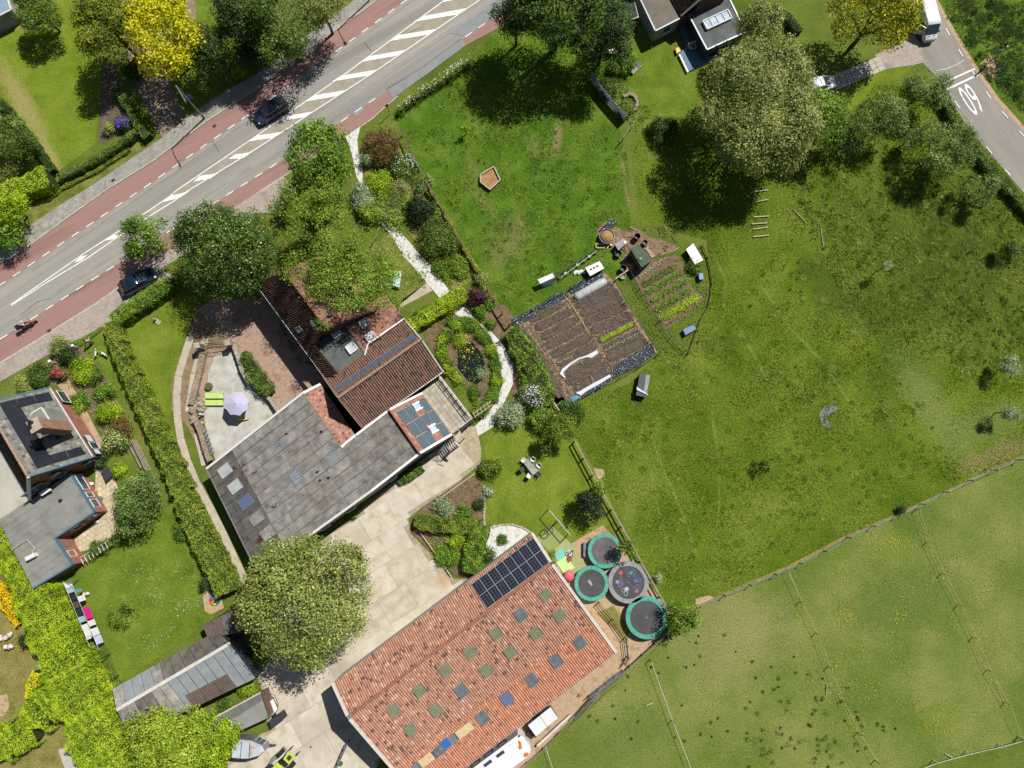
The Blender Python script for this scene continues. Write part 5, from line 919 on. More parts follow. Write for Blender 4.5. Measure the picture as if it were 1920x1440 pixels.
tree('tree', 'big yellow green tree between the long grey building and the barn', 'tree', 572, 1132, 6.5, (6.9, 7.3, 4.6), L_YG, .25, 18, cover=2.9, lobes=34, lr=.27)
tree('tree', 'sunny green tree behind the long low shed at the bottom edge', 'tree', 325, 1404, 3.4, (5.6, 3.8, 2.4), L_YLG, .24, 19, cover=2.6, lobes=20)
tree('tree', 'bright green tree beside the horse trailer at the bottom', 'tree', 400, 1385, 2.4, (2.6, 3.2, 1.9), L_LIME, .22, 20, cover=2.6)
tree('tree', 'tall olive green tree, the largest, beside the top right garden', 'tree', 1428, 200, 7, (7.3, 8.4, 5.0), L_OLV, .24, 21, cover=2.9, lobes=34, lr=.27)
tree('tree', 'olive green tree top beside the dark flat roof and skylight', 'tree', 1425, 50, 5.5, (2.8, 2.6, 3.0), L_OLV, .22, 22)
tree('tree', 'dark green tree tucked against the right side of the largest olive tree', 'tree', 1540, 225, 4.5, (2.4, 3.8, 3.0), L_BRI, .24, 23)
tree('fruit_tree', 'grey green orchard tree next to the transverse lines of the side road', 'tree', 1735, 168, 3.2, (3.0, 2.8, 2.5), L_ORC, .19, 24, cover=1.8)
tree('fruit_tree', 'grey green orchard tree halfway between the largest olive tree and the side road', 'tree', 1650, 228, 3.2, (3.0, 3.1, 2.5), L_ORC, .19, 25, cover=1.5)
tree('fruit_tree', 'grey green orchard tree beside the hedge of the side road', 'tree', 1768, 275, 3.4, (3.4, 3.2, 2.7), L_ORC, .19, 26, cover=1.9)
tree('fruit_tree', 'smallest orchard tree near the speed number of the side road', 'tree', 1832, 358, 2.2, (2.2, 2.0, 1.7), L_ORC, .18, 27, cover=1.5)
tree('fruit_tree', 'dark orchard tree right behind the largest olive tree', 'tree', 1590, 262, 2.6, (1.8, 2.2, 1.8), L_DK, .2, 28, cover=1.3)
tree('tree', 'olive shrubby tree shading the brick house patio', 'tree', 262, 945, 2.6, (2.5, 3.6, 2.3), L_ORC, .2, 29, cover=2.8)
tree('tree', 'small leafy tree overhanging the lowest trampoline', 'tree', 1277, 1160, 2.6, (2.0, 1.9, 1.8), L_BRI, .24, 30, cover=1.5)
tree('conifer', 'dark conifer beside the wooden fence of the garden lawn', 'tree', 1104, 948, 1.9, (1.7, 1.7, 1.7), L_OLD, .22, 31)
W_ = 'pollard willows along the wooden fence'
def willow(label, u, v, r, z, s): return tree('pollard_willow', label, 'tree', u, v, z, (r, r * .95, r * .75), L_HEDGE, .2, s, W_, cover=2.4, lobes=9, trunk=.16, lr=.42)
willow('largest willow head at the top of the wooden fence', 1048, 805, 1.9, 2.8, 32); willow('small willow head in the middle of the wooden fence', 1118, 914, .9, 2.4, 33); willow('willow head leaning over the uppermost trampoline', 1176, 1028, 1.0, 2.6, 34)
Y_ = 'young field trees'
def sap(label, u, v, r, z, m, s, mt=None): return tree('sapling', label, 'young tree', u, v, z, (r, r, r * .9), mt or L_GRY, .16, s, Y_, cover=m, lobes=6, trunk=.05, lr=.42)
sap('young silver leaved tree alone in the middle of the dark meadow', 1663, 498, .55, 2.6, 1.6, 35); sap('young silver tree at the right edge, the upper one', 1897, 688, 1.1, 2.2, 1.9, 36); sap('young silver tree near the right edge, the lower one', 1893, 771, 1.0, 2.3, 1.9, 37)
sap('young yellow green tree alone in the meadow with a dark shadow', 1450, 862, 1.2, 1.7, .8, 38, L_HEDGE); sap('young tree with large leaves on the lower left lawn', 236, 1148, 1.5, 1.7, .6, 39, L_BRI)
sap('small grey green tree at the right edge of the rough meadow', 1906, 470, 1.4, 1.6, 1.6, 40, L_MID); sap('tiny yellow green tree in the upper paddock', 873, 240, .5, 1.4, 1.6, 41, L_LIME)
tree('fruit_tree', 'lower grey green orchard tree between the two middle ones', 'tree', 1703, 262, 2.0, (1.5, 1.4, 1.3), L_ORC, .19, 48, cover=1.6)
# top left corner
tree('tree', 'dark green tree at the left edge beside the top left lawn', 'tree', 22, 262, 3.0, (2.4, 2.8, 2.2), L_MID, .2, 42); tree('tree', 'lime green maple at the left edge above the footpath', 'tree', 14, 388, 3.2, (2.2, 2.4, 1.9), L_LIME, .22, 43, cover=2.2); tree('tree', 'dark green tree at the left edge below the lime green maple', 'tree', 14, 435, 2.2, (2.2, 1.8, 1.6), L_BRI, .22, 44)
hedge('bright clipped hedge at the left edge below the dark tree', [(-30, 372), (30, 352), (85, 328)], 2.4, 2.0, L_LIME, .16, 45); hedge('thin clipped dark hedge along the top left lawn beside the footpath', [(108, 331), (150, 312), (205, 282), (252, 246)], .75, 1.1, L_MID, .12, 46)
hedge('shaded hedge right of the violet bush', [(216, 165), (240, 200), (262, 240), (275, 255)], .9, 1.1, L_MID, .14, 47); hedge('narrow hedge along the left edge of the lawn', [(0, 190), (55, 260), (95, 318)], .7, 1.1, L_DK, .14, 48)
hedge('low yellow green border strip beside the footpath', [(115, 352), (180, 320), (240, 280)], .4, .35, L_HEDGE, .1, 49)
bush('dark shrubs under the golden tree by the garden path', 250, 130, 26, L_DK, 2.0, .18, 53); bush('violet flowering bush at the corner of the top left lawn', 232, 233, 17, L_DK, 1.3, .16, 50, flowers=(FP, 520, .15)); bush('yellow green bush beside the violet one', 206, 243, 14, L_YG, 1.0, .15, 51); bush('low green plants at the edge of the footpath under the wood', 448, 138, 16, L_LIME, .9, .16, 52, ry=9)
# ---------------- hedges round the farm ----------------
hedge('long bright hedge along the curved drive and lawn', [(205, 604), (214, 640), (226, 672), (243, 705), (262, 745), (282, 790), (302, 835), (322, 880), (338, 920), (352, 960), (372, 1000), (392, 1040), (410, 1075), (424, 1112)], [1.7, 1.7, 1.6, 1.7, 1.8, 1.9, 2.0, 2.1, 2.1, 2.2, 2.3, 2.4, 2.5, 2.6], 1.7, L_HEDGE, .15, 60, cover=2.6)
hedge('leafy hedge along the pavement behind the navy car', [(208, 602), (240, 580), (275, 556), (318, 528)], 1.7, 1.5, L_BRI, .16, 61, cover=2.6)
hedge('very wide bright yellow green hedge at the lower left', [(-20, 975), (20, 1050), (58, 1120), (92, 1190), (125, 1260), (160, 1340), (195, 1420), (215, 1480)], [1.6, 2.6, 3.9, 4.4, 4.8, 5.2, 6.2, 6.4], 2.3, L_LIME, .13, 62, cover=2.4, rough=.06)
hedge('curving clipped hedge arm pointing to the left edge', [(112, 1300), (80, 1330), (40, 1350)], [2.6, 4.2, 2.2], 1.9, L_LIME, .14, 63); hedge('lowest clipped hedge block at the bottom left corner', [(60, 1372), (20, 1392), (-30, 1400)], [2.4, 3.6, 3.6], 1.5, L_LIME, .14, 64)
hedge('bright orange yellow flowering strip beside the wide hedge', [(4, 1090), (16, 1130), (38, 1168)], [1.6, 2.2, 1.2], .8, FO, .13, 65, 'flower_strip', 'flowers'); hedge('small yellow flowering strip on the clipped hedge arm', [(66, 1262), (56, 1290), (52, 1310)], [1.0, 1.1, .6], 1.3, leafm('blossom_yellow_green', [S(180, 190, 20), S(236, 214, 20)]), .13, 66, 'flower_strip', 'flowers')
hedge('clipped horizontal hedge in the triangular yard bed', [(778, 976), (800, 982), (850, 986), (902, 989)], [1.4, 1.5, 1.6, 1.7], 1.1, L_HEDGE, .13, 67); hedge('clipped hedge running down from the horizontal one to the barn', [(905, 985), (892, 1020), (886, 1052), (880, 1074)], [1.6, 2.0, 2.2, 1.8], 1.1, L_BRI, .14, 68)
hedge('rough hedge between the orchard and the side road', [(1770, 180), (1788, 215), (1806, 245), (1838, 288), (1872, 330), (1925, 385), (1960, 420)], 1.1, 1.0, L_MID, .16, 69)
hedge('bright hedge between the gravel path and the farmhouse garden', [(768, 612), (800, 592), (835, 568), (872, 548)], 1.6, 1.3, L_LIME, .16, 70); hedge('leafy shrub border along the lower gravel path', [(955, 620), (982, 656), (998, 692), (1012, 728), (1020, 762)], [1.6, 2.3, 2.6, 2.8, 2.4], 1.3, L_BRI, .17, 71, rough=.25)
hedge('low green hedge curving round the right side of the pond', [(845, 612), (868, 600), (890, 608), (913, 634), (928, 668), (932, 705), (924, 738), (908, 758)], .95, .5, L_BRI, .13, 85, rough=.16); hedge('low green hedge curving round the left side of the pond', [(842, 618), (826, 642), (828, 668), (844, 694), (862, 716)], .9, .5, L_LIME, .13, 86, rough=.16); hedge('climbing green border along the brown rail fence', [(770, 300), (800, 352), (840, 415), (872, 470), (898, 510)], .45, .7, L_LIME, .13, 72); hedge('hedge stub beside the brown gravel drive at the top right', [(1466, 22), (1485, 38), (1500, 58)], .9, 1.0, L_DK, .14, 73)
hedge('green planting strip against the south wall of the long building', [(748, 905), (768, 892), (790, 876)], [.6, 1.0, 1.0], .7, L_MID, .15, 74); hedge('ivy band on the courtyard retaining wall', [(455, 660), (468, 690), (480, 712), (505, 736)], [.5, 1.3, 1.6, .9], 1.4, L_MID, .15, 75, rough=.2)
hedge('white flowering bramble line beside the main road', [(745, 208), (775, 185), (805, 165), (838, 145), (880, 115)], .5, .9, L_MID, .14, 76, rough=.2)
hedge('green border under the vine by the brick house patio', [(165, 1040), (190, 1028), (212, 1012), (235, 1000)], .8, .9, L_MID, .15, 77, rough=.2)
scatter('bramble_flowers', [(745, 204), (805, 160), (880, 110), (884, 118), (810, 172), (750, 214)], 170, .13, FWH, 78, 1.0, 'white blossom heads on the bramble line beside the main road')
# ---------------- garden shrubs ----------------
sh = [('russet brown shrub at the top of the gravel path', 716, 274, 34, L_RED, 2.4, None), ('bright green shrub beside the russet one', 706, 340, 22, L_LIME, 1.7, None), ('shrub covered in white flowers beside the brown rail fence', 758, 316, 26, L_MID, 1.7, (FWH, 200, .13)),
      ('very dark round shrub beside the brown rail fence', 786, 394, 26, L_OLD, 2.2, None), ('large mid green shrub below the very dark round one', 818, 450, 36, L_MID, 2.0, None), ('grey green shrub left of the gravel path bend', 738, 398, 24, L_OLV, 1.4, None), ('small dull green shrub between the bright and dark shrubs', 745, 358, 20, L_OLV, 1.3, None),
      ('pale flowering shrub against the thin leaved tree', 680, 372, 26, L_GRY, 1.6, (FWH, 60, .12)), ('dark purple shrub at the fence bend', 893, 558, 19, L_PUR, 1.5, None), ('clipped green ball beside the purple shrub, lower one', 900, 584, 13, L_BRI, .9, None), ('clipped green ball beside the purple shrub, right one', 920, 566, 13, L_BRI, .9, None),
      ('yellow green shrub above the purple one', 905, 524, 14, L_YG, 1.0, None), ('small round shrub right of the gravel path', 920, 606, 10, L_BRI, .7, None), ('round bright shrub on the hedge by the gravel path', 838, 574, 20, L_LIME, 1.5, None),
      ('silver leaved ball shrub beside the lower gravel path', 957, 776, 26, L_GRY, 1.9, None), ('lilac flowering shrub beside the vegetable plot corner', 1000, 748, 26, L_MID, 1.9, (FL, 380, .16)), ('dark green shrub under the willow head', 1018, 785, 24, L_BRI, 1.5, None), ('green shrub at the corner of the vegetable plot fence', 1075, 770, 26, L_MID, .9, None),
      ('yellow green shrub at the edge of the garden lawn', 920, 880, 22, L_HEDGE, 1.4, None), ('pale flowering clump under the yellow green shrub', 918, 922, 9, L_GRY, .5, (FWH, 30, .12)), ('silvery lavender bush in the triangular bed', 830, 950, 20, L_GRY, .7, None), ('green clump in the middle of the triangular bed', 872, 962, 16, L_BRI, .7, None), ('dark green clump on the right of the triangular bed', 898, 944, 11, L_DK, .9, None),
      ('small clipped bush between the two yard hedges', 856, 1014, 15, L_LIME, .9, None), ('low green plants filling the lower triangle of the yard bed', 838, 1040, 24, L_BRI, .5, None), ('dark green shrub at the barn corner of the yard bed', 912, 1034, 16, L_MID, 1.2, None), ('potted leafy plants on the white gravel circle', 940, 1011, 10, L_BRI, .5, None),
      ('small green plant by the barn gable play mats', 1032, 1040, 8, L_HEDGE, .6, None), ('round green shrub near the brick house path', 194, 735, 18, L_BRI, 1.3, None), ('large lime shrub beside the brick house path', 205, 772, 24, L_LIME, 1.4, None), ('russet shrub above the white flowering shrub', 226, 800, 22, L_RED, 1.3, None), ('white flowering round shrub beside the brick house', 213, 828, 24, L_MID, 1.5, (FW, 620, .14)),
      ('dark shrub at the corner of the brick house', 188, 862, 15, L_DK, 1.0, None), ('yellow shrub beside the brick house patio', 222, 882, 14, L_LIME, .8, None), ('pink red flowering shrub by the pavement', 113, 700, 13, L_MID, 1.2, (FR, 420, .14)), ('dark green shrub left of the pink red one', 72, 700, 26, L_MID, 1.4, None), ('leafy green shrub right of the pink red one', 152, 690, 26, L_LIME, 1.3, None),
      ('dark leafy shrub near the white post by the pavement', 128, 664, 20, L_DK, 1.5, None), ('airy pale shrub overhanging the pavement', 112, 650, 18, L_OLV, 1.8, None), ('low bright plants left of the brick house path', 150, 752, 18, L_BRI, .7, None), ('green shrub strip beside the brick house wall', 136, 772, 14, L_BRI, .7, None), ('yellow green shrub at the left edge by the pavement', 45, 722, 18, L_YG, .9, None),
      ('green shrub above the round green one by the brick house', 176, 706, 16, L_MID, 1.1, None), ('small grey green shrub on the lawn beside the long hedge', 338, 998, 15, L_MID, 1.1, None), ('dark shrub beside the stone circle and rainbow toy', 388, 1092, 12, L_DK, 1.3, None), ('dark bush between the wide hedge and the pale animals', 52, 1198, 12, L_DK, 1.4, None),
      ('shaded green shrub at the edge of the top right garden', 1165, 118, 26, L_BRI, 1.8, None), ('dark shrub between the plank fence and the stone circle', 1142, 165, 22, L_MID, 1.2, None), ('green shrub beside the stone circle', 1172, 206, 18, L_MID, .9, None), ('dark shrub at the start of the earth path', 1245, 245, 28, L_DK, 1.8, None), ('bright shrub by the earth path under the largest olive tree', 1222, 240, 12, L_BRI, 1.0, None),
      ('shrub beside the fenced vegetable plot and white lid', 1300, 500, 14, L_MID, .8, None), ('dark trimmed shrub in the meadow near the wire fence', 1688, 956, 8, L_DK, .8, None), ('lime plants beside the flat shed', 462, 1292, 14, L_LIME, .9, None), ('dark green shrub between the two sheds', 425, 1325, 16, L_MID, .8, None), ('bright bush at the right of the shed under the big tree', 496, 1225, 18, L_BRI, 1.6, None),
      ('spiky pale plant beside the wooden fence near the trampolines', 1234, 1084, 7, L_GRY, .8, None), ('green plants at the foot of the arbour', 900, 765, 16, L_BRI, 1.0, None), ('small potted bush by the long building door', 662, 967, 7, L_BRI, .6, None), ('dark green vine patch on the patio frame', 180, 1025, 10, L_MID, 1.4, None)]
sh += [('pale green shrub right of the white flowering one', 790, 345, 18, L_ORC, 1.3, None), ('fresh green shrub left of the very dark round one', 752, 392, 22, L_WAL, 1.5, None), ('fresh green shrub filling the gap under the bright one', 728, 366, 18, L_WAL, 1.3, None), ('low green shrub beside the fence below the pale one', 812, 400, 18, L_WAL, 1.1, None),
       ('low green shrub at the lower end of the fence border', 858, 500, 20, L_WAL, .8, None), ('low green shrub between gravel path and fence border', 828, 505, 18, L_BRI, .6, None), ('shrub with white blossom against the gravel path top', 692, 300, 13, L_ORC, 1.2, (FWH, 60, .14)), ('dark shrub directly under the russet one', 738, 300, 18, L_DK, 1.5, None),
       ('green shrub between path and thin leaved tree', 700, 400, 22, L_WAL, 1.6, None), ('green shrub beside the mint table', 712, 500, 20, L_WAL, 1.0, None), ('low plant beside the tan side path', 790, 590, 15, L_BRI, .7, None), ('tall green shrub against the farmhouse lean-to', 735, 570, 18, L_WAL, 1.4, None), ('small shrub at the corner of the bright hedge', 745, 640, 0, L_BRI, .7, None)]
sh = [q for q in sh if q[3] > 0]
sh = [(l, u, v, r * (1.22 if 670 < u < 870 and 240 < v < 520 else 1.08), m, h, f) for l, u, v, r, m, h, f in sh]
for i, (l, u, v, r, m, h, fl_) in enumerate(sh): bush(l, u, v, r, m, h, .17 if r > 12 else .13, 100 + i, flowers=fl_)
for i, (u, v, r, m) in enumerate([(880, 610, 20, L_BRI), (905, 630, 14, L_BRI), (920, 655, 13, L_LIME), (930, 685, 13, L_BRI), (932, 715, 14, L_LIME), (924, 740, 15, L_BRI), (860, 612, 15, L_LIME), (838, 630, 16, L_MID), (828, 655, 14, L_BRI), (838, 682, 13, L_MID), (905, 700, 12, L_GRY), (862, 640, 14, L_LIME), (890, 735, 15, L_MID), (845, 605, 12, L_BRI)]):
    bush(['low leafy pond plant at the top tip of the pond bed', 'low leafy pond plant beside the upper path bend', 'low lime plant on the right bank of the pond', 'low green plant right of the pond water', 'low lime plant at the lower right of the pond', 'low green plant below the pond', 'low lime plant left of the pond tip', 'mid green plant at the upper left of the pond', 'low green plant on the left bank of the pond', 'mid green plant between pond and roof terrace', 'silvery water plant standing in the pond', 'lime water plants in the upper pond', 'mid green plant between pond and arbour', 'green plant by the house end of the pond bed'][i], u, v, r * .95, m, .6, .14, 180 + i, 'pond_plant', 'plant', 'plants round the garden pond')
sheet('pond', [(858, 650), (885, 640), (905, 665), (912, 700), (895, 722), (875, 712), (858, 690)], WATER, 5)
scatter('water_lilies', [(856, 636), (878, 628), (892, 655), (880, 682), (862, 670)], 70, .14, FY, 90, .45, 'yellow flowers among the upper pond plants')
clumps('bed_plants', [(840, 920), (885, 895), (905, 905), (905, 980), (850, 978)], 34, 91, .08, .2, L_MID, 'small clumps dotted over the triangular bed'); clumps('lawn_edge_plants', [(745, 470), (830, 480), (890, 520), (845, 545)], 60, 92, .1, .28, L_BRI, 'wild plants between gravel path and brown rail fence')
clumps('verge_plants', [(1120, 130), (1190, 175), (1225, 215), (1200, 240), (1160, 230)], 70, 93, .15, .4, L_MID, 'rough plants between the plank fence and the garden lawn'); clumps('garden_plants', [(120, 650), (180, 640), (230, 790), (150, 745)], 60, 94, .12, .35, L_BRI, 'mixed low plants along the brick house path')
clumps('courtyard_ivy', [(560, 560), (590, 600), (600, 690), (560, 680), (520, 600)], 60, 95, .2, .45, L_OLD, 'dark ivy and ground plants against the farmhouse west wall')

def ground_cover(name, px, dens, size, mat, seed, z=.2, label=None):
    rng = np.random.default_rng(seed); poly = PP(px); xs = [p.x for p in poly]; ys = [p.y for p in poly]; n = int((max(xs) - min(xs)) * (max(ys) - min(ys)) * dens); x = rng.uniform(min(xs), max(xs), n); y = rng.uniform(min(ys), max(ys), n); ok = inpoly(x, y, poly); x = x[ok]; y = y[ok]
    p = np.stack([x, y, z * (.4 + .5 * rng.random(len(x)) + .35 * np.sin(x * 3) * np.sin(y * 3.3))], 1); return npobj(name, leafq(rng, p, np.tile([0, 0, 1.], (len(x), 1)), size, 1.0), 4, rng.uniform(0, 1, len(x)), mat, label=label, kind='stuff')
ground_cover('ground_cover', [(795, 1006), (850, 1000), (872, 1030), (868, 1078), (850, 1080)], 60, .14, L_BRI, 301, .3, 'bright green ground cover in the lower triangle of the yard bed')
ground_cover('ground_cover', [(690, 300), (760, 262), (800, 350), (850, 440), (890, 520), (846, 540), (800, 480), (740, 410), (700, 350)], 34, .15, L_WAL, 302, .35, 'mixed low plants between gravel path and brown rail fence')
ground_cover('ground_cover', [(795, 610), (850, 590), (900, 620), (935, 680), (945, 740), (905, 765), (870, 735), (830, 700), (805, 650)], 30, .14, L_BRI, 303, .25, 'low green planting round the pond')
ground_cover('ground_cover', [(45, 700), (140, 655), (190, 700), (235, 790), (200, 820), (150, 740), (110, 715)], 30, .15, L_WAL, 304, .3, 'low plants between brick house and lawn')
ground_cover('ground_cover', [(935, 596), (955, 590), (1005, 640), (1050, 740), (1005, 775), (975, 735), (968, 690), (955, 640)], 30, .15, L_BRI, 305, .4, 'leafy ground cover beside the vegetable plot')
ground_cover('ground_cover', [(700, 445), (745, 445), (790, 520), (760, 570), (700, 590)], 20, .14, L_WAL, 306, .15, 'thin rough grass and plants under the thin leaved tree')
ground_cover('ground_cover', [(1110, 110), (1165, 90), (1180, 170), (1222, 215), (1195, 245), (1160, 200), (1120, 150)], 36, .16, L_BRI2, 307, .5, 'rough dark planting at the left of the top right garden')
ground_cover('ground_cover', [(806, 945), (880, 895), (888, 900), (850, 940), (812, 965)], 26, .13, L_ORC, 308, .3, 'grey green plants along the upper edge of the triangular bed')
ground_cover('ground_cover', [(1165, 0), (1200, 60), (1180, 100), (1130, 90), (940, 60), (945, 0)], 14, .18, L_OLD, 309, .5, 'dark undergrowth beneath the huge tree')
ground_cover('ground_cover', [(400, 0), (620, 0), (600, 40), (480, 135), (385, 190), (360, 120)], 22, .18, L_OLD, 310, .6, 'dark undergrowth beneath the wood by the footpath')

def tussocks(name, px, n, seed, mat, label, r0=.15, r1=.5, h=.35):
    rng = np.random.default_rng(seed); poly = PP(px); xs = [p.x for p in poly]; ys = [p.y for p in poly]; x = rng.uniform(min(xs), max(xs), n * 4); y = rng.uniform(min(ys), max(ys), n * 4); ok = inpoly(x, y, poly); x = x[ok][:n]; y = y[ok][:n]; k = 40; r = np.repeat(rng.uniform(r0, r1, len(x)), k); m = len(x) * k
    a = rng.uniform(0, 2 * pi, m); rr = r * np.sqrt(rng.random(m)); b = np.stack([np.repeat(x, k) + rr * np.cos(a), np.repeat(y, k) + rr * np.sin(a), np.zeros(m)], 1); l_ = r * rng.uniform(.4, 1.1, m); tip = b + np.stack([np.cos(a) * l_, np.sin(a) * l_, h * rng.uniform(.4, 1, m) * (1 - rr / r * .5)], 1); c = np.stack([-np.sin(a), np.cos(a), 0 * a], 1) * .05
    V = np.stack([b - c, b + c, tip], 1).reshape(-1, 3); return npobj(name, V, 3, np.clip(np.repeat(rng.uniform(.1, .8, len(x)), k) + rng.normal(0, .15, m), 0, 1), mat, label=label, kind='stuff')
tussocks('tussocks', [(1480, 340), (1700, 300), (1860, 330), (1940, 420), (1940, 660), (1830, 700), (1700, 640), (1560, 520)], 900, 401, B_MEAD, 'coarse grass tussocks over the darker right part of the meadow')
tussocks('tussocks', [(1100, 820), (1200, 720), (1350, 600), (1500, 420), (1600, 560), (1700, 700), (1780, 860), (1500, 1040), (1250, 1120)], 650, 402, B_MEAD, 'loose grass tussocks over the middle of the meadow', .12, .35, .22)
tussocks('tussocks', [(760, 250), (880, 130), (1000, 200), (1150, 250), (1170, 420), (1100, 500), (960, 590)], 420, 403, B_PADD, 'lush grass tussocks in the upper paddock', .12, .4, .25)
tussocks('tussocks', [(1760, 0), (1920, 0), (1920, 210), (1860, 160), (1790, 40)], 160, 404, B_DARK, 'dark rough clumps in the roadside field', .2, .6, .35)
# ---------------- vehicles ----------------
def rr(x, w, z0, z1, k=.12, n=3):
    """rounded section ring at station x"""
    h = z1 - z0; kk = min(k, h * .45, w * .45); pts = []
    for cx, cz, a0 in ((w / 2 - kk, z1 - kk, 0), (-w / 2 + kk, z1 - kk, 90), (-w / 2 + kk, z0 + kk, 180), (w / 2 - kk, z0 + kk, 270)):
        for i in range(n + 1): a = R(a0 + 90 * i / n); pts.append((x, cx + kk * cos(a), cz + kk * sin(a)))
    return pts
def wheel(par, x, y, r=.32, w=.22):
    o = obj('wheel', MB().loft([[(x + q * cos(a), y + s, r + q * sin(a)) for a in [2 * pi * j / 16 for j in range(16)]] for q, s in ((r * .9, -w / 2), (r, -w / 2 + .03), (r, w / 2 - .03), (r * .9, w / 2))]), TYRE, par)
    obj('rim', MB().loft([[(x + q * cos(a), y + (w / 2 + .006) * (1 if y > 0 else -1), r + q * sin(a)) for a in [2 * pi * j / 12 for j in range(12)]] for q in (r * .62, .02)], cap=True), RIM, o)
def car(name, label, u, v, ang, L, Wd, paint, hatch=True, tail=True):
    p = P(u, v, 0); t = thing(name, label, 'car', (0, 0, 0)); h = L / 2
    b = [(-h, .55 * Wd, .45, .72), (-h + .12, .88 * Wd, .3, .9), (-h + .5, Wd, .22, .98), (-.2, Wd, .2, .95), (h * .38, Wd, .2, .93), (h - .75, .98 * Wd, .22, .88), (h - .25, .88 * Wd, .25, .74), (h, .58 * Wd, .35, .6)]
    obj('body', MB().loft([rr(x, w, z0, z1, .16) for x, w, z0, z1 in b]), paint, t, smooth=True)
    g = [(-h + .22, .68 * Wd, .88, .98), (-h + .75, .78 * Wd, .88, 1.4), (-.3, .8 * Wd, .88, 1.47), (h * .18, .76 * Wd, .88, 1.4), (h * .52, .74 * Wd, .86, .95)]
    obj('windows', MB().loft([rr(x, w, z0, z1, .1) for x, w, z0, z1 in g]), GLASS, t, smooth=True)
    obj('roof', MB().loft([rr(x, w, z0, z1, .03, 2) for x, w, z0, z1 in ((-h + .68, .70 * Wd, 1.40, 1.435), (-.3, .74 * Wd, 1.46, 1.5), (h * .16, .68 * Wd, 1.41, 1.445))]), paint, t, smooth=True)
    for s in (-1, 1):
        for a, c in (((-h + .3, .34 * Wd, .98), (-h + .75, .36 * Wd, 1.41)), ((h * .18, .35 * Wd, 1.42), (h * .52, .37 * Wd, .96)), ((-.35, .4 * Wd, .95), (-.3, .385 * Wd, 1.42))): obj('pillar', MB().beam((a[0], a[1] * s, a[2]), (c[0], c[1] * s, c[2]), .07, .05), paint, t)
        for x in (-h + .8, h - .85): wheel(t, x, s * (Wd / 2 - .1))
        obj('headlight', MB().ell((h - .2, s * Wd * .34, .66), (.16, .14, .08), 8, 4), LAMPW, t); obj('tail_light', MB().ell((-h + .12, s * Wd * .38, .86), (.1, .12, .1), 8, 4), LAMPR, t)
        obj('mirror', MB().ell((h * .36, s * (Wd / 2 + .08), .98), (.08, .11, .07), 8, 4), paint, t)
    obj('bonnet_seam', MB().beam((h * .56, -.36 * Wd, .935), (h * .56, .36 * Wd, .935), .03, .02), BLACK, t); obj('number_plate', MB().box((-h - .01, 0, .6), (.03, .5, .11)), YELL if tail else WHITE, t)
    t.location = p; t.rotation_euler = (0, 0, ang); OFF[t.name] = p; return t
def wa(dx, dy): return math.atan2(-dy, dx)
car('parked_car', 'black blue hatchback driving on the main road', 511, 213, wa(-.82, .57), 4.2, 1.75, CARP1)
car('parked_car', 'shiny navy estate car parked on the brick pavement by the hedge', 264, 530, wa(.85, -.5), 4.4, 1.8, CARP2)
car('parked_car', 'white car half hidden under the largest olive tree by the driveway', 1530, 165, wa(.96, -.25), 4.2, 1.75, CARW)
vt = thing('white_van', 'white delivery van with its side door open beside the golden tree', 'van', (0, 0, 0)); h = 2.75
obj('body', MB().loft([rr(x, w, z0, z1, .22) for x, w, z0, z1 in ((-h, 1.85, .5, 2.2), (-h + .2, 1.95, .35, 2.4), (.7, 1.98, .3, 2.45), (1.15, 1.95, .3, 2.35), (1.5, 1.95, .3, 1.9))]), CARW, vt, smooth=True)
obj('bonnet', MB().loft([rr(x, w, z0, z1, .2) for x, w, z0, z1 in ((1.3, 1.95, .3, 1.55), (1.95, 1.9, .3, 1.3), (2.5, 1.7, .32, 1.05), (2.72, 1.3, .4, .85))]), CARW, vt, smooth=True)
obj('windscreen', MB().hull8([(1.22, -.86, 2.22), (1.22, .86, 2.22), (1.98, .84, 1.34), (1.98, -.84, 1.34)], [(1.26, -.82, 2.3), (1.26, .82, 2.3), (2.05, .8, 1.36), (2.05, -.8, 1.36)]), GLASS, vt)
for s in (-1, 1):
    obj('wiper', MB().beam((2.2, .2 * s, 1.27), (2.25, .55 * s, 1.25), .05, .03), BLACK, vt); obj('headlight', MB().ell((2.5, s * .72, .9), (.2, .15, .12), 8, 4), LAMPW, vt); obj('mirror', MB().box((1.75, s * 1.12, 1.35), (.12, .22, .3)), BLACK, vt)
    for x in (-1.7, 1.75): wheel(vt, x, s * .88, .34)
obj('grille', MB().box((2.72, 0, .7), (.06, 1.1, .22)), BLACK, vt); dr = obj('side_door', MB().slab((1.4, -.98, .4), (.75, -1.75, .4), (.75, -1.75, 1.95), (1.4, -.98, 1.95), .05), CARW, vt); obj('door_window', MB().slab((1.3, -1.12, 1.25), (.85, -1.66, 1.25), (.85, -1.66, 1.8), (1.3, -1.12, 1.8), .06, .01), GLASS, dr); obj('open_doorway', MB().box((.8, -.985, 1.2), (1.1, .02, 1.5)), BLACK, vt)
vt.scale = (.86, .86, .86); vt.location = P(1730, 50); vt.rotation_euler = (0, 0, wa(.16, 1))
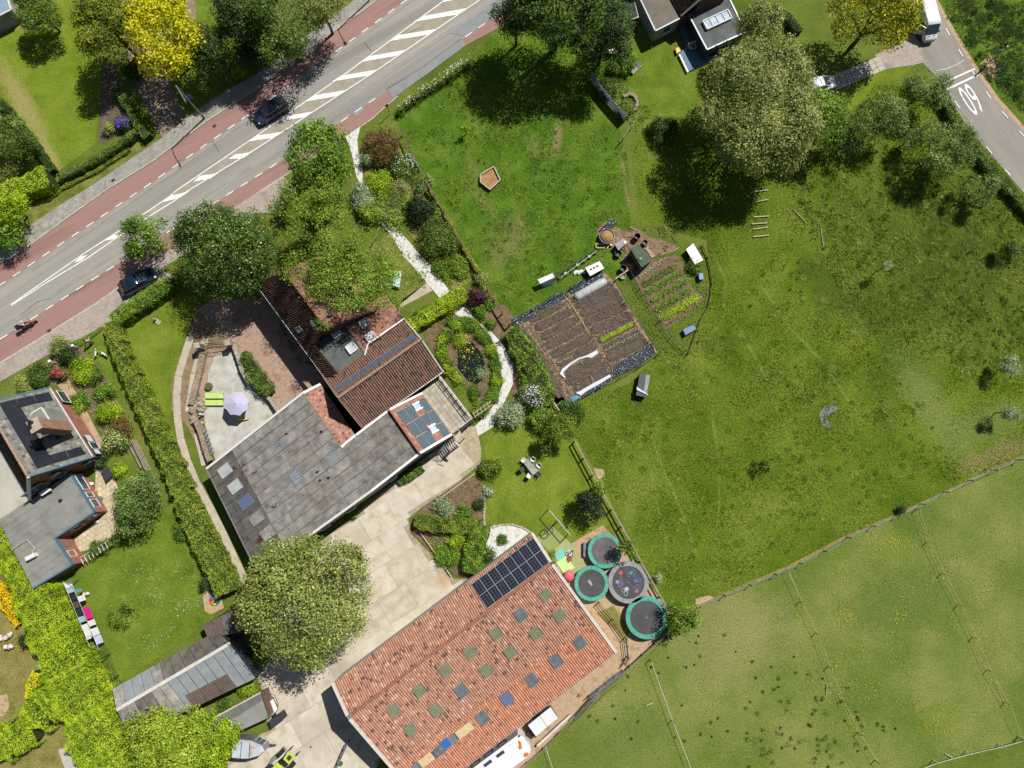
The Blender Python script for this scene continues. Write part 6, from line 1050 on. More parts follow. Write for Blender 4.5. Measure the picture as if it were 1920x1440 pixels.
# white motorhome at the bottom edge
mv = thing('motorhome', 'white vehicle with orange red markings beside the barn at the bottom edge', 'motorhome', P(940, 1420)); zt = 2.7
A, Bp, Cc, D_ = P(971, 1378, 2.5), P(992, 1417, 2.5), P(880, 1500, 2.5), P(858, 1462, 2.5)
obj('body', MB().hull8([(p.x, p.y, .4) for p in (A, Bp, Cc, D_)][::-1], [A, Bp, Cc, D_][::-1]), CARW, mv); ra_ = [lerp(A, D_, .06), lerp(Bp, Cc, .06), Cc, D_]; ra_ = [lerp(ra_[0], ra_[1], .14), lerp(ra_[0], ra_[1], .9), lerp(ra_[3], ra_[2], .9), lerp(ra_[3], ra_[2], .14)]
obj('roof', MB().prism([(p.x, p.y) for p in ra_], 2.5, 2.62), CARW, mv); fn = [A, Bp, P(995, 1404, 1.9), P(982, 1382, 1.9)]; obj('rear_cap', MB().hull8([(p.x, p.y, .5) for p in fn][::-1], fn[::-1]), CARW, mv)
for k in (.2, .42, .64): a = lerp(A, D_, k); b = lerp(A, D_, k + .13); window(mv, a, b, 0, 1, 1.4, 2.1, BLACK, 'window', GLASS, -.02); 
for k in (.22, .44): p = lerp(ra_[0], ra_[3], k) * .93 + lerp(ra_[1], ra_[2], k) * .07; q = lerp(ra_[0], ra_[3], k + .13) * .93 + lerp(ra_[1], ra_[2], k + .13) * .07; obj('roof_window', MB().beam(p + Vector((0, 0, .14)), q + Vector((0, 0, .14)), .3, .05), GLASS, mv)
for px in ([(973, 1389), (977, 1392), (979, 1402), (975, 1406), (971, 1400), (975, 1397)], [(983, 1413), (987, 1411), (992, 1413), (991, 1417), (986, 1419), (983, 1416)]): obj('orange_marking', MB().prism([(p.x, p.y) for p in PP(px, 2.6)], 2.5, 2.66), ORANGE, mv)
obj('red_light', MB().ell(P(974, 1380, 2.6), .12, 6, 4), LAMPR, mv)
tr = thing('flatbed_trailer', 'small trailer with white cover and drawbar between barn and gate', 'trailer', P(1018, 1355)); q = PP([(990, 1360), (1032, 1326), (1046, 1346), (1005, 1381)], 1.3)
obj('cover', MB().slab(*q, .12, 0), WFAB, tr); obj('box', MB().hull8([(p.x, p.y, .5) for p in q], [(p.x, p.y, 1.18) for p in q]), DGREY, tr); obj('cover_seam', MB().beam(lerp(q[0], q[1], .52) + Vector((0, 0, .01)), lerp(q[3], q[2], .52) + Vector((0, 0, .01)), .04, .02), METAL, tr)
obj('drawbar', MB().beam(P(996, 1370, .6), P(983, 1381, .5), .12, .1).beam(P(1001, 1377, .6), P(983, 1381, .5), .08, .1), DGREY, tr); obj('mudguard', MB().box(P(1000, 1375, .7), (.9, .3, .2), R(-50)), BLACK, tr)
for a in (.35, .5): 
    for e in (0, 1): p = lerp(lerp(q[0], q[1], a), lerp(q[3], q[2], a), e); obj('wheel', MB().tube([(p.x - .06, p.y - .08, .33), (p.x + .06, p.y + .08, .33)], .33, 12), TYRE, tr)
ht = thing('horse_trailer', 'silver horse trailer with black hatches and beige front opening', 'trailer', P(466, 1403)); z = 2.3; R_ = [P(434, 1389, z), P(453, 1388, z), P(470, 1390, z), P(490, 1399, z), P(495, 1410, z), P(488, 1417, z), P(468, 1423, z), P(450, 1423, z), P(432, 1421, z)]
obj('body', MB().hull8([(p.x, p.y, .5) for p in R_][::-1], [p - Vector((0, 0, .18)) for p in R_][::-1]), ALU, ht); c_ = sum(R_, Vector()) / 9; Rt = [c_ + (p - c_) * .9 + Vector((0, 0, .12)) for p in R_]
obj('roof', MB().hull8([p - Vector((0, 0, .18)) for p in R_][::-1], Rt[::-1]), M('silver_roof', [S(176, 184, 192), S(206, 212, 218)], scale=1, rough=.3, fine=.04), ht)
for a, b in ((1, 7), (2, 6)): obj('roof_seam', MB().beam(Rt[a] + Vector((0, 0, .02)), Rt[b] + Vector((0, 0, .02)), .05, .03), DGREY, ht)
obj('front_opening', MB().quad(*[lerp(c_ + (Rt[i] - c_), c_, f) + Vector((0, 0, .03)) for i, f in ((2, .2), (3, .25), (5, .3), (6, .2))]), EARTH, ht); obj('hatch_frame', MB().slab(P(478, 1387, 1.7), P(488, 1379, 1.5), P(503, 1388, 1.5), P(494, 1397, 1.7), .06), ALU, ht)
for f in (0, 1): a = P(480 + 7 * f, 1387 + 4 * f, 1.74); b = P(487 + 7 * f, 1381 + 4 * f, 1.6); n_ = P(486 + 7 * f, 1391 + 4 * f, 1.74) - a; obj('dark_hatch', MB().slab(a, b, b + n_ * .95, a + n_ * .95, .04, .03), BLACK, ht)
obj('drawbar', MB().beam(P(496, 1395, .6), P(518, 1397, .5), .08).beam(P(496, 1400, .6), P(518, 1397, .5), .08), DGREY, ht)
tc = thing('tractor', 'small lime green tractor with black cab roof hatch at the bottom edge', 'tractor', P(525, 1425)); cr = PP([(531, 1423), (542, 1408), (554, 1419), (542, 1434)], 2.2)
obj('cab_roof', MB().slab(*cr, .14, 0), YELL, tc); cm = sum(cr, Vector()) / 4; obj('roof_hatch', MB().quad(*[cm + (p - cm) * .5 + Vector((0, 0, .02)) for p in cr]), DGREY, tc)
for p in cr: obj('cab_post', MB().beam((p.x, p.y, .8), p - Vector((0, 0, .1)), .07), BLACK, tc)
obj('bonnet', MB().loft([[(P(u, v, 0).x + dx, P(u, v, 0).y + dy, z) for dx, dy, z in ((-.3, .3, .6), (.3, -.3, .6), (.28, -.28, 1.35), (0, 0, 1.45), (-.28, .28, 1.35))] for u, v in ((530, 1428), (512, 1447))]), YELL, tc); obj('seat', MB().box(P(528, 1427, 1.0), (.45, .45, .5), R(40)), BLACK, tc)
obj('mudguard', MB().box(P(522, 1437, 1.1), (.5, .8, .12), R(40)), YELL, tc); obj('front_loader', MB().slab(*PP([(512, 1418), (532, 1402), (536, 1408), (500, 1440)], .7), .3, 0), METAL, tc)
for u, v in ((530, 1407), (548, 1433), (505, 1436)): c = P(u, v, 0); o = obj('wheel', MB().tube([c + Vector((-.16, .16, .55)), c + Vector((.16, -.16, .55))], .55, 14), TYRE, tc); obj('rim', MB().tube([c + Vector((-.17, .17, .55)), c + Vector((.17, -.17, .55))], .28, 10), YELL, o)
wt = thing('cart', 'small wooden cart with white board and blue tub beside the flat shed', 'cart', P(505, 1320)); obj('bed', MB().slab(*PP([(490, 1305), (503, 1298), (522, 1325), (508, 1343)], .7), .1, 0), WOODB, wt); obj('board', MB().slab(*PP([(498, 1321), (512, 1310), (521, 1331), (505, 1344)], .85), .05, .0), WHITE, wt)
obj('rim', MB().tube(PP([(503, 1298), (515, 1304), (522, 1320), (520, 1332), (506, 1345)], .9), .05, 6), METAL, wt)
for u, v in ((500, 1300), (514, 1340)): c = P(u, v, .3); obj('wheel', MB().tube([c + Vector((-.06, -.08, 0)), c + Vector((.06, .08, 0))], .3, 12), TYRE, wt)
def tub(name, label, cat, u, v, z, r, h, m, inner=None, group=None):
    p = P(u, v, z); t = thing(name, label, cat, (p.x, p.y, z), group); obj('shell', MB().loft([[(p.x + q * cos(a), p.y + q * sin(a), zz) for a in [2 * pi * j / 18 for j in range(18)]] for q, zz in ((r * .85, z), (r, z + h), (r * .93, z + h), (r * .8, z + h * .45))], cap=True), m, t); obj('rim', MB().ring((p.x, p.y), r * .94, r * 1.04, z + h - .03, z + h + .02, 18), inner or m, t); return t
tub('tub', 'bright blue tub lying on the small wooden cart', 'tub', 495, 1302, .7, .42, .35, BLUEP); 
gb = thing('covered_box', 'black covered waste container beside the flat shed', 'container', P(518, 1352)); q = PP([(504, 1352), (527, 1336), (533, 1348), (509, 1367)], 1.1); obj('lid', MB().slab(*q, .1, 0), DGREY, gb); obj('body', MB().hull8([(p.x, p.y, 0) for p in q], [(p.x, p.y, 1.0) for p in q]), BLACK, gb); obj('lid_rib', MB().beam(lerp(q[0], q[1], .75) + Vector((0, 0, .03)), lerp(q[3], q[2], .75) + Vector((0, 0, .03)), .06, .05), DGREY, gb)
# ---------------- lamp post, signs ----------------
lm = thing('street_lamp', 'tall grey street lamp with arm beside the top left footpath', 'street lamp', P(384, 223)); b = P(384, 223); b.z = 0
tp = Vector((b.x, b.y, 7.0)); arm = P(399, 247, 0) - P(384, 223, 0); arm.z = .25
obj('pole', MB().tube([b, b + Vector((0, 0, 3)), tp], [.1, .085, .06], 10), METAL, lm); obj('arm', MB().tube([tp, tp + arm * .5 + Vector((0, 0, .1)), tp + arm], .045, 8), METAL, lm); hd = tp + arm; obj('lamp_head', MB().loft([[hd + arm.normalized() * x + Vector((0, y, z)) for y, z in ((-w, -.05), (w, -.05), (w * .7, .07), (-w * .7, .07))] for x, w in ((-.1, .06), (.25, .16), (.6, .12))]), METAL, lm)
obj('sign_plate', MB().box(b + Vector((.12, .1, 4.4)), (.75, .05, .75), R(30)), flat('blue_sign', S(60, 100, 160)), lm); obj('base', MB().tube([b, b + Vector((0, 0, .9))], .12, 10), DGREY, lm)
l2_ = thing('street_lamp', 'street lamp standing at the top edge of the footpath', 'street lamp', P(692, 3)); b = P(692, 3); b.z = 0; tp = Vector((b.x, b.y, 7.0)); obj('pole', MB().tube([b, tp], [.1, .06], 10), METAL, l2_); obj('arm', MB().tube([tp, tp + arm], .045, 8), METAL, l2_); obj('lamp_head', MB().box(tp + arm, (.5, .25, .12), R(-58)), METAL, l2_); obj('sign_plate', MB().box(b + Vector((.12, .1, 4.4)), (.75, .05, .75), R(30)), bpy.data.materials['blue_sign'], l2_)
sg = thing('place_sign', 'tall road sign with white and blue plates leaning shadow towards the side road', 'sign', P(1852, 119)); b = P(1852, 119); b.z = 0; obj('pole', MB().tube([b, b + Vector((0, 0, 3.3))], .05, 8), METAL, sg)
sx_ = Vector((cos(R(32)), sin(R(32)), 0)); obj('blue_plate', MB().slab(b + Vector((0, 0, 2.2)) - sx_ * .55, b + Vector((0, 0, 2.2)) + sx_ * .55, b + Vector((0, 0, 2.9)) + sx_ * .55, b + Vector((0, 0, 2.9)) - sx_ * .55, .05), bpy.data.materials['blue_sign'], sg); obj('white_plate', MB().slab(b + Vector((0, 0, 1.3)) - sx_ * .4, b + Vector((0, 0, 1.3)) + sx_ * .4, b + Vector((0, 0, 2.1)) + sx_ * .4, b + Vector((0, 0, 2.1)) - sx_ * .4, .05), WHITE, sg)
s2 = thing('small_sign', 'small square sign on a thin post at the corner of the bramble line', 'sign', P(731, 215)); b = P(731, 215); b.z = 0; obj('post', MB().tube([b, b + Vector((0, 0, 2.2))], .04, 6), METAL, s2); obj('plate', MB().box(b + Vector((0, 0, 2.0)), (.4, .04, .4), R(30)), DGREY, s2)
# ---------------- fences ----------------
def fence(name, label, px, hts, mat, step=2.0, ph=1.2, pw=.1, rw=.05, rh=.12, pm=None, cat='fence', group=None, rail='rail'):
    pts = [Vector((p.x, p.y, 0)) for p in PP(px)]; t = thing(name, label, cat, pts[0], group); rs = resample(pts, step); rs.append((pts[-1], None))
    for p, _ in rs: obj('post', MB().box(p + Vector((0, 0, ph / 2)), (pw, pw, ph)), pm or mat, t)
    for z in hts:
        for (a, _), (b, _) in zip(rs[:-1], rs[1:]): obj(rail, MB().beam(a + Vector((0, 0, z)), b + Vector((0, 0, z)), rw, rh), mat, t)
    return t
fence('wooden_fence', 'pale wooden rail fence between the garden lawn and the meadow', [(1077, 828), (1098, 868), (1125, 918), (1152, 965), (1180, 1015), (1205, 1062), (1232, 1110), (1256, 1152)], (.55, 1.15), WOODG, 2.1, 1.2, .12, .12, .09)
fence('rail_fence', 'long brown rail fence between gravel garden and upper paddock', [(755, 255), (772, 292), (800, 345), (840, 415), (870, 468), (897, 515)], (1.1,), WOODB, 2.2, 1.15, .12, .2, .1); fence('rail_fence', 'short brown rail fence beside the purple shrub and vegetable plot', [(915, 545), (935, 580), (955, 612)], (1.1,), WOODB, 1.6, 1.15, .12, .2, .1)
fence('low_fence', 'thin pale plank edge running from the shrubs to the blue sheeting', [(1022, 732), (1048, 770)], (.5,), WOODP, 1.4, .6, .08, .1, .1)
fence('wire_fence', 'grey wire stock fence between the green meadow and the grazed pasture', [(1310, 1136), (1340, 1122), (1390, 1102), (1475, 1066), (1530, 1042), (1580, 1010), (1625, 990), (1680, 965), (1712, 952), (1740, 937), (1790, 912), (1850, 885), (1930, 852)], (.3, .6, .9), METAL, 3.0, 1.2, .1, .025, .025, WOODG, rail='wire')
sheet('fence_strip', [(1240, 1178), (1310, 1134), (1390, 1098), (1475, 1062), (1580, 1006), (1712, 949), (1850, 882), (1940, 845), (1940, 850), (1850, 888), (1712, 955), (1580, 1014), (1475, 1070), (1390, 1106), (1310, 1142)], G_DRY, 3)
fence('electric_fence', 'white tape fence with dark posts in the left part of the pasture', [(1472, 1068), (1490, 1110), (1512, 1152), (1540, 1213), (1552, 1250), (1590, 1345), (1620, 1393), (1640, 1425)], (.85,), WOODP, 3.6, 1.0, .06, .02, .02, DGREY, rail='tape')
fence('electric_fence', 'white tape fence with dark posts at the right of the pasture', [(1716, 955), (1737, 1018), (1757, 1062), (1790, 1125), (1812, 1165), (1838, 1236), (1870, 1290), (1890, 1330), (1908, 1383)], (.85,), WOODP, 3.6, 1.0, .06, .02, .02, WOODG, rail='tape')
fence('electric_fence', 'white tape fence along the bottom right corner', [(1690, 1448), (1772, 1415), (1840, 1402), (1908, 1384), (1940, 1375)], (.85,), WFAB, 3.6, 1.0, .06, .03, .04, WHITE, rail='tape')
fence('electric_fence', 'thin white tape running from the gate corner down the pasture', [(1218, 1236), (1240, 1290), (1262, 1358), (1290, 1425), (1300, 1455)], (.85,), WFAB, 6.5, 1.0, .06, .03, .03, DGREY, rail='tape'); fence('electric_fence', 'short white tape at the bottom by the motorhome', [(1023, 1398), (1032, 1425), (1040, 1450)], (.6,), WFAB, 4, .7, .05, .03, .03, rail='tape')
for l, px, m in (('worn', [(1478, 1070), (1512, 1152), (1552, 1250), (1590, 1345), (1622, 1395)], .12), ('worn', [(1716, 955), (1757, 1062), (1812, 1165), (1838, 1236), (1890, 1330)], .14)): obj('worn_strip', ribbon(px, m, .03), G_DRY, kind='structure')
fence('plank_fence', 'blue grey plank fence between upper paddock and top right garden', [(1107, 150), (1125, 178), (1148, 205), (1170, 229)], (.25, .55, .85, 1.15, 1.45), flat('blue_grey_plank', S(150, 162, 176)), 1.8, 1.6, .08, .03, .26, METAL, rail='plank')
fence('garden_fence', 'low timber fence leaning from the stone circle to the paddock', [(1194, 225), (1178, 250), (1160, 272)], (.5, .9), WOODG, 1.6, 1.0, .08, .05, .1)
fence('mesh_fence', 'dark green mesh fence with posts on the brick house lawn', [(190, 1188), (207, 1225), (222, 1262), (234, 1290)], (.3, .6, .9, 1.2, 1.5), GREENM, 2.4, 1.7, .09, .02, .03, DGREY, rail='wire')
fence('paling_fence', 'green slatted fence along the pavement beside the person in white', [(142, 654), (170, 636), (196, 616)], (.25, .85), flat('dark_green_paint', S(48, 74, 58), rough=.8), .3, .95, .03, .03, .05)
fence('vegetable_fence', 'low wire fence round the east side of the large vegetable plot', [(1152, 530), (1185, 590), (1210, 632), (1236, 662)], (.5, .9), GREENM, 2.6, 1.0, .07, .04, .04, DGREY, rail='wire'); fence('vegetable_fence', 'low wire fence along the lower side of the large vegetable plot', [(1234, 664), (1180, 700), (1120, 728), (1062, 762)], (.5, .9), GREENM, 2.6, 1.0, .07, .035, .035, DGREY, rail='wire')
fence('vegetable_fence', 'low wire fence along the paddock side of the large vegetable plot', [(960, 606), (1010, 576), (1052, 550), (1090, 530)], (.5, .9), GREENM, 2.6, 1.0, .07, .035, .035, DGREY, rail='wire'); fence('vegetable_fence', 'low wire fence between the two vegetable plots', [(1180, 512), (1205, 555), (1228, 592), (1247, 622), (1290, 664)], (.4, .8), GREENM, 2.2, .9, .06, .03, .03, DGREY, rail='wire')
fence('kerb_board', 'curved rusty edging round the smaller vegetable plot', [(1316, 462), (1328, 490), (1334, 530), (1330, 570), (1312, 600), (1300, 635), (1289, 664)], (.25,), WOODB, 1.5, .4, .06, .05, .18)
fence('metal_railing', 'dark metal railing between trampolines and barn passage', [(1122, 1128), (1142, 1150), (1163, 1182), (1184, 1210), (1170, 1243)], (.35, .7, 1.05), DGREY, 2.3, 1.15, .08, .05, .05); 
for i, (a, b) in enumerate((((1076, 1340), (1118, 1292)), ((1104, 1302), (1165, 1255)))):
    A_, B__ = P(*a), P(*b); g = thing('metal_gate', ['blue grey galvanised gate panel nearer the white trailer', 'galvanised mesh gate panel nearer the trampolines'][i], 'gate', A_, 'gates along the pasture edge')
    for z in (.25, .5, .75, 1.0, 1.25): obj('rail', MB().beam(A_ + Vector((0, 0, z)), B__ + Vector((0, 0, z)), .05), METAL, g)
    for k in range(5): p = lerp(A_, B__, k / 4); obj('upright', MB().beam(p, p + Vector((0, 0, 1.3)), .05), METAL, g)
    g2 = [p + Vector((.25, -.3, 0)) for p in (A_, B__)]; 
    for z in (.3, 1.1): obj('rail', MB().beam(g2[0] + Vector((0, 0, z)), g2[1] + Vector((0, 0, z)), .05), METAL, g)
obj('plank_pile', MB().beam(P(1007, 1398, .4), P(1070, 1340, .4), .22, .3), STONEC, label='long pale plank leaning along the pasture edge by the trailer', cat='plank')
fence('rail_fence', 'low boundary rail from the trampolines down to the gate panels', [(1250, 1182), (1215, 1215), (1168, 1256)], (.6, 1.0), WOODG, 1.8, 1.1, .1, .06, .1); fence('wire_fence', 'thin wire boundary from the gate panels to the bottom edge', [(1074, 1342), (1040, 1380), (1000, 1418), (960, 1450)], (.4, .8), METAL, 2.2, 1.0, .08, .03, .03, WOODG, rail='wire')
for l, px in (('low pale rail along the yard bed nearest the stairs', [(890, 888), (850, 917), (805, 950)]), ('thin rail from the yard hedge tip to the barn eave', [(786, 995), (815, 1035), (846, 1080)])): fence('bed_rail', l, px, (.25,), WOODP, 1.6, .3, .08, .1, .08)
# loose rails and white sticks
lr_ = [(1412, 430, 1440, 426), (1410, 420, 1438, 418), (1412, 444, 1442, 441), (1412, 360, 1440, 356), (1410, 380, 1440, 374), (1413, 407, 1442, 405)]
for i, (a, b, c, d) in enumerate(lr_): obj('timber_rail', MB().beam(P(a, b, .15), P(c, d, .15), .1, .1), WOODP, label=['second lowest pale timber rail in the row under the largest tree', 'third lowest pale timber rail in the row under the largest tree', 'lowest pale timber rail lying in the sun below the largest tree', 'topmost timber rail lying in deep shade under the largest tree', 'second timber rail from the top in the shade', 'timber rail at the edge of the tree shadow'][i], cat='timber', group='loose timber rails under the largest tree')
for l, a, b, c, d in (('white stick lying below the meadow middle by the thistles', 1549, 1303, 1551, 1286), ('pale stick lying in the left pasture', 1212, 1323, 1226, 1317), ('thin dry stick lying in the upper meadow, longer one', 1539, 428, 1544, 462), ('broken dry sticks in the upper meadow near the rails', 1487, 392, 1512, 418), ('white leaning pole beside the lowest pasture corner', 1772, 1413, 1786, 1421)): obj('stick', MB().tube([P(a, b, .1), P(c, d, .16)], .05, 6), WOODP, label=l, cat='stick')
# ---------------- trampolines and play things ----------------
def tramp(label, u, v, r, pad, matm, zt=.9, seed=0):
    p = P(u, v, zt); t = thing('trampoline', label, 'trampoline', (p.x, p.y, 0), 'trampolines beside the barn'); c = (p.x, p.y); ri = r * .8
    obj('jumping_mat', MB().disc(c, ri, zt - .03, zt, 48), matm, t); obj('safety_pad', MB().ring(c, ri - .02, r, zt - .02, zt + .06, 48), pad, t); obj('frame', MB().ring(c, r - .05, r + .04, zt - .12, zt - .03, 40), METAL, t); obj('skirt', MB().ring(c, r - .12, r - .08, .02, zt - .1, 40), BLACK, t)
    for k in range(6):
        a = 2 * pi * k / 6 + seed; obj('leg', MB().beam((c[0] + (r - .05) * cos(a), c[1] + (r - .05) * sin(a), 0), (c[0] + (r - .05) * cos(a), c[1] + (r - .05) * sin(a), zt - .1), .06), METAL, t)
        obj('pad_seam', MB().beam((c[0] + ri * cos(a), c[1] + ri * sin(a), zt + .065), (c[0] + r * cos(a), c[1] + r * sin(a), zt + .065), .03, .01), DGREY, t)
    return t, c, zt
t1_, c1_, _ = tramp('turquoise edged trampoline with worn grey mat, uppermost and shaded by the willow', 1134, 1033, 1.82, TEAL, MATG); t2_, c2_, z2_ = tramp('turquoise edged trampoline with dark mat and white logo, beside the barn gable', 1109, 1094, 1.82, TEAL, MATB, seed=.5)
t3_, c3_, z3_ = tramp('grey edged trampoline printed with coloured circles, the central one', 1178, 1092, 2.17, GREYPAD, MATB, seed=.2); t4_, c4_, z4_ = tramp('turquoise edged trampoline with plain dark mat, the lowest near the pasture', 1212, 1158, 2.2, TEAL, MATB, seed=.8)
text('logo_print', 'Salta', WHITE, t2_, (c2_[0] - .1, c2_[1] + .1, z2_ + .012), R(-50), .62, .3); text('logo_print', 'Berg', GREYPAD, t3_, (c3_[0], c3_[1], z3_ + .012), R(-15), .4, .16); text('logo_print', 'II', GREYPAD, t4_, (c4_[0], c4_[1], z4_ + .012), R(-20), .14, .2)
PC = [S(190, 90, 100), S(150, 150, 200), S(60, 130, 200), S(190, 190, 190), S(150, 120, 140), S(90, 150, 160)]; PCm = [flat('print_%d' % i, c, rough=.8) for i, c in enumerate(PC)]
for i, (dx, dy, r, k, filled) in enumerate([(-14, -18, 4, 0, 1), (-13, -10, 2.5, 0, 0), (-20.5, -1, 3.3, 1, 1), (-14, -2.5, 3, 1, 0), (-15.5, 5.5, 3.6, 1, 0), (-9.5, 2, 2.2, 1, 0), (14, -3, 3.3, 2, 1), (20.5, -4.5, 4, 2, 0), (-3, 12.5, 4, 3, 1), (-9.5, 15, 3.4, 3, 0), (-4.5, 21, 4, 3, 0), (16, 16, 3.6, 4, 1), (17, 7.5, 3.8, 4, 0), (10, 9.5, 2.6, 4, 0), (5, -18, 3.2, 5, 1), (1.5, -13.5, 3.2, 5, 0), (9.5, -14.5, 3, 5, 0), (11, -20, 3, 5, 0)]):
    p = P(1178 + dx, 1092 + dy, z3_); rr_ = r / 17.5; obj('circle_print', MB().disc((p.x, p.y), rr_, z3_ + .004, z3_ + .01, 18) if filled else MB().ring((p.x, p.y), rr_ * .78, rr_, z3_ + .004, z3_ + .01, 20), PCm[k], t3_)
bn = thing('bench', 'narrow grey blue bench beside the uppermost trampoline', 'bench', P(1096, 1028)); q = PP([(1094, 1016), (1099, 1016), (1099, 1044), (1094, 1044)], .5); obj('seat', MB().slab(*q, .06, 0), flat('bench_grey', S(120, 132, 146)), bn)
for f in (.1, .9): p = lerp(lerp(q[0], q[3], f), lerp(q[1], q[2], f), .5); obj('leg', MB().box((p.x, p.y, .23), (.22, .08, .44)), DGREY, bn)
pb = thing('beach_parasol', 'pink red closed play tent ball beside the barn gable', 'toy', P(1066, 1080)); c = P(1067, 1080, .55); obj('shell', MB().ell(c, (.58, .62, .5), 14, 8), M('coral_fabric', [S(214, 84, 100), S(240, 130, 140)], scale=1.5, rough=.6, fine=.05), pb, smooth=True); obj('flap', MB().ell(c + Vector((.1, .5, .1)), (.22, .2, .2), 8, 5), bpy.data.materials['coral_fabric'], pb)
tb = thing('play_crate', 'jumble of black and white toy blocks on the play mats', 'toy', P(1066, 1037))
for i in range(16): p = P(1062 + rnd.uniform(0, 12), 1032 + rnd.uniform(0, 12), .1 + rnd.random() * .2); obj('block', MB().box(p, (rnd.uniform(.15, .3), .12, .15), rnd.random() * 3), [BLACK, WHITE, CREAM][i % 3], tb)
cr_ = thing('toy_chair', 'orange red toy chair on the play mats', 'toy', P(1068, 1049)); q = PP([(1064, 1046), (1070, 1045), (1073, 1050), (1067, 1054)], .35); obj('seat', MB().slab(*q, .06), RED, cr_)
for p in q: obj('leg', MB().beam((p.x, p.y, 0), p, .05), RED, cr_)
fr = thing('swing_frame', 'thin metal goal frame with round basket swing beside the barn corner', 'swing', P(1048, 976)); ga, gb_, gc_ = P(1030, 957, 1.9), P(1069, 1003, 1.9), P(1048, 977, 1.9)
obj('top_bar', MB().tube([ga, gb_], .05, 8), METAL, fr)
for p in (ga, gb_, gc_): obj('post', MB().tube([(p.x, p.y, 0), p], .05, 8), METAL, fr)
ring_c = P(1028, 994, .5); obj('basket_rim', MB().ring((ring_c.x, ring_c.y), .42, .5, .9, .98, 24), DGREY, fr); obj('basket_arm', MB().tube([gc_, (ring_c.x, ring_c.y, .95), P(1013, 1006, .1)], .04, 6), DGREY, fr)
# ---------------- garden furniture ----------------
tbl = thing('garden_table', 'grey garden table surrounded by six white chairs on the lawn', 'table', P(996, 878)); q = PP([(981, 867), (990, 861), (1010, 882), (999, 891)], .75); obj('table_top', MB().slab(*q, .05), RENDER, tbl)
for p in q: c = sum(q, Vector()) / 4; pp = lerp(p, c, .15); obj('leg', MB().beam((pp.x, pp.y, 0), (pp.x, pp.y, .7), .06), DGREY, tbl)
cdef = [(982, 864, 135, 'white garden chair at the upper left end of the garden table'), (999, 862, 60, 'white garden chair at the upper right of the garden table'), (1010, 873, 45, 'white garden chair at the right side of the garden table, nearer its lower end'), (979, 880, 215, 'dark grey garden chair at the left side of the garden table'), (992, 892, 240, 'white garden chair at the lower left end of the garden table'), (1009, 889, 320, 'dark garden chair at the lower right end of the garden table')]
ch0 = thing('garden_chair', cdef[0][3], 'chair', (0, 0, 0), 'chairs round the garden table'); obj('seat', MB().box((0, 0, .44), (.46, .46, .05)), WFAB, ch0); obj('backrest', MB().loft([[(-.25 + x, y, z) for x, z in ((0, .45), (.05, .45), (.0, .85), (-.05, .85))] for y in (-.23, 0, .23)]).box((-.02, .24, .62), (.4, .04, .04)).box((-.02, -.24, .62), (.4, .04, .04)), WFAB, ch0)
for x in (-.19, .19):
    for y in (-.19, .19): obj('leg', MB().beam((x, y, 0), (x, y, .43), .035), METAL, ch0)
for i, (u, v, a, l) in enumerate(cdef):
    p = P(u, v, .3); p.z = 0
    if i: c = dup(ch0, p, R(a + 180), l)
    if i in (3, 5): 
        for k in c.children:
            if k.name.startswith(('seat', 'backrest')): k.data = k.data.copy(); k.data.materials[0] = DGREY  # seat and backrest of two chairs recoloured dark grey
p = P(982, 864, .3); ch0.location = (p.x, p.y, 0); ch0.rotation_euler = (0, 0, R(135 + 180))
um = thing('parasol', 'lilac garden parasol open over the courtyard patio', 'parasol', P(441, 757)); c = P(441, 756, 2.4); n = 8; mb = MB(); rim = [c + Vector((1.38 * cos(2 * pi * j / n + .3), 1.38 * sin(2 * pi * j / n + .3), -.42)) for j in range(n)]
for j in range(n): g = MB(); m_ = (rim[j] + rim[(j + 1) % n]) / 2 + Vector((0, 0, .05)) - (((rim[j] + rim[(j + 1) % n]) / 2 - c) * .05); g.add([c, rim[j], m_, rim[(j + 1) % n]], [(0, 1, 2), (0, 2, 3)]); obj('canopy_panel', g, LILAC, um); obj('rib', MB().tube([c - Vector((0, 0, .03)), rim[j] - Vector((0, 0, .03))], .015, 4), METAL, um)
obj('pole', MB().tube([(c.x, c.y, 0), c + Vector((0, 0, .1))], .03, 8), METAL, um); obj('foot', MB().disc(c, .3, 0, .12, 16), DGREY, um)
def lounger(label, px, m, back=.0, group='sun loungers on the courtyard patio', name='sun_lounger'):
    q = PP(px, .38); t = thing(name, label, 'sun lounger', Vector((sum(p.x for p in q) / 4, sum(p.y for p in q) / 4, 0)), group); f = .62
    obj('cushion', MB().slab(q[0], lerp(q[0], q[1], f), lerp(q[3], q[2], f), q[3], .07), m, t); u_ = Vector((0, 0, back)); obj('back_cushion', MB().slab(lerp(q[0], q[1], f + .01), q[1] + u_, q[2] + u_, lerp(q[3], q[2], f + .01), .07), m, t)
    obj('frame', MB().beam(q[0] - Vector((0, 0, .1)), q[1] - Vector((0, 0, .1)), .05).beam(q[3] - Vector((0, 0, .1)), q[2] - Vector((0, 0, .1)), .05), METAL, t)
    for p in q: obj('leg', MB().beam((p.x, p.y, 0), p - Vector((0, 0, .1)), .05), METAL, t)
lounger('lime green sun lounger beside the stone wall, the upper one', [(384, 737), (418, 737), (418, 747), (384, 747)], LIMEF); lounger('lime green sun lounger beside the stone wall, the lower one', [(384, 750), (418, 750), (418, 760), (384, 760)], LIMEF); lounger('pale yellow and green lounger partly under the lilac parasol', [(446, 790), (440, 778), (456, 772), (464, 786)], YELF, .2); lounger('slatted lounger on the top right garden lawn', [(1180, 134), (1195, 117), (1203, 122), (1187, 138)], RENDER, .35, None)
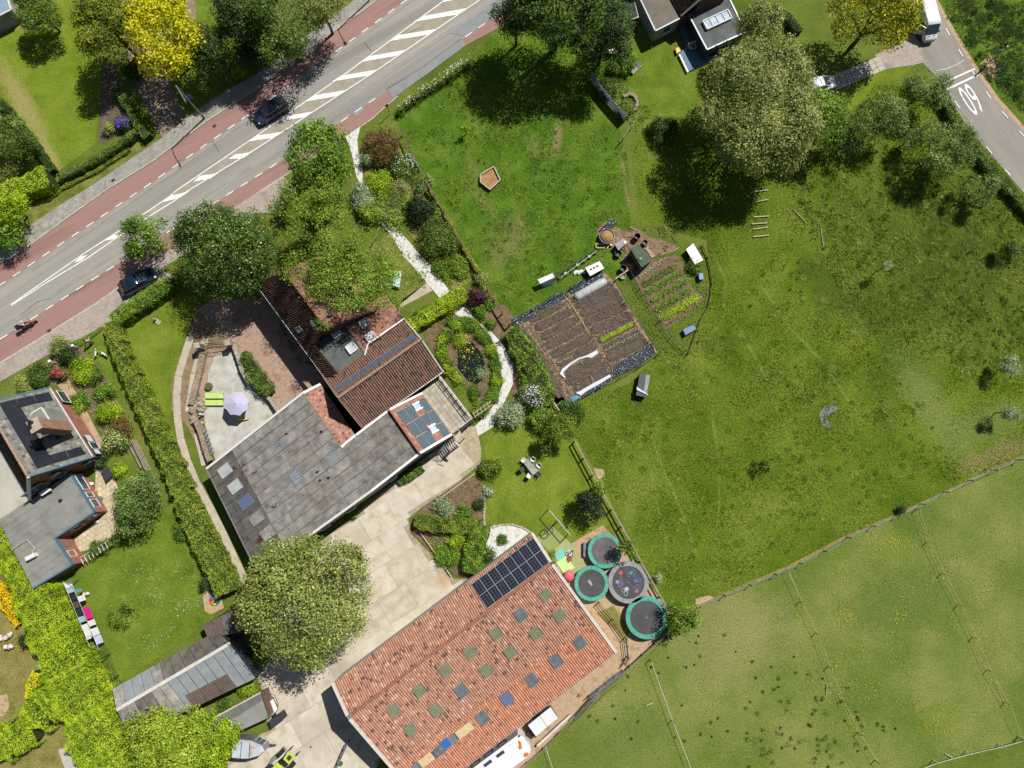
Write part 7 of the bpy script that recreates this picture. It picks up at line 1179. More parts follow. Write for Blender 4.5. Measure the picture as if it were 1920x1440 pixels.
kt = thing('kettle_planter', 'round brown planter beside the stone wall of the patio', 'planter', P(394, 725)); c = P(394, 725, 0); obj('pot', MB().loft([[(c.x + r * cos(a), c.y + r * sin(a), z) for a in [2 * pi * j / 18 for j in range(18)]] for r, z in ((.3, 0), (.42, .25), (.42, .45), (.36, .45))]), WOODB, kt); V = leafq(np.random.default_rng(5), np.array(c) + np.random.default_rng(6).normal(0, .14, (160, 3)) * [1, 1, .3] + [0, 0, .48], np.tile([0, 0, 1.], (160, 1)), .12, .8); npobj('plant', V, 4, np.random.default_rng(1).uniform(0, 1, 160), L_HEDGE, kt)
# stone walls of stones
def stonewall(label, px, h, w, mat, seed, name='stone_wall', size=.34):
    r_ = random.Random(seed); pts = [Vector((p.x, p.y, 0)) for p in PP(px)]; t = thing(name, label, 'wall', pts[0]); o = obj('core', ribbon(px, w * .8, h - .04), CONCJ, t); n = 0
    mb = MB(); 
    for a, b in zip(pts[:-1], pts[1:]): mb.beam(a + Vector((0, 0, h / 2 - .03)), b + Vector((0, 0, h / 2 - .03)), w * .85, h - .06)
    obj('footing', mb, CONCJ, t)
    for p, tt in resample(pts, size):
        nn = Vector((-tt.y, tt.x, 0)); k = max(1, round(w / size))
        for i in range(k):
            c = p + tt * size / 2 + nn * ((i + .5) / k - .5) * w; s = [tt * size * .46 * r_.uniform(.8, 1.05), nn * w / k * .46]; top = h + r_.uniform(-.03, .06)
            lo = [c + s[0] * x + s[1] * y for x, y in ((-1, -1), (1, -1), (1, 1), (-1, 1))]; obj('stone', MB().hull8([q + Vector((0, 0, h * .3)) for q in lo], [q + Vector((r_.uniform(-.02, .02), r_.uniform(-.02, .02), top)) for q in lo]), mat, t)
PSTONE = M('warm_wall_stone', [S(140, 122, 100), S(180, 162, 138)], scale=2.5, rough=.95, fine=.25); stonewall('low brick retaining wall between drive and courtyard patio', [(384, 662), (378, 695), (368, 735), (362, 758)], .6, .7, PSTONE, 1, size=.26); stonewall('curved retaining wall from the rockery to the long building', [(372, 788), (382, 812), (390, 840), (398, 862)], .9, .5, PSTONE, 2, size=.26); stonewall('curved retaining wall along the east side of the patio', [(443, 648), (452, 672), (460, 698), (470, 716)], .9, .5, STONE, 3); stonewall('curved retaining wall between patio and parking court near the long building', [(500, 738), (512, 752), (526, 772)], .9, .4, STONE, 4)
stonewall('ring of stones with plants in the top right garden', [(1168, 184), (1178, 178), (1190, 182), (1195, 193), (1192, 206), (1184, 210)], .35, .4, PSTONE, 5, 'stone_ring'); stonewall('brick edging beside the garden lawn and triangular bed', [(908, 910), (909, 940), (908, 975), (910, 992)], .15, .25, STONE, 6, 'edging'); stonewall('edging round the white gravel circle', [(910, 1000), (920, 990), (938, 984), (958, 983), (978, 988), (990, 996)], .15, .2, STONE, 7, 'edging')
rk = thing('rockery', 'heap of pale boulders and a white statue between drive and patio', 'rockery', P(372, 770)); r_ = random.Random(9)
for i in range(34): p = P(r_.uniform(362, 386), r_.uniform(748, 795), 0); s = r_.uniform(.2, .5); obj('boulder', MB().ell(p + Vector((0, 0, s * .3)), (s, s * r_.uniform(.6, 1), s * .7), 7, 5), PSTONE if i % 3 else STONE, rk)
skin('statue', [(0, 0, 0), (0, 0, .5), (0, 0, .9), (.12, .05, 1.1), (0, 0, 1.3)], [(0, 1), (1, 2), (2, 3), (2, 4)], [.16, .14, .16, .06, .1], WHITE, rk).location = P(383, 778, 0) - rk.location
bt = thing('bottle_row', 'row of blue glass bottles set along the curved retaining wall', 'bottles', P(392, 828, 1.0))
for i in range(12):
    for j in range(3): p = lerp(P(382, 806, .95), P(398, 850, .95), i / 11) + Vector((j * .2 - .1, -.06 * j, 0)); obj('bottle', MB().disc(p, .07, .93, 1.1, 7, .04), [flat('blue_glass', S(70, 96, 140), rough=.1), GLASSL][j % 2] if i == 0 and j == 0 else [bpy.data.materials['blue_glass'], GLASSL][(i + j) % 2], bt)
ig = thing('iron_gate', 'curved wrought iron gate between two pillars above the patio', 'gate', P(415, 650)); pa, pb_ = P(382, 653), P(438, 648)
for p in (pa, pb_): obj('pillar', MB().box((p.x, p.y, .85), (.55, .5, 1.7), R(10)), PSTONE, ig); obj('pillar_cap', MB().box((p.x, p.y, 1.74), (.66, .62, .1), R(10)), STONE, ig)
for z0, z1 in ((1.6, 2.2), (.9, 1.3), (.15, .2)):
    pts = [lerp(pa, pb_, k / 10) + Vector((0, 0, z0 + (z1 - z0) * sin(pi * k / 10))) for k in range(11)]; obj('curved_bar', MB().tube(pts, .035, 6), BLACK, ig)
for k in range(1, 10): p = lerp(pa, pb_, k / 10); obj('bar', MB().beam(p + Vector((0, 0, .15)), p + Vector((0, 0, 1.6 + .6 * sin(pi * k / 10))), .03), BLACK, ig)
ab = thing('arbour', 'pale wooden lattice arbour beside the roof terrace', 'arbour', P(905, 768))
for k in range(5): a = P(889 + k * 6.5, 778 - k * 4.5, 2.1); d = pv(889, 778, 2.1, 4, 9); obj('cross_bar', MB().beam(a - d * .5, a + d * .6, .06), WOODP, ab)
for s in (0, 6): obj('long_bar', MB().beam(P(886 + s * .5, 776 + s, 2.05), P(921 + s * .5, 752 + s, 2.05), .06), WOODP, ab); 
for u, v in ((888, 778), (919, 756)): p = P(u, v, 2.05); obj('post', MB().beam((p.x, p.y, 0), p, .08), WOODP, ab)
# ---------------- clothesline ----------------
cl = thing('clothesline', 'clothesline with two wires and posts across the brick house lawn', 'clothesline', P(150, 1140)); la, lb = P(118, 1090, 2.0), P(168, 1212, 2.0); sh_ = Vector((.95, -.25, 0))
for s in (0, 1): obj('line', MB().tube([la + sh_ * s, lb + sh_ * s], .015, 5), WHITE, cl)
for p in (la, lb): obj('post', MB().tube([(p.x + .45, p.y - .12, 0), p + Vector((.45, -.12, 0))], .05, 8), METAL, cl); obj('cross_arm', MB().beam(p - sh_ * .1, p + sh_ * 1.1, .05), METAL, cl)
items = [(.03, 0, WFAB, .6, 'white cloth at the house end of the clothesline'), (.12, 0, LBLUE, .5, 'pale blue cloth second from the house on the clothesline'), (.22, 0, NAVY, .6, 'navy cloth hanging on the outer clothesline wire near the house'), (.33, 0, BRNF, .7, 'brown cloth hanging on the outer clothesline wire'), (.44, 0, NAVY, .8, 'large navy cloth in the middle of the clothesline'), (.56, 0, LBLUE, .6, 'pale blue towel in the middle of the clothesline'), (.68, 0, WFAB, 1.4, 'large pale sheet on the outer clothesline wire'), (.86, 0, WFAB, .3, 'small white sock at the far end of the clothesline'),
         (.1, 1, flat('teal_fabric', S(110, 170, 180)), .3, 'small teal cloth on the inner clothesline wire'), (.2, 1, WFAB, .6, 'white shirt on the inner clothesline wire near the house'), (.38, 1, PINK, 1.3, 'bright pink towel on the inner clothesline wire'), (.58, 1, WFAB, .6, 'white shirt beside the pink towel'), (.7, 1, WFAB, .9, 'long white trousers on the inner clothesline wire'), (.8, 1, flat('pale_violet_fabric', S(214, 214, 236), rough=.9), 1.0, 'pale violet sheet at the far end of the inner wire')]
for f, s, m_, w, l in items:
    a = lerp(la, lb, f) + sh_ * s; d = (lb - la).normalized() * w; hgt = .95; t = MB(); e = Vector((.12, .05, -hgt)); t.hull8([a, a + d, a + d + Vector((.03, 0, 0)), a + Vector((.03, 0, 0))], [a + e, a + d + e * rnd.uniform(.85, 1.1), a + d + e + Vector((.03, 0, 0)), a + e + Vector((.03, 0, 0))]); obj('laundry', t, m_, label=l, cat='laundry', group='laundry on the clothesline')
# ---------------- animals ----------------
def sheep(label, u, v, ang, s=1.0, m=None):
    p = P(u, v); t = thing('sheep', label, 'sheep', (0, 0, 0), 'pale sheep on the lawns'); z = .38 * s
    skin('body', [(0, 0, z), (.28 * s, 0, z * 1.02), (-.28 * s, 0, z), (.5 * s, 0, z * 1.35), (.68 * s, 0, z * 1.25)] + [(x * s, y * s, 0) for x in (-.25, .25) for y in (-.12, .12)], [(0, 1), (0, 2), (1, 3), (3, 4), (2, 5), (2, 6), (1, 7), (1, 8)], [.24 * s, .2 * s, .2 * s, .11 * s, .07 * s, .04 * s, .04 * s, .04 * s, .04 * s], m or WOOL, t, 2)
    for y in (-.1, .1): obj('ear', MB().ell((.56 * s, y * s, z * 1.45), (.05 * s, .09 * s, .02), 6, 4), m or WOOL, t)
    t.location = p; t.rotation_euler = (0, 0, ang); return t
sheep('pale animal lying upper right in the small group on the left lawn', 19, 1192, R(40), 1.1); sheep('pale animal lying lower right in the small group on the left lawn', 19, 1211, R(5), 1.1); sheep('pale animal at the left edge above the other', 5, 1196, R(110), .9); sheep('pale animal cut by the left edge below the group', -4, 1217, R(190), 1.0); sheep('white animal alone on the lawn beside the clothesline', 163, 1113, R(10), .8)
DOGW = M('black_white_fur', [S(20, 20, 22), S(30, 30, 30), S(235, 235, 230), S(245, 245, 240)], scale=4.5, rough=.9, fine=0, stops=[.3, .49, .51, .7], space='obj')
def dog(label, u, v, ang):
    p = P(u, v); t = thing('dog', label, 'dog', (0, 0, 0), 'black and white dogs on the front lawn'); vs = [(0, 0, .42), (.2, 0, .45), (-.25, 0, .42), (.36, 0, .58), (.48, 0, .64), (.62, 0, .6), (-.38, .02, .5), (-.52, .03, .58)]; es = [(0, 1), (0, 2), (1, 3), (3, 4), (4, 5), (2, 6), (6, 7)]; rs = [.12, .14, .12, .08, .085, .04, .035, .025]
    for x, n_ in ((.2, 1), (-.25, 2)):
        for y in (-.09, .09): k = len(vs); vs += [(x, y, .24), (x + (.04 if x < 0 else -.01) * -1, y, .02)]; es += [(n_, k), (k, k + 1)]; rs += [.05, .035]
    skin('body', vs, es, rs, DOGW, t, 1); t.location = p; t.rotation_euler = (0, 0, ang)
    for y in (-.06, .06): obj('ear', MB().ell((.45, y, .73), (.03, .025, .06), 6, 4), BLACK, t)
dog('black and white dog on the front lawn, the left one', 183, 665, R(80)); dog('black and white dog on the front lawn, the right one', 200, 666, R(145))
# ---------------- people ----------------
def person(label, u, v, ang, top, legs, hair, pose='stand', group=None, parent=None, zoff=0.0):
    p = P(u, v, 0); t = thing('person', label, 'person', (0, 0, 0), group)
    if pose == 'stand':
        vs = [(0, 0, .95), (0, 0, 1.18), (.03, 0, 1.4), (.05, 0, 1.5), (.07, 0, 1.66)]; es = [(0, 1), (1, 2), (2, 3), (3, 4)]; rs = [.14, .13, .15, .06, .1]
        for s in (-1, 1): k = len(vs); vs += [(.02, .2 * s, 1.38), (.16, .27 * s, 1.14), (.42, .2 * s, 1.12), (0, .1 * s, .9), (.03, .11 * s, .5), (0, .12 * s, .07), (.14, .13 * s, .04)]; es += [(2, k), (k, k + 1), (k + 1, k + 2), (0, k + 3), (k + 3, k + 4), (k + 4, k + 5), (k + 5, k + 6)]; rs += [.075, .05, .035, .1, .075, .05, .045]
    else:
        vs = [(0, 0, .82), (.04, 0, 1.08), (.12, 0, 1.3), (.18, 0, 1.4), (.24, 0, 1.54)]; es = [(0, 1), (1, 2), (2, 3), (3, 4)]; rs = [.15, .14, .16, .06, .1]
        for s in (-1, 1): k = len(vs); vs += [(.12, .2 * s, 1.28), (.32, .28 * s, 1.1), (.56, .26 * s, 1.05), (.05, .12 * s, .8), (.42, .17 * s, .72), (.42, .17 * s, .36), (.54, .17 * s, .32)]; es += [(2, k), (k, k + 1), (k + 1, k + 2), (0, k + 3), (k + 3, k + 4), (k + 4, k + 5), (k + 5, k + 6)]; rs += [.075, .05, .035, .1, .075, .05, .045]
    b = skin('body', vs, es, rs, SKIN, t, 1); me = b.data; me.materials.append(top); me.materials.append(legs); me.materials.append(BLACK)
    for f in me.polygons:
        z = f.center.z; y = abs(f.center.y); x = f.center.x; hip = vs[0][2]
        f.material_index = (3 if z < (.1 if pose == 'stand' else .4) else 2) if z < hip - .02 or (pose != 'stand' and z < hip + .04 and x > .05) else (1 if z < vs[3][2] and not (x > vs[2][0] + .2) else 0)
    h_ = Vector(vs[4]); obj('hair' if hair is not CREAM else 'helmet', MB().ell(h_ + Vector((-.015, 0, .03)), (.125, .115, .12), 12, 8, -.2), hair, t, smooth=True); obj('nose', MB().ell(h_ + Vector((.11, 0, -.01)), (.02, .015, .025), 5, 4), SKIN, t)
    for s in (-1, 1):
        hnd = Vector((.42, .2 * s, 1.12)) if pose == 'stand' else Vector((.56, .26 * s, 1.05)); mb = MB(); mb.ell(hnd + Vector((.05, 0, 0)), (.055, .045, .02), 8, 5)
        for k in range(4): mb.tube([hnd + Vector((.08, (k - 1.5) * .02, 0)), hnd + Vector((.14 - abs(k - 1.4) * .012, (k - 1.5) * .023, -.01)), hnd + Vector((.16 - abs(k - 1.4) * .012, (k - 1.5) * .023, -.04))], [.011, .01, .008], 5)
        mb.tube([hnd + Vector((.03, -.035 * s, 0)), hnd + Vector((.08, -.07 * s, -.02))], [.013, .01], 5); obj('hand', mb, SKIN, t); obj('eye', MB().ell(h_ + Vector((.095, .035 * s, .015)), .012, 5, 4), BLACK, t)
    t.location = p; t.rotation_euler = (0, 0, ang); return t
person('person in a white shirt leaning over the green slatted fence', 175, 644, wa(-.2, -1), WFAB, flat('red_trousers', S(110, 50, 44), rough=.9), flat('brown_hair', S(70, 50, 36), rough=.8))
sc = thing('motor_scooter', 'dark scooter with orange side ridden on the lower cycle lane', 'scooter', (0, 0, 0)); obj('body', MB().loft([rr(x, w, z0, z1, .08) for x, w, z0, z1 in ((-.8, .2, .5, .75), (-.5, .38, .35, .82), (0, .34, .3, .78), (.2, .3, .25, .4), (.5, .34, .25, .5), (.65, .36, .3, 1.0), (.75, .2, .4, .95))]), flat('orange_brown_paint', S(186, 110, 50), rough=.3), sc, smooth=True); obj('seat', MB().loft([rr(x, w, .78, .86, .04) for x, w in ((-.6, .24), (-.3, .3), (.1, .24))]), BLACK, sc)
for x in (-.6, .8): wheel(sc, x, 0, .26, .12)
obj('handlebar', MB().tube([(.62, -.34, 1.05), (.66, 0, 1.02), (.62, .34, 1.05)], .025, 6), BLACK, sc); obj('top_box', MB().box((-.78, 0, 1.02), (.42, .46, .4)), BLACK, sc); obj('mirror', MB().box((.66, .32, 1.18), (.03, .12, .08)).box((.66, -.32, 1.18), (.03, .12, .08)), BLACK, sc)
sc.location = P(57, 611); sc.rotation_euler = (0, 0, wa(.86, -.5)); person('rider in a pale jacket and white helmet seated on the scooter', 53, 612, wa(.86, -.5), M('pale_jacket', [S(190, 200, 190), S(226, 230, 220)], scale=3), BLACK, CREAM, 'sit')
# ---------------- vegetable plots ----------------
VP = sheet('vegetable_plot', [(960, 609), (1135, 512), (1152, 529), (1232, 660), (1060, 764), (1045, 764)], STRAW, 3); OFF[VP.name] = Vector((0, 0, 0)); Zv = lambda x, y: (960 + x / 5.143, 500 + y / 5.143)
def bed(a, b, w=.95, h=.13, par=None, mat=None):
    A_, B__ = P(*a), P(*b); t = (B__ - A_).normalized(); n = Vector((-t.y, t.x, 0)); L = (B__ - A_).length; k = max(3, int(L / .5)); rg = []
    for i in range(k + 1):
        f = i / k; e = min(1, min(f, 1 - f) * L / .3 + .6); j = rnd.uniform(-.07, .07); c = lerp(A_, B__, f); ww = w / 2 * e + j; rg.append([c + n * ww + Vector((0, 0, .03)), c + n * ww * .7 + Vector((0, 0, h * e + j * .5)), c + Vector((0, 0, h * e * .85 + j)), c - n * ww * .7 + Vector((0, 0, h * e - j * .5)), c - n * ww + Vector((0, 0, .03))])
    return obj('soil_bed', MB().loft(rg), mat or SOIL, par or VP)
def rowplants(a, b, n, mat, label, seed, r=.14, h=.18, w=.1, par=None, k=16, sz=.13):
    rng = np.random.default_rng(seed); A_, B__ = np.array(P(*a)), np.array(P(*b)); f = np.repeat(np.linspace(.02, .98, n), k); p = A_ + (B__ - A_) * f[:, None] + rng.normal(0, r * .5, (n * k, 3)) * [1, 1, 0] + np.repeat(rng.normal(0, w * .3, (n, 3)) * [1, 1, 0], k, 0); p[:, 2] = .13 + rng.uniform(0, h, n * k)
    npobj('crop_row', leafq(rng, p, np.tile([0, 0, 1.], (n * k, 1)), sz, .9, .5), 4, rng.uniform(0, 1, n * k), mat, label=label, kind='stuff')
lb = [((165, 520), (490, 350)), ((225, 600), (590, 420)), ((278, 690), (640, 500)), ((325, 775), (695, 580)), ((375, 860), (770, 665)), ((430, 945), (815, 755)), ((500, 1045), (870, 860)), ((535, 1125), (930, 930)), ((595, 1195), (960, 1000))]
rb_ = [((575, 330), (960, 170)), ((620, 385), (1030, 240)), ((660, 460), (1070, 300)), ((700, 545), (1110, 370)), ((755, 625), (1165, 460)), ((830, 715), (1170, 545)), ((880, 805), (1240, 640)), ((920, 890), (1290, 715))]
for a, b in lb + rb_: bed(Zv(*a), Zv(*b), 1.02 if (a, b) in lb else 1.08)
bed(Zv(40, 575), Zv(190, 740), 1.1); bed(Zv(195, 760), Zv(340, 1000), 1.2); bed(Zv(330, 1000), Zv(470, 1260), 1.2)
scatter('soil_clods', [(975, 612), (1135, 520), (1225, 655), (1060, 755)], 9000, .11, M('soil_clod', [S(74, 62, 54), S(110, 94, 82), S(150, 130, 108)], attr=True, fine=0, rough=1), 77, .15, 'crumbly clods and straw bits over the vegetable beds')
rowplants(Zv(850, 715), Zv(1165, 548), 60, L_LIME, 'bright green crop row in the large vegetable plot', 201, .26, .2, .1, k=26); rowplants(Zv(895, 805), Zv(1240, 632), 14, L_GRY, 'row of separate silvery seedlings below the green crop row', 202, .12, .14); rowplants(Zv(440, 930), Zv(580, 870), 10, L_GRY, 'seedlings at the start of the left bed row', 203, .1, .12); rowplants(Zv(200, 490), Zv(400, 400), 9, L_MID, 'sparse seedlings in the uppermost left bed', 204, .1, .12); rowplants(Zv(80, 620), Zv(270, 900), 7, L_GRY, 'sparse seedlings beside the shrub border', 205, .12, .12)
TPm = obj('weighted_sheeting', MB().poly([p for p in PP([Zv(985, 950), Zv(1180, 830), Zv(1350, 735), Zv(1385, 840), Zv(1200, 970), Zv(980, 1080)], .16)][::-1]), TARP, label='crumpled black and white plastic sheeting at the lower corner of the vegetable plot', cat='sheeting')
obj('weighted_sheeting', ribbon([Zv(10, 545), Zv(150, 480), Zv(300, 385), Zv(430, 300), Zv(540, 270)], [.9, 1.0, .9, 1.1, .5], .14), TARP, label='black and white plastic strip along the paddock side of the vegetable plot', cat='sheeting'); obj('weighted_sheeting', ribbon([Zv(560, 250), Zv(650, 180), Zv(740, 140), Zv(870, 70)], [.5, 1.0, 1.1, .7], .14), TARP, label='plastic strip with green pots below the white table', cat='sheeting'); obj('weighted_sheeting', ribbon([Zv(660, 1230), Zv(800, 1160), Zv(960, 1050)], [1.0, 1.1, .8], .14), TARP, label='plastic strip along the lower edge beside the white fleece', cat='sheeting'); obj('blue_sheeting', ribbon([Zv(460, 1345), Zv(540, 1320), Zv(640, 1255)], [.5, .8, .6], .14), TARPB, label='blue plastic sheeting at the bottom corner of the vegetable plot', cat='sheeting')
def fleece(label, px, w): 
    pts = PP(px, .2); mb = MB(); rg = []
    for i, p in enumerate(pts): t = (pts[min(i + 1, len(pts) - 1)] - pts[max(i - 1, 0)]).normalized(); n = Vector((-t.y, t.x, 0)); ww = (w[i] if hasattr(w, '__len__') else w) / 2; rg.append([p + n * ww - Vector((0, 0, .1)), p + n * ww * .6 + Vector((0, 0, .05)), p - n * ww * .6 + Vector((0, 0, .02)), p - n * ww - Vector((0, 0, .1))])
    return obj('crop_fleece', mb.loft(rg), WFAB, label=label, cat='fleece')
fleece('white fleece strip curling round the lower left bed', [Zv(510, 1070), Zv(475, 1030), Zv(490, 1000), Zv(560, 940), Zv(640, 890), Zv(720, 865), Zv(760, 860), Zv(825, 820)], [.2, .5, .4, .3, .25, .3, .6, .5]); fleece('white fleece strip along the lowest bed', [Zv(620, 1215), Zv(655, 1225), Zv(720, 1180), Zv(830, 1120), Zv(950, 1050)], [.2, .6, .5, .5, .4])
hs = obj('garden_hose', MB().tube(PP([Zv(490, 265), Zv(545, 330), Zv(620, 440), Zv(680, 540), Zv(750, 655)], .2), .035, 6), flat('yellow_hose', S(220, 190, 90)), label='yellow hose lying across the middle of the vegetable plot', cat='hose')
for i, (a, b) in enumerate((((500, 1010), (515, 1055)), ((655, 905), (680, 950)), ((830, 815), (850, 850)), ((910, 990), (935, 1030)), ((750, 1050), (790, 1115)), ((620, 1150), (645, 1190)))):
    A_, B__ = P(*Zv(*a)), P(*Zv(*b)); obj('hoop', MB().tube([lerp(A_, B__, k / 6) + Vector((0, 0, .1 + .45 * sin(pi * k / 6))) for k in range(7)], .02, 5), WHITE, label='thin white tunnel hoop ' + ['inside the curl of the upper white fleece', 'in the middle of the upper white fleece', 'at the right end of the upper white fleece', 'at the right end of the lowest fleece bed', 'in the middle of the lowest fleece bed', 'at the left end of the lowest fleece bed'][i], cat='hoop', group='tunnel hoops in the vegetable plot')
ct = thing('cloche_tunnel', 'long translucent plastic cloche tunnel at the top of the vegetable plot', 'cloche', P(*Zv(750, 220))); A_, B__ = P(*Zv(600, 305)), P(*Zv(905, 135)); t = (B__ - A_).normalized(); n_ = Vector((-t.y, t.x, 0)); rg = []
for k in range(15): f = k / 14; r = .5 * min(1, .55 + min(f, 1 - f) * 6); c = lerp(A_, B__, f) + Vector((0, 0, .02)); rg.append([c + n_ * r * cos(a) + Vector((0, 0, r * .95 * sin(a))) for a in [pi * j / 10 for j in range(11)]])
obj('film', MB().loft(rg), CLOCHE, ct, smooth=True)
for k in (1, 4, 7, 10, 13): obj('hoop', MB().tube([p + Vector((0, 0, .015)) for p in rg[k]], .02, 5), WHITE, ct)
V2 = sheet('vegetable_plot', [(1180, 510), (1205, 490), (1268, 478), (1280, 495), (1290, 530), (1322, 562), (1290, 590), (1247, 620)], BEDM, 4)
Zr = lambda x, y: (960 + x / 4, 360 + y / 4)
for i, (a, b, n, m_, r, l) in enumerate([((950, 640), (1150, 500), 14, L_GRY, .12, 'widely spaced seedlings in the uppermost row of the small plot'), ((970, 690), (1225, 540), 46, L_MID, .1, 'thin green double row in the small plot, upper line'), ((985, 712), (1235, 565), 46, L_MID, .1, 'thin green double row in the small plot, lower line'), ((1005, 760), (1280, 595), 30, L_BRI, .26, 'leafy crop row third from the top of the small plot'), ((1045, 820), (1320, 660), 28, L_BRI, .26, 'leafy crop row in the middle of the small plot'), ((1085, 885), (1340, 735), 34, L_BRI, .26, 'leafy crop row above the bushiest one in the small plot'), ((1120, 950), (1390, 790), 50, L_LIME, .3, 'bushiest bright green crop row in the small plot'), ((1160, 1000), (1420, 830), 10, L_MID, .15, 'sparse last row of the small plot')]):
    rowplants(Zr(*a), Zr(*b), n, m_, l, 220 + i, r * 1.5, .25 if r > .2 else .15, k=44 if r > .2 else 16, sz=.16)
# things around the plots
def boxthing(name, label, cat, px, h, mat, lid=None, z0=0, group=None, lt=.06):
    q = PP(px, z0 + h); t = thing(name, label, cat, Vector((sum(p.x for p in q) / 4, sum(p.y for p in q) / 4, z0)), group); obj('body', MB().hull8([(p.x, p.y, z0) for p in q], [(p.x, p.y, z0 + h - lt) for p in q]), mat, t); c = sum(q, Vector()) / len(q); obj('lid', MB().slab(*[c + (p - c) * 1.05 for p in q], lt), lid or mat, t); return t
gs = boxthing('garden_shed', 'green felt roofed garden shed with a hatch between the plots', 'shed', [(1183, 467), (1197, 458), (1221, 488), (1203, 500)], 1.9, WOODB, GREENSH, lt=.1); c = P(1201, 485, 1.95); obj('roof_hatch', MB().box(c, (.5, .45, .1), R(-50)), BLACK, gs); obj('hatch_handle', MB().box(c + Vector((0, 0, .07)), (.3, .08, .05), R(25)), CREAM, gs)
b1 = boxthing('compost_bin', 'grey lidded box with a white lid patch beside the compost heap', 'box', [(1153, 458), (1169, 447), (1176, 455), (1160, 469)], .9, DGREY, RENDER); obj('label_plate', MB().box(P(1172, 454, .93), (.3, .3, .03), R(40)), WHITE, b1)
b2 = boxthing('work_table', 'white table with cut outs beside the top of the large plot', 'table', [(1098, 502), (1124, 490), (1132, 503), (1107, 517)], .9, DGREY, WHITE)
for i in range(3): obj('opening', MB().box(P(1108 + i * 6, 505 - i * 3, .92), (.25, .18, .02), R(25)), BLACK, b2)
boxthing('crate', 'orange plastic crate beside the green garden shed', 'crate', [(1175, 494), (1186, 494), (1187, 504), (1176, 505)], .5, ORANGE); b3 = boxthing('chest', 'white topped long box at the corner of the small plot', 'box', [(1287, 468), (1300, 457), (1318, 487), (1303, 495)], .8, DGREY, WHITE)
boxthing('water_container', 'blue water container beside the lower tip of the small plot', 'container', [(1281, 618), (1300, 609), (1305, 617), (1286, 628)], .6, BLUEP, flat('steel_blue_plastic', S(96, 130, 168))); boxthing('water_container', 'small blue container right of the small plot', 'container', [(1310, 513), (1318, 512), (1319, 523), (1312, 524)], .6, flat('mid_blue_plastic', S(70, 120, 170)), flat('sky_blue_plastic', S(100, 150, 196)))
kn = boxthing('kennel', 'dark low hutch with white cloth standing in the meadow below the plot', 'hutch', [(1200, 702), (1219, 703), (1212, 744), (1193, 740)], .9, BLACK, DGREY); obj('side_panel', MB().slab(*PP([(1211, 703), (1219, 703), (1213, 738), (1206, 738)], .98), .04), RENDER, kn); obj('laundry', MB().loft([[P(1194 + k * 3.5, 728 + k * 2 + s * (3 - k * .4), 1.0 + .03 * (k % 2)) for s in (-1, 1)] + [P(1194 + k * 3.5, 728 + k * 2, .95)] for k in range(7)]), WFAB, label='pale cloth thrown over the dark hutch', cat='cloth')
ks = tub('tub', 'dark round pot standing on the grass between white table and shed', 'tub', 1158, 478, 0, .38, .55, BLACK); tub('tub', 'blue topped barrel in the shade above the green shed', 'tub', 1193, 447, 0, .36, .8, NAVY, NAVY); tub('tub', 'dark barrel with blue lid beside the orange crate', 'tub', 1167, 506, 0, .38, .7, BLACK, NAVY); tub('tub', 'white round bucket beside the grey lidded box', 'bucket', 1146, 459, 0, .22, .35, WHITE); tub('tub', 'grey round pan on the grass beside the white pole', 'tub', 1167, 519, 0, .35, .3, RENDER, CREAM); tub('tub', 'green tub beside the green shed', 'tub', 1208, 457, 0, .3, .5, flat('dark_green_plastic', S(50, 96, 84)), DGREY); tub('tub', 'white round lid lying on the top right garden lawn', 'lid', 1357, 119, 0, .42, .06, WHITE)
cb = thing('compost_heap', 'round wire compost cage filled with brown hay', 'compost', P(1138, 444)); c = P(1138, 443, .6); obj('heap', MB().ell((c.x, c.y, .35), (.85, .8, .5), 14, 8, -.6), HAY, cb, smooth=True); obj('cage', MB().ring((c.x, c.y), .85, .88, .1, .7, 24), METAL, cb)
ps = boxthing('plastic_pile', 'white frame full of black and white plastic above the compost heap', 'box', [(1128, 427), (1148, 410), (1158, 417), (1138, 436)], .5, WHITE, TARP); obj('stake', MB().beam(P(1154, 523, .5), P(1178, 506, .5), .12, .12), WOODP, label='long pale pole lying between the two vegetable plots', cat='pole')
gl = thing('cold_frame', 'white cloth topped stand leaning in the paddock', 'stand', P(1024, 527)); q = PP([(1008, 524), (1036, 512), (1040, 520), (1013, 532)], 1.2); obj('top', MB().slab(*q, .04), WFAB, gl); obj('glass_side', MB().quad(q[3], q[2], P(1036, 533, .1), P(1018, 539, .1)), GLASSL, gl)
for p in q: obj('leg', MB().beam((p.x, p.y, 0), p, .05), METAL, gl)
wc = obj('crumpled_cloth', MB().loft([[P(1076 + k * 3, 512 - (k % 3) - k * .3 + s * (3 + (k % 2)), .15 + (.1 if s == 0 else 0)) for s in (-1, 0, 1)] for k in range(8)]), WFAB, label='crumpled white cloth beside the white table', cat='cloth')
tf = thing('drying_rack', 'dark metal rack with pots in the paddock beside the white table', 'rack', P(1085, 485))
for d in (0, 6): obj('long_rail', MB().beam(P(1046 + d, 514 + d, .9), P(1114 + d * .5, 466 + d, .9), .06), METAL if d else GREENM, tf)
for k in range(7): f = k / 6; a = lerp(P(1046, 514, .9), P(1114, 466, .9), f); obj('leg', MB().beam((a.x, a.y, 0), a, .05), DGREY, tf); obj('pot', MB().disc((a.x + .2, a.y - .25), .16, .1, .4, 10), [BLACK, METAL][k % 2], tf)
pf = thing('cold_frame', 'small timber frame on the grass beside the metal rack', 'frame', P(1126, 460)); 
for a, b in (((1117, 457), (1133, 458)), ((1118, 465), (1133, 465)), ((1117, 457), (1118, 465)), ((1133, 458), (1133, 465))): obj('frame_bar', MB().beam(P(*a, .15), P(*b, .15), .1, .15), WOODP, pf)
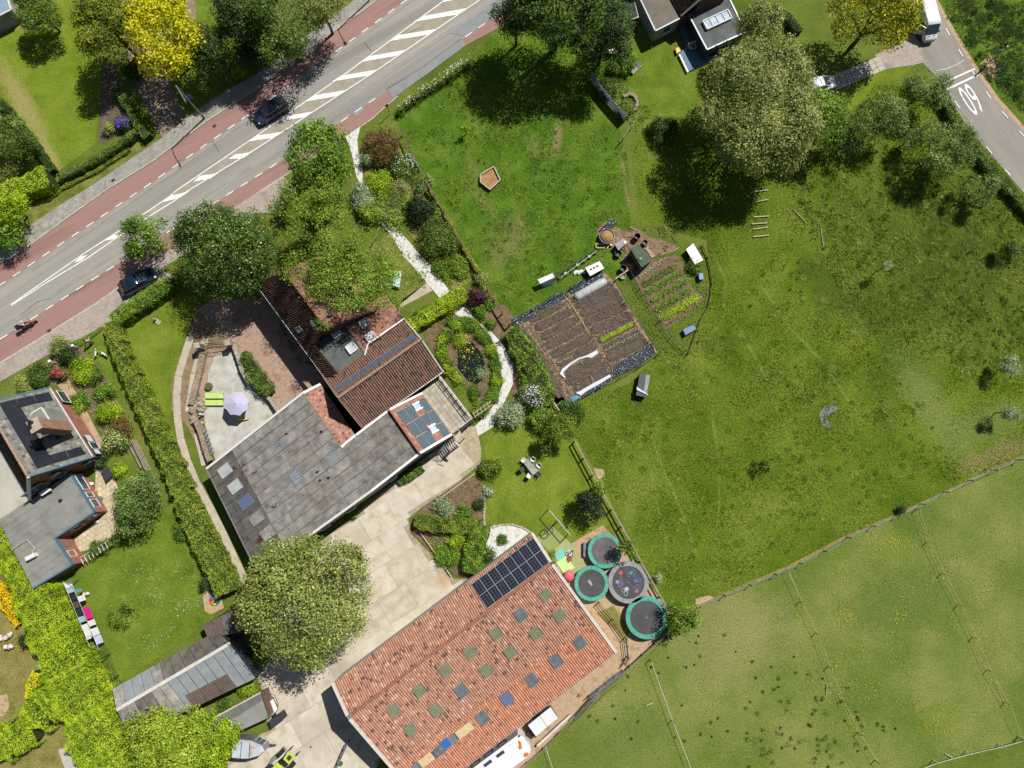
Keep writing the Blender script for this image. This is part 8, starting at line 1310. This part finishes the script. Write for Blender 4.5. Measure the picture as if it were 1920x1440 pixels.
pl = thing('pallet', 'pale wooden pallet leaning by the green garden shed', 'pallet', P(1217, 476))
for k in range(6): obj('slat', MB().beam(P(1210 + k * 2.2, 467 + k * 3, .15), P(1216 + k * 2.2, 464 + k * 3, .15), .14, .03), WOODP, pl)
pt = thing('planter', 'pentagonal timber edged bed of brown plants in the upper paddock', 'planter', P(920, 336)); pg = PP([(901, 328), (926, 313), (938, 338), (919, 356), (901, 342)], .35)
for i in range(5): obj('edge_board', MB().beam(pg[i], pg[(i + 1) % 5], .12, .35), WOODP, pt)
obj('soil', MB().poly([p - Vector((0, 0, .06)) for p in pg][::-1]), HAY, pt)
gd = thing('garden_ornament', 'small dark garden ornament on a stone slab on the front lawn', 'ornament', P(294, 602)); obj('slab', MB().box(P(296, 603, .04), (.7, .5, .08), R(-30)), STONE, gd); skin('figure', [(0, 0, 0), (0, 0, .35), (0, 0, .6), (.2, .1, .4)], [(0, 1), (1, 2), (1, 3)], [.12, .12, .09, .05], RENDER, gd).location = P(292, 600, .08) - gd.location
for u, v, l in ((93, 677, 'white pillar post in the shrubs by the pavement'), (136, 648, 'white topped post at the end of the green slatted fence')): p = P(u, v, 1.1); t = thing('post', l, 'post', (p.x, p.y, 0)); obj('shaft', MB().box((p.x, p.y, .55), (.14, .14, 1.1)), CREAM, t); obj('cap', MB().box((p.x, p.y, 1.14), (.3, .26, .1), R(20)), WHITE, t)
sd_ = thing('sand_table', 'rainbow coloured round toy on the circular stone spot', 'toy', P(405, 1125)); c = P(405, 1122, 0)
for k in range(10): a = 2 * pi * k / 10; cm = [RED, ORANGE, YELL, GREENP, BLUEP][k % 5]; b_ = 2 * pi * (k + 1) / 10; obj('segment', MB().prism([(c.x, c.y), (c.x + .6 * cos(a), c.y + .7 * sin(a)), (c.x + .6 * cos(b_), c.y + .7 * sin(b_))], .02, .3), cm, sd_)
oc = thing('garden_chair', 'dark folding chair beside the rainbow toy', 'chair', P(396, 1104)); obj('seat', MB().box(P(397, 1105, .4), (.5, .45, .05), R(20)), DGREY, oc); obj('backrest', MB().box(P(394, 1102, .65), (.06, .45, .5), R(20)), DGREY, oc)
for k in range(4): p = P(394 + 6 * (k % 2), 1102 + 6 * (k // 2)); obj('leg', MB().beam(p, p + Vector((0, 0, .4)), .04), METAL, oc)
tr_ = thing('table', 'dark garden table beside the yellow shrub on the brick house patio', 'table', P(198, 892)); q = PP([(189, 882), (203, 876), (212, 890), (198, 902)], .75); obj('table_top', MB().slab(*q, .05), DGREY, tr_)
for p in q: obj('leg', MB().beam((p.x, p.y, 0), p, .06), DGREY, tr_)
for l, u, v, m_, s in (('white and navy bundle on the patio beside the brick wall', 172, 907, WHITE, .5), ('green toy car on the brick house patio', 189, 934, GREENP, .5), ('red orange toy beside the green toy', 179, 921, ORANGE, .35), ('orange tray beside the wide hedge', 99, 1112, ORANGE, .5), ('white garden chair base on the patio below the brick wall', 182, 978, WHITE, .45)):
    p = P(u, v, 0); t = thing('toy' if 'toy' in l else 'garden_item', l, 'toy' if 'toy' in l else 'garden item', p); OFF[t.name] = Vector((0, 0, 0)); obj('body', MB().loft([rr(x, w, .04, z, .05) for x, w, z in ((-s * .6, s * .4, .15), (-s * .3, s * .7, .3), (s * .2, s * .7, .32), (s * .6, s * .4, .2))]), m_, t);
pgp = thing('plant_frame', 'white slatted plant frame with vines at the edge of the brick house patio', 'frame', P(175, 1040))
for k in range(8): a = P(152 + k * 6.5, 1048 - k * 4.2, .9); d = pv(152, 1048, .9, 4, 8); obj('slat', MB().beam(a, a + d * 1.2, .08, .04), WHITE, pgp)
obj('long_bar', MB().beam(P(150, 1046, .88), P(205, 1012, .88), .05), WHITE, pgp)
tm = thing('timber_stack', 'three long grey timbers stacked beside the white flowering shrub', 'timber', P(275, 870))
for k in range(4): obj('timber', MB().beam(P(246 + k * 3, 826 - k * .5, .35), P(290 + k * 3, 916 - k * .5, .35), .1, .12), WOODG, tm)
tl = obj('timber', MB().beam(P(240, 830, .3), P(265, 878, .3), .14, .14), WOODG, label='short thick timber left of the long stacked timbers', cat='timber')
cv_ = thing('concrete_cover', 'pale concrete slab with a dark ring on the dry lawn by the wide hedge', 'slab', P(128, 1422)); q = PP([(109, 1406), (131, 1399), (150, 1450), (126, 1456)], .15); obj('slab', MB().slab(*q, .15), KERB, cv_); c = P(122, 1414, .16); obj('ring', MB().ring((c.x, c.y), .08, .16, .15, .18, 16), BLACK, cv_)
yb = thing('toy_box', 'yellow plastic toy bucket at the edge of the blue deck', 'toy', P(1269, 94)); q = PP([(1266, 90), (1273, 88), (1277, 96), (1269, 101)], .4); obj('bucket', MB().hull8([(p.x, p.y, 0) for p in q], list(q)), ORANGE, yb); obj('inside', MB().quad(*[lerp(p, sum(q, Vector()) / 4, .3) + Vector((0, 0, .01)) for p in q]), YELL, yb)
bl = obj('ball', MB().ell(P(1220, 87, .2), .22, 12, 8), GREENP, label='green ball on the top right lawn', cat='ball', smooth=True); wb = boxthing('beehive', 'small white box beside the shaded shrub in the top right garden', 'box', [(1141, 94), (1153, 88), (1156, 97), (1144, 102)], .5, WHITE)
for l, u, v, m_ in (('white armchair on the blue deck', 1295, 91, CREAM), ('white bench seat on the blue deck', 1301, 89, CREAM), ('blue cushioned chair on the blue deck', 1322, 108, BLUEP), ('white and grey parasol base by the deck end', 1366, 84, WHITE)):
    p = P(u, v, .25); t = thing('deck_chair', l, 'chair', p); obj('seat', MB().box(p + Vector((0, 0, .3)), (.6, .6, .15), R(30)), m_, t); obj('backrest', MB().box(p + Vector((-.2, .25, .55)), (.6, .1, .5), R(30)), m_, t)
    for k in range(4): obj('leg', MB().beam(p + Vector((.4 * (k % 2) - .2, .4 * (k // 2) - .2, 0)), p + Vector((.4 * (k % 2) - .2, .4 * (k // 2) - .2, .25)), .06), METAL, t)
gt = thing('garden_bench_table', 'pale mint garden table on the lawn under the thin leaved tree', 'table', P(745, 522)); q = PP([(740, 507), (753, 509), (749, 539), (736, 535)], .6); obj('table_top', MB().slab(*q, .05), flat('mint_paint', S(200, 230, 216)), gt)
for p in q: obj('leg', MB().beam((p.x, p.y, 0), p, .06), METAL, gt)
dl = obj('drain_cover', MB().disc(P(583, 1400), .09, .07, .1, 10), DGREY, label='small dark drain cap in the concrete yard', cat='drain'); gate = thing('yard_gate', 'leaning metal yard gate rail beside the barn gable', 'gate', P(640, 1412)); A_, B__ = P(627, 1452), P(656, 1386)
for z in (.2, .6, 1.0, 1.3): obj('rail', MB().beam(A_ + Vector((0, 0, z)), B__ + Vector((0, 0, z)), .06), METAL, gate)
for k in range(6): p = lerp(A_, B__, k / 5); obj('upright', MB().beam(p, p + Vector((0, 0, 1.3)), .06), DGREY, gate)
tub('tub', 'small green bucket beside the yard gate', 'bucket', 640, 1430, 0, .2, .3, GREENP)
gr_ = sheet('gravel_patch', [(1536, 775), (1545, 762), (1566, 760), (1570, 768), (1556, 776), (1550, 788), (1560, 800), (1552, 803), (1540, 795)], M('grey_gravel', [S(110, 108, 104), S(150, 146, 144)], scale=3, fine=.4), 2)

# debris round the compost
db = random.Random(4); mb = MB(); mw = MB()
for i in range(70): p = P(db.uniform(1122, 1268), db.uniform(425, 492), .05 + db.random() * .12); a = db.uniform(0, pi); L_ = db.uniform(.3, 1.0); d = Vector((cos(a), sin(a), 0)) * L_; (mb if i % 4 else mw).beam(p, p + d, db.uniform(.03, .08), .04)
obj('brushwood', mb, WOODB, label='brown sticks and brushwood strewn round the compost heap', kind='stuff'); obj('brushwood', mw, WOODP, label='pale broken laths strewn round the green shed', kind='stuff')
for i, (u, v) in enumerate(((212, 338), (560, 250), (402, 236), (92, 620))): mbx = MB().box(P(u, v, .075 if i else .14), (.45, .3, .012), R(34)); o = obj('drain_grate', mbx, DGREY, kind='structure')
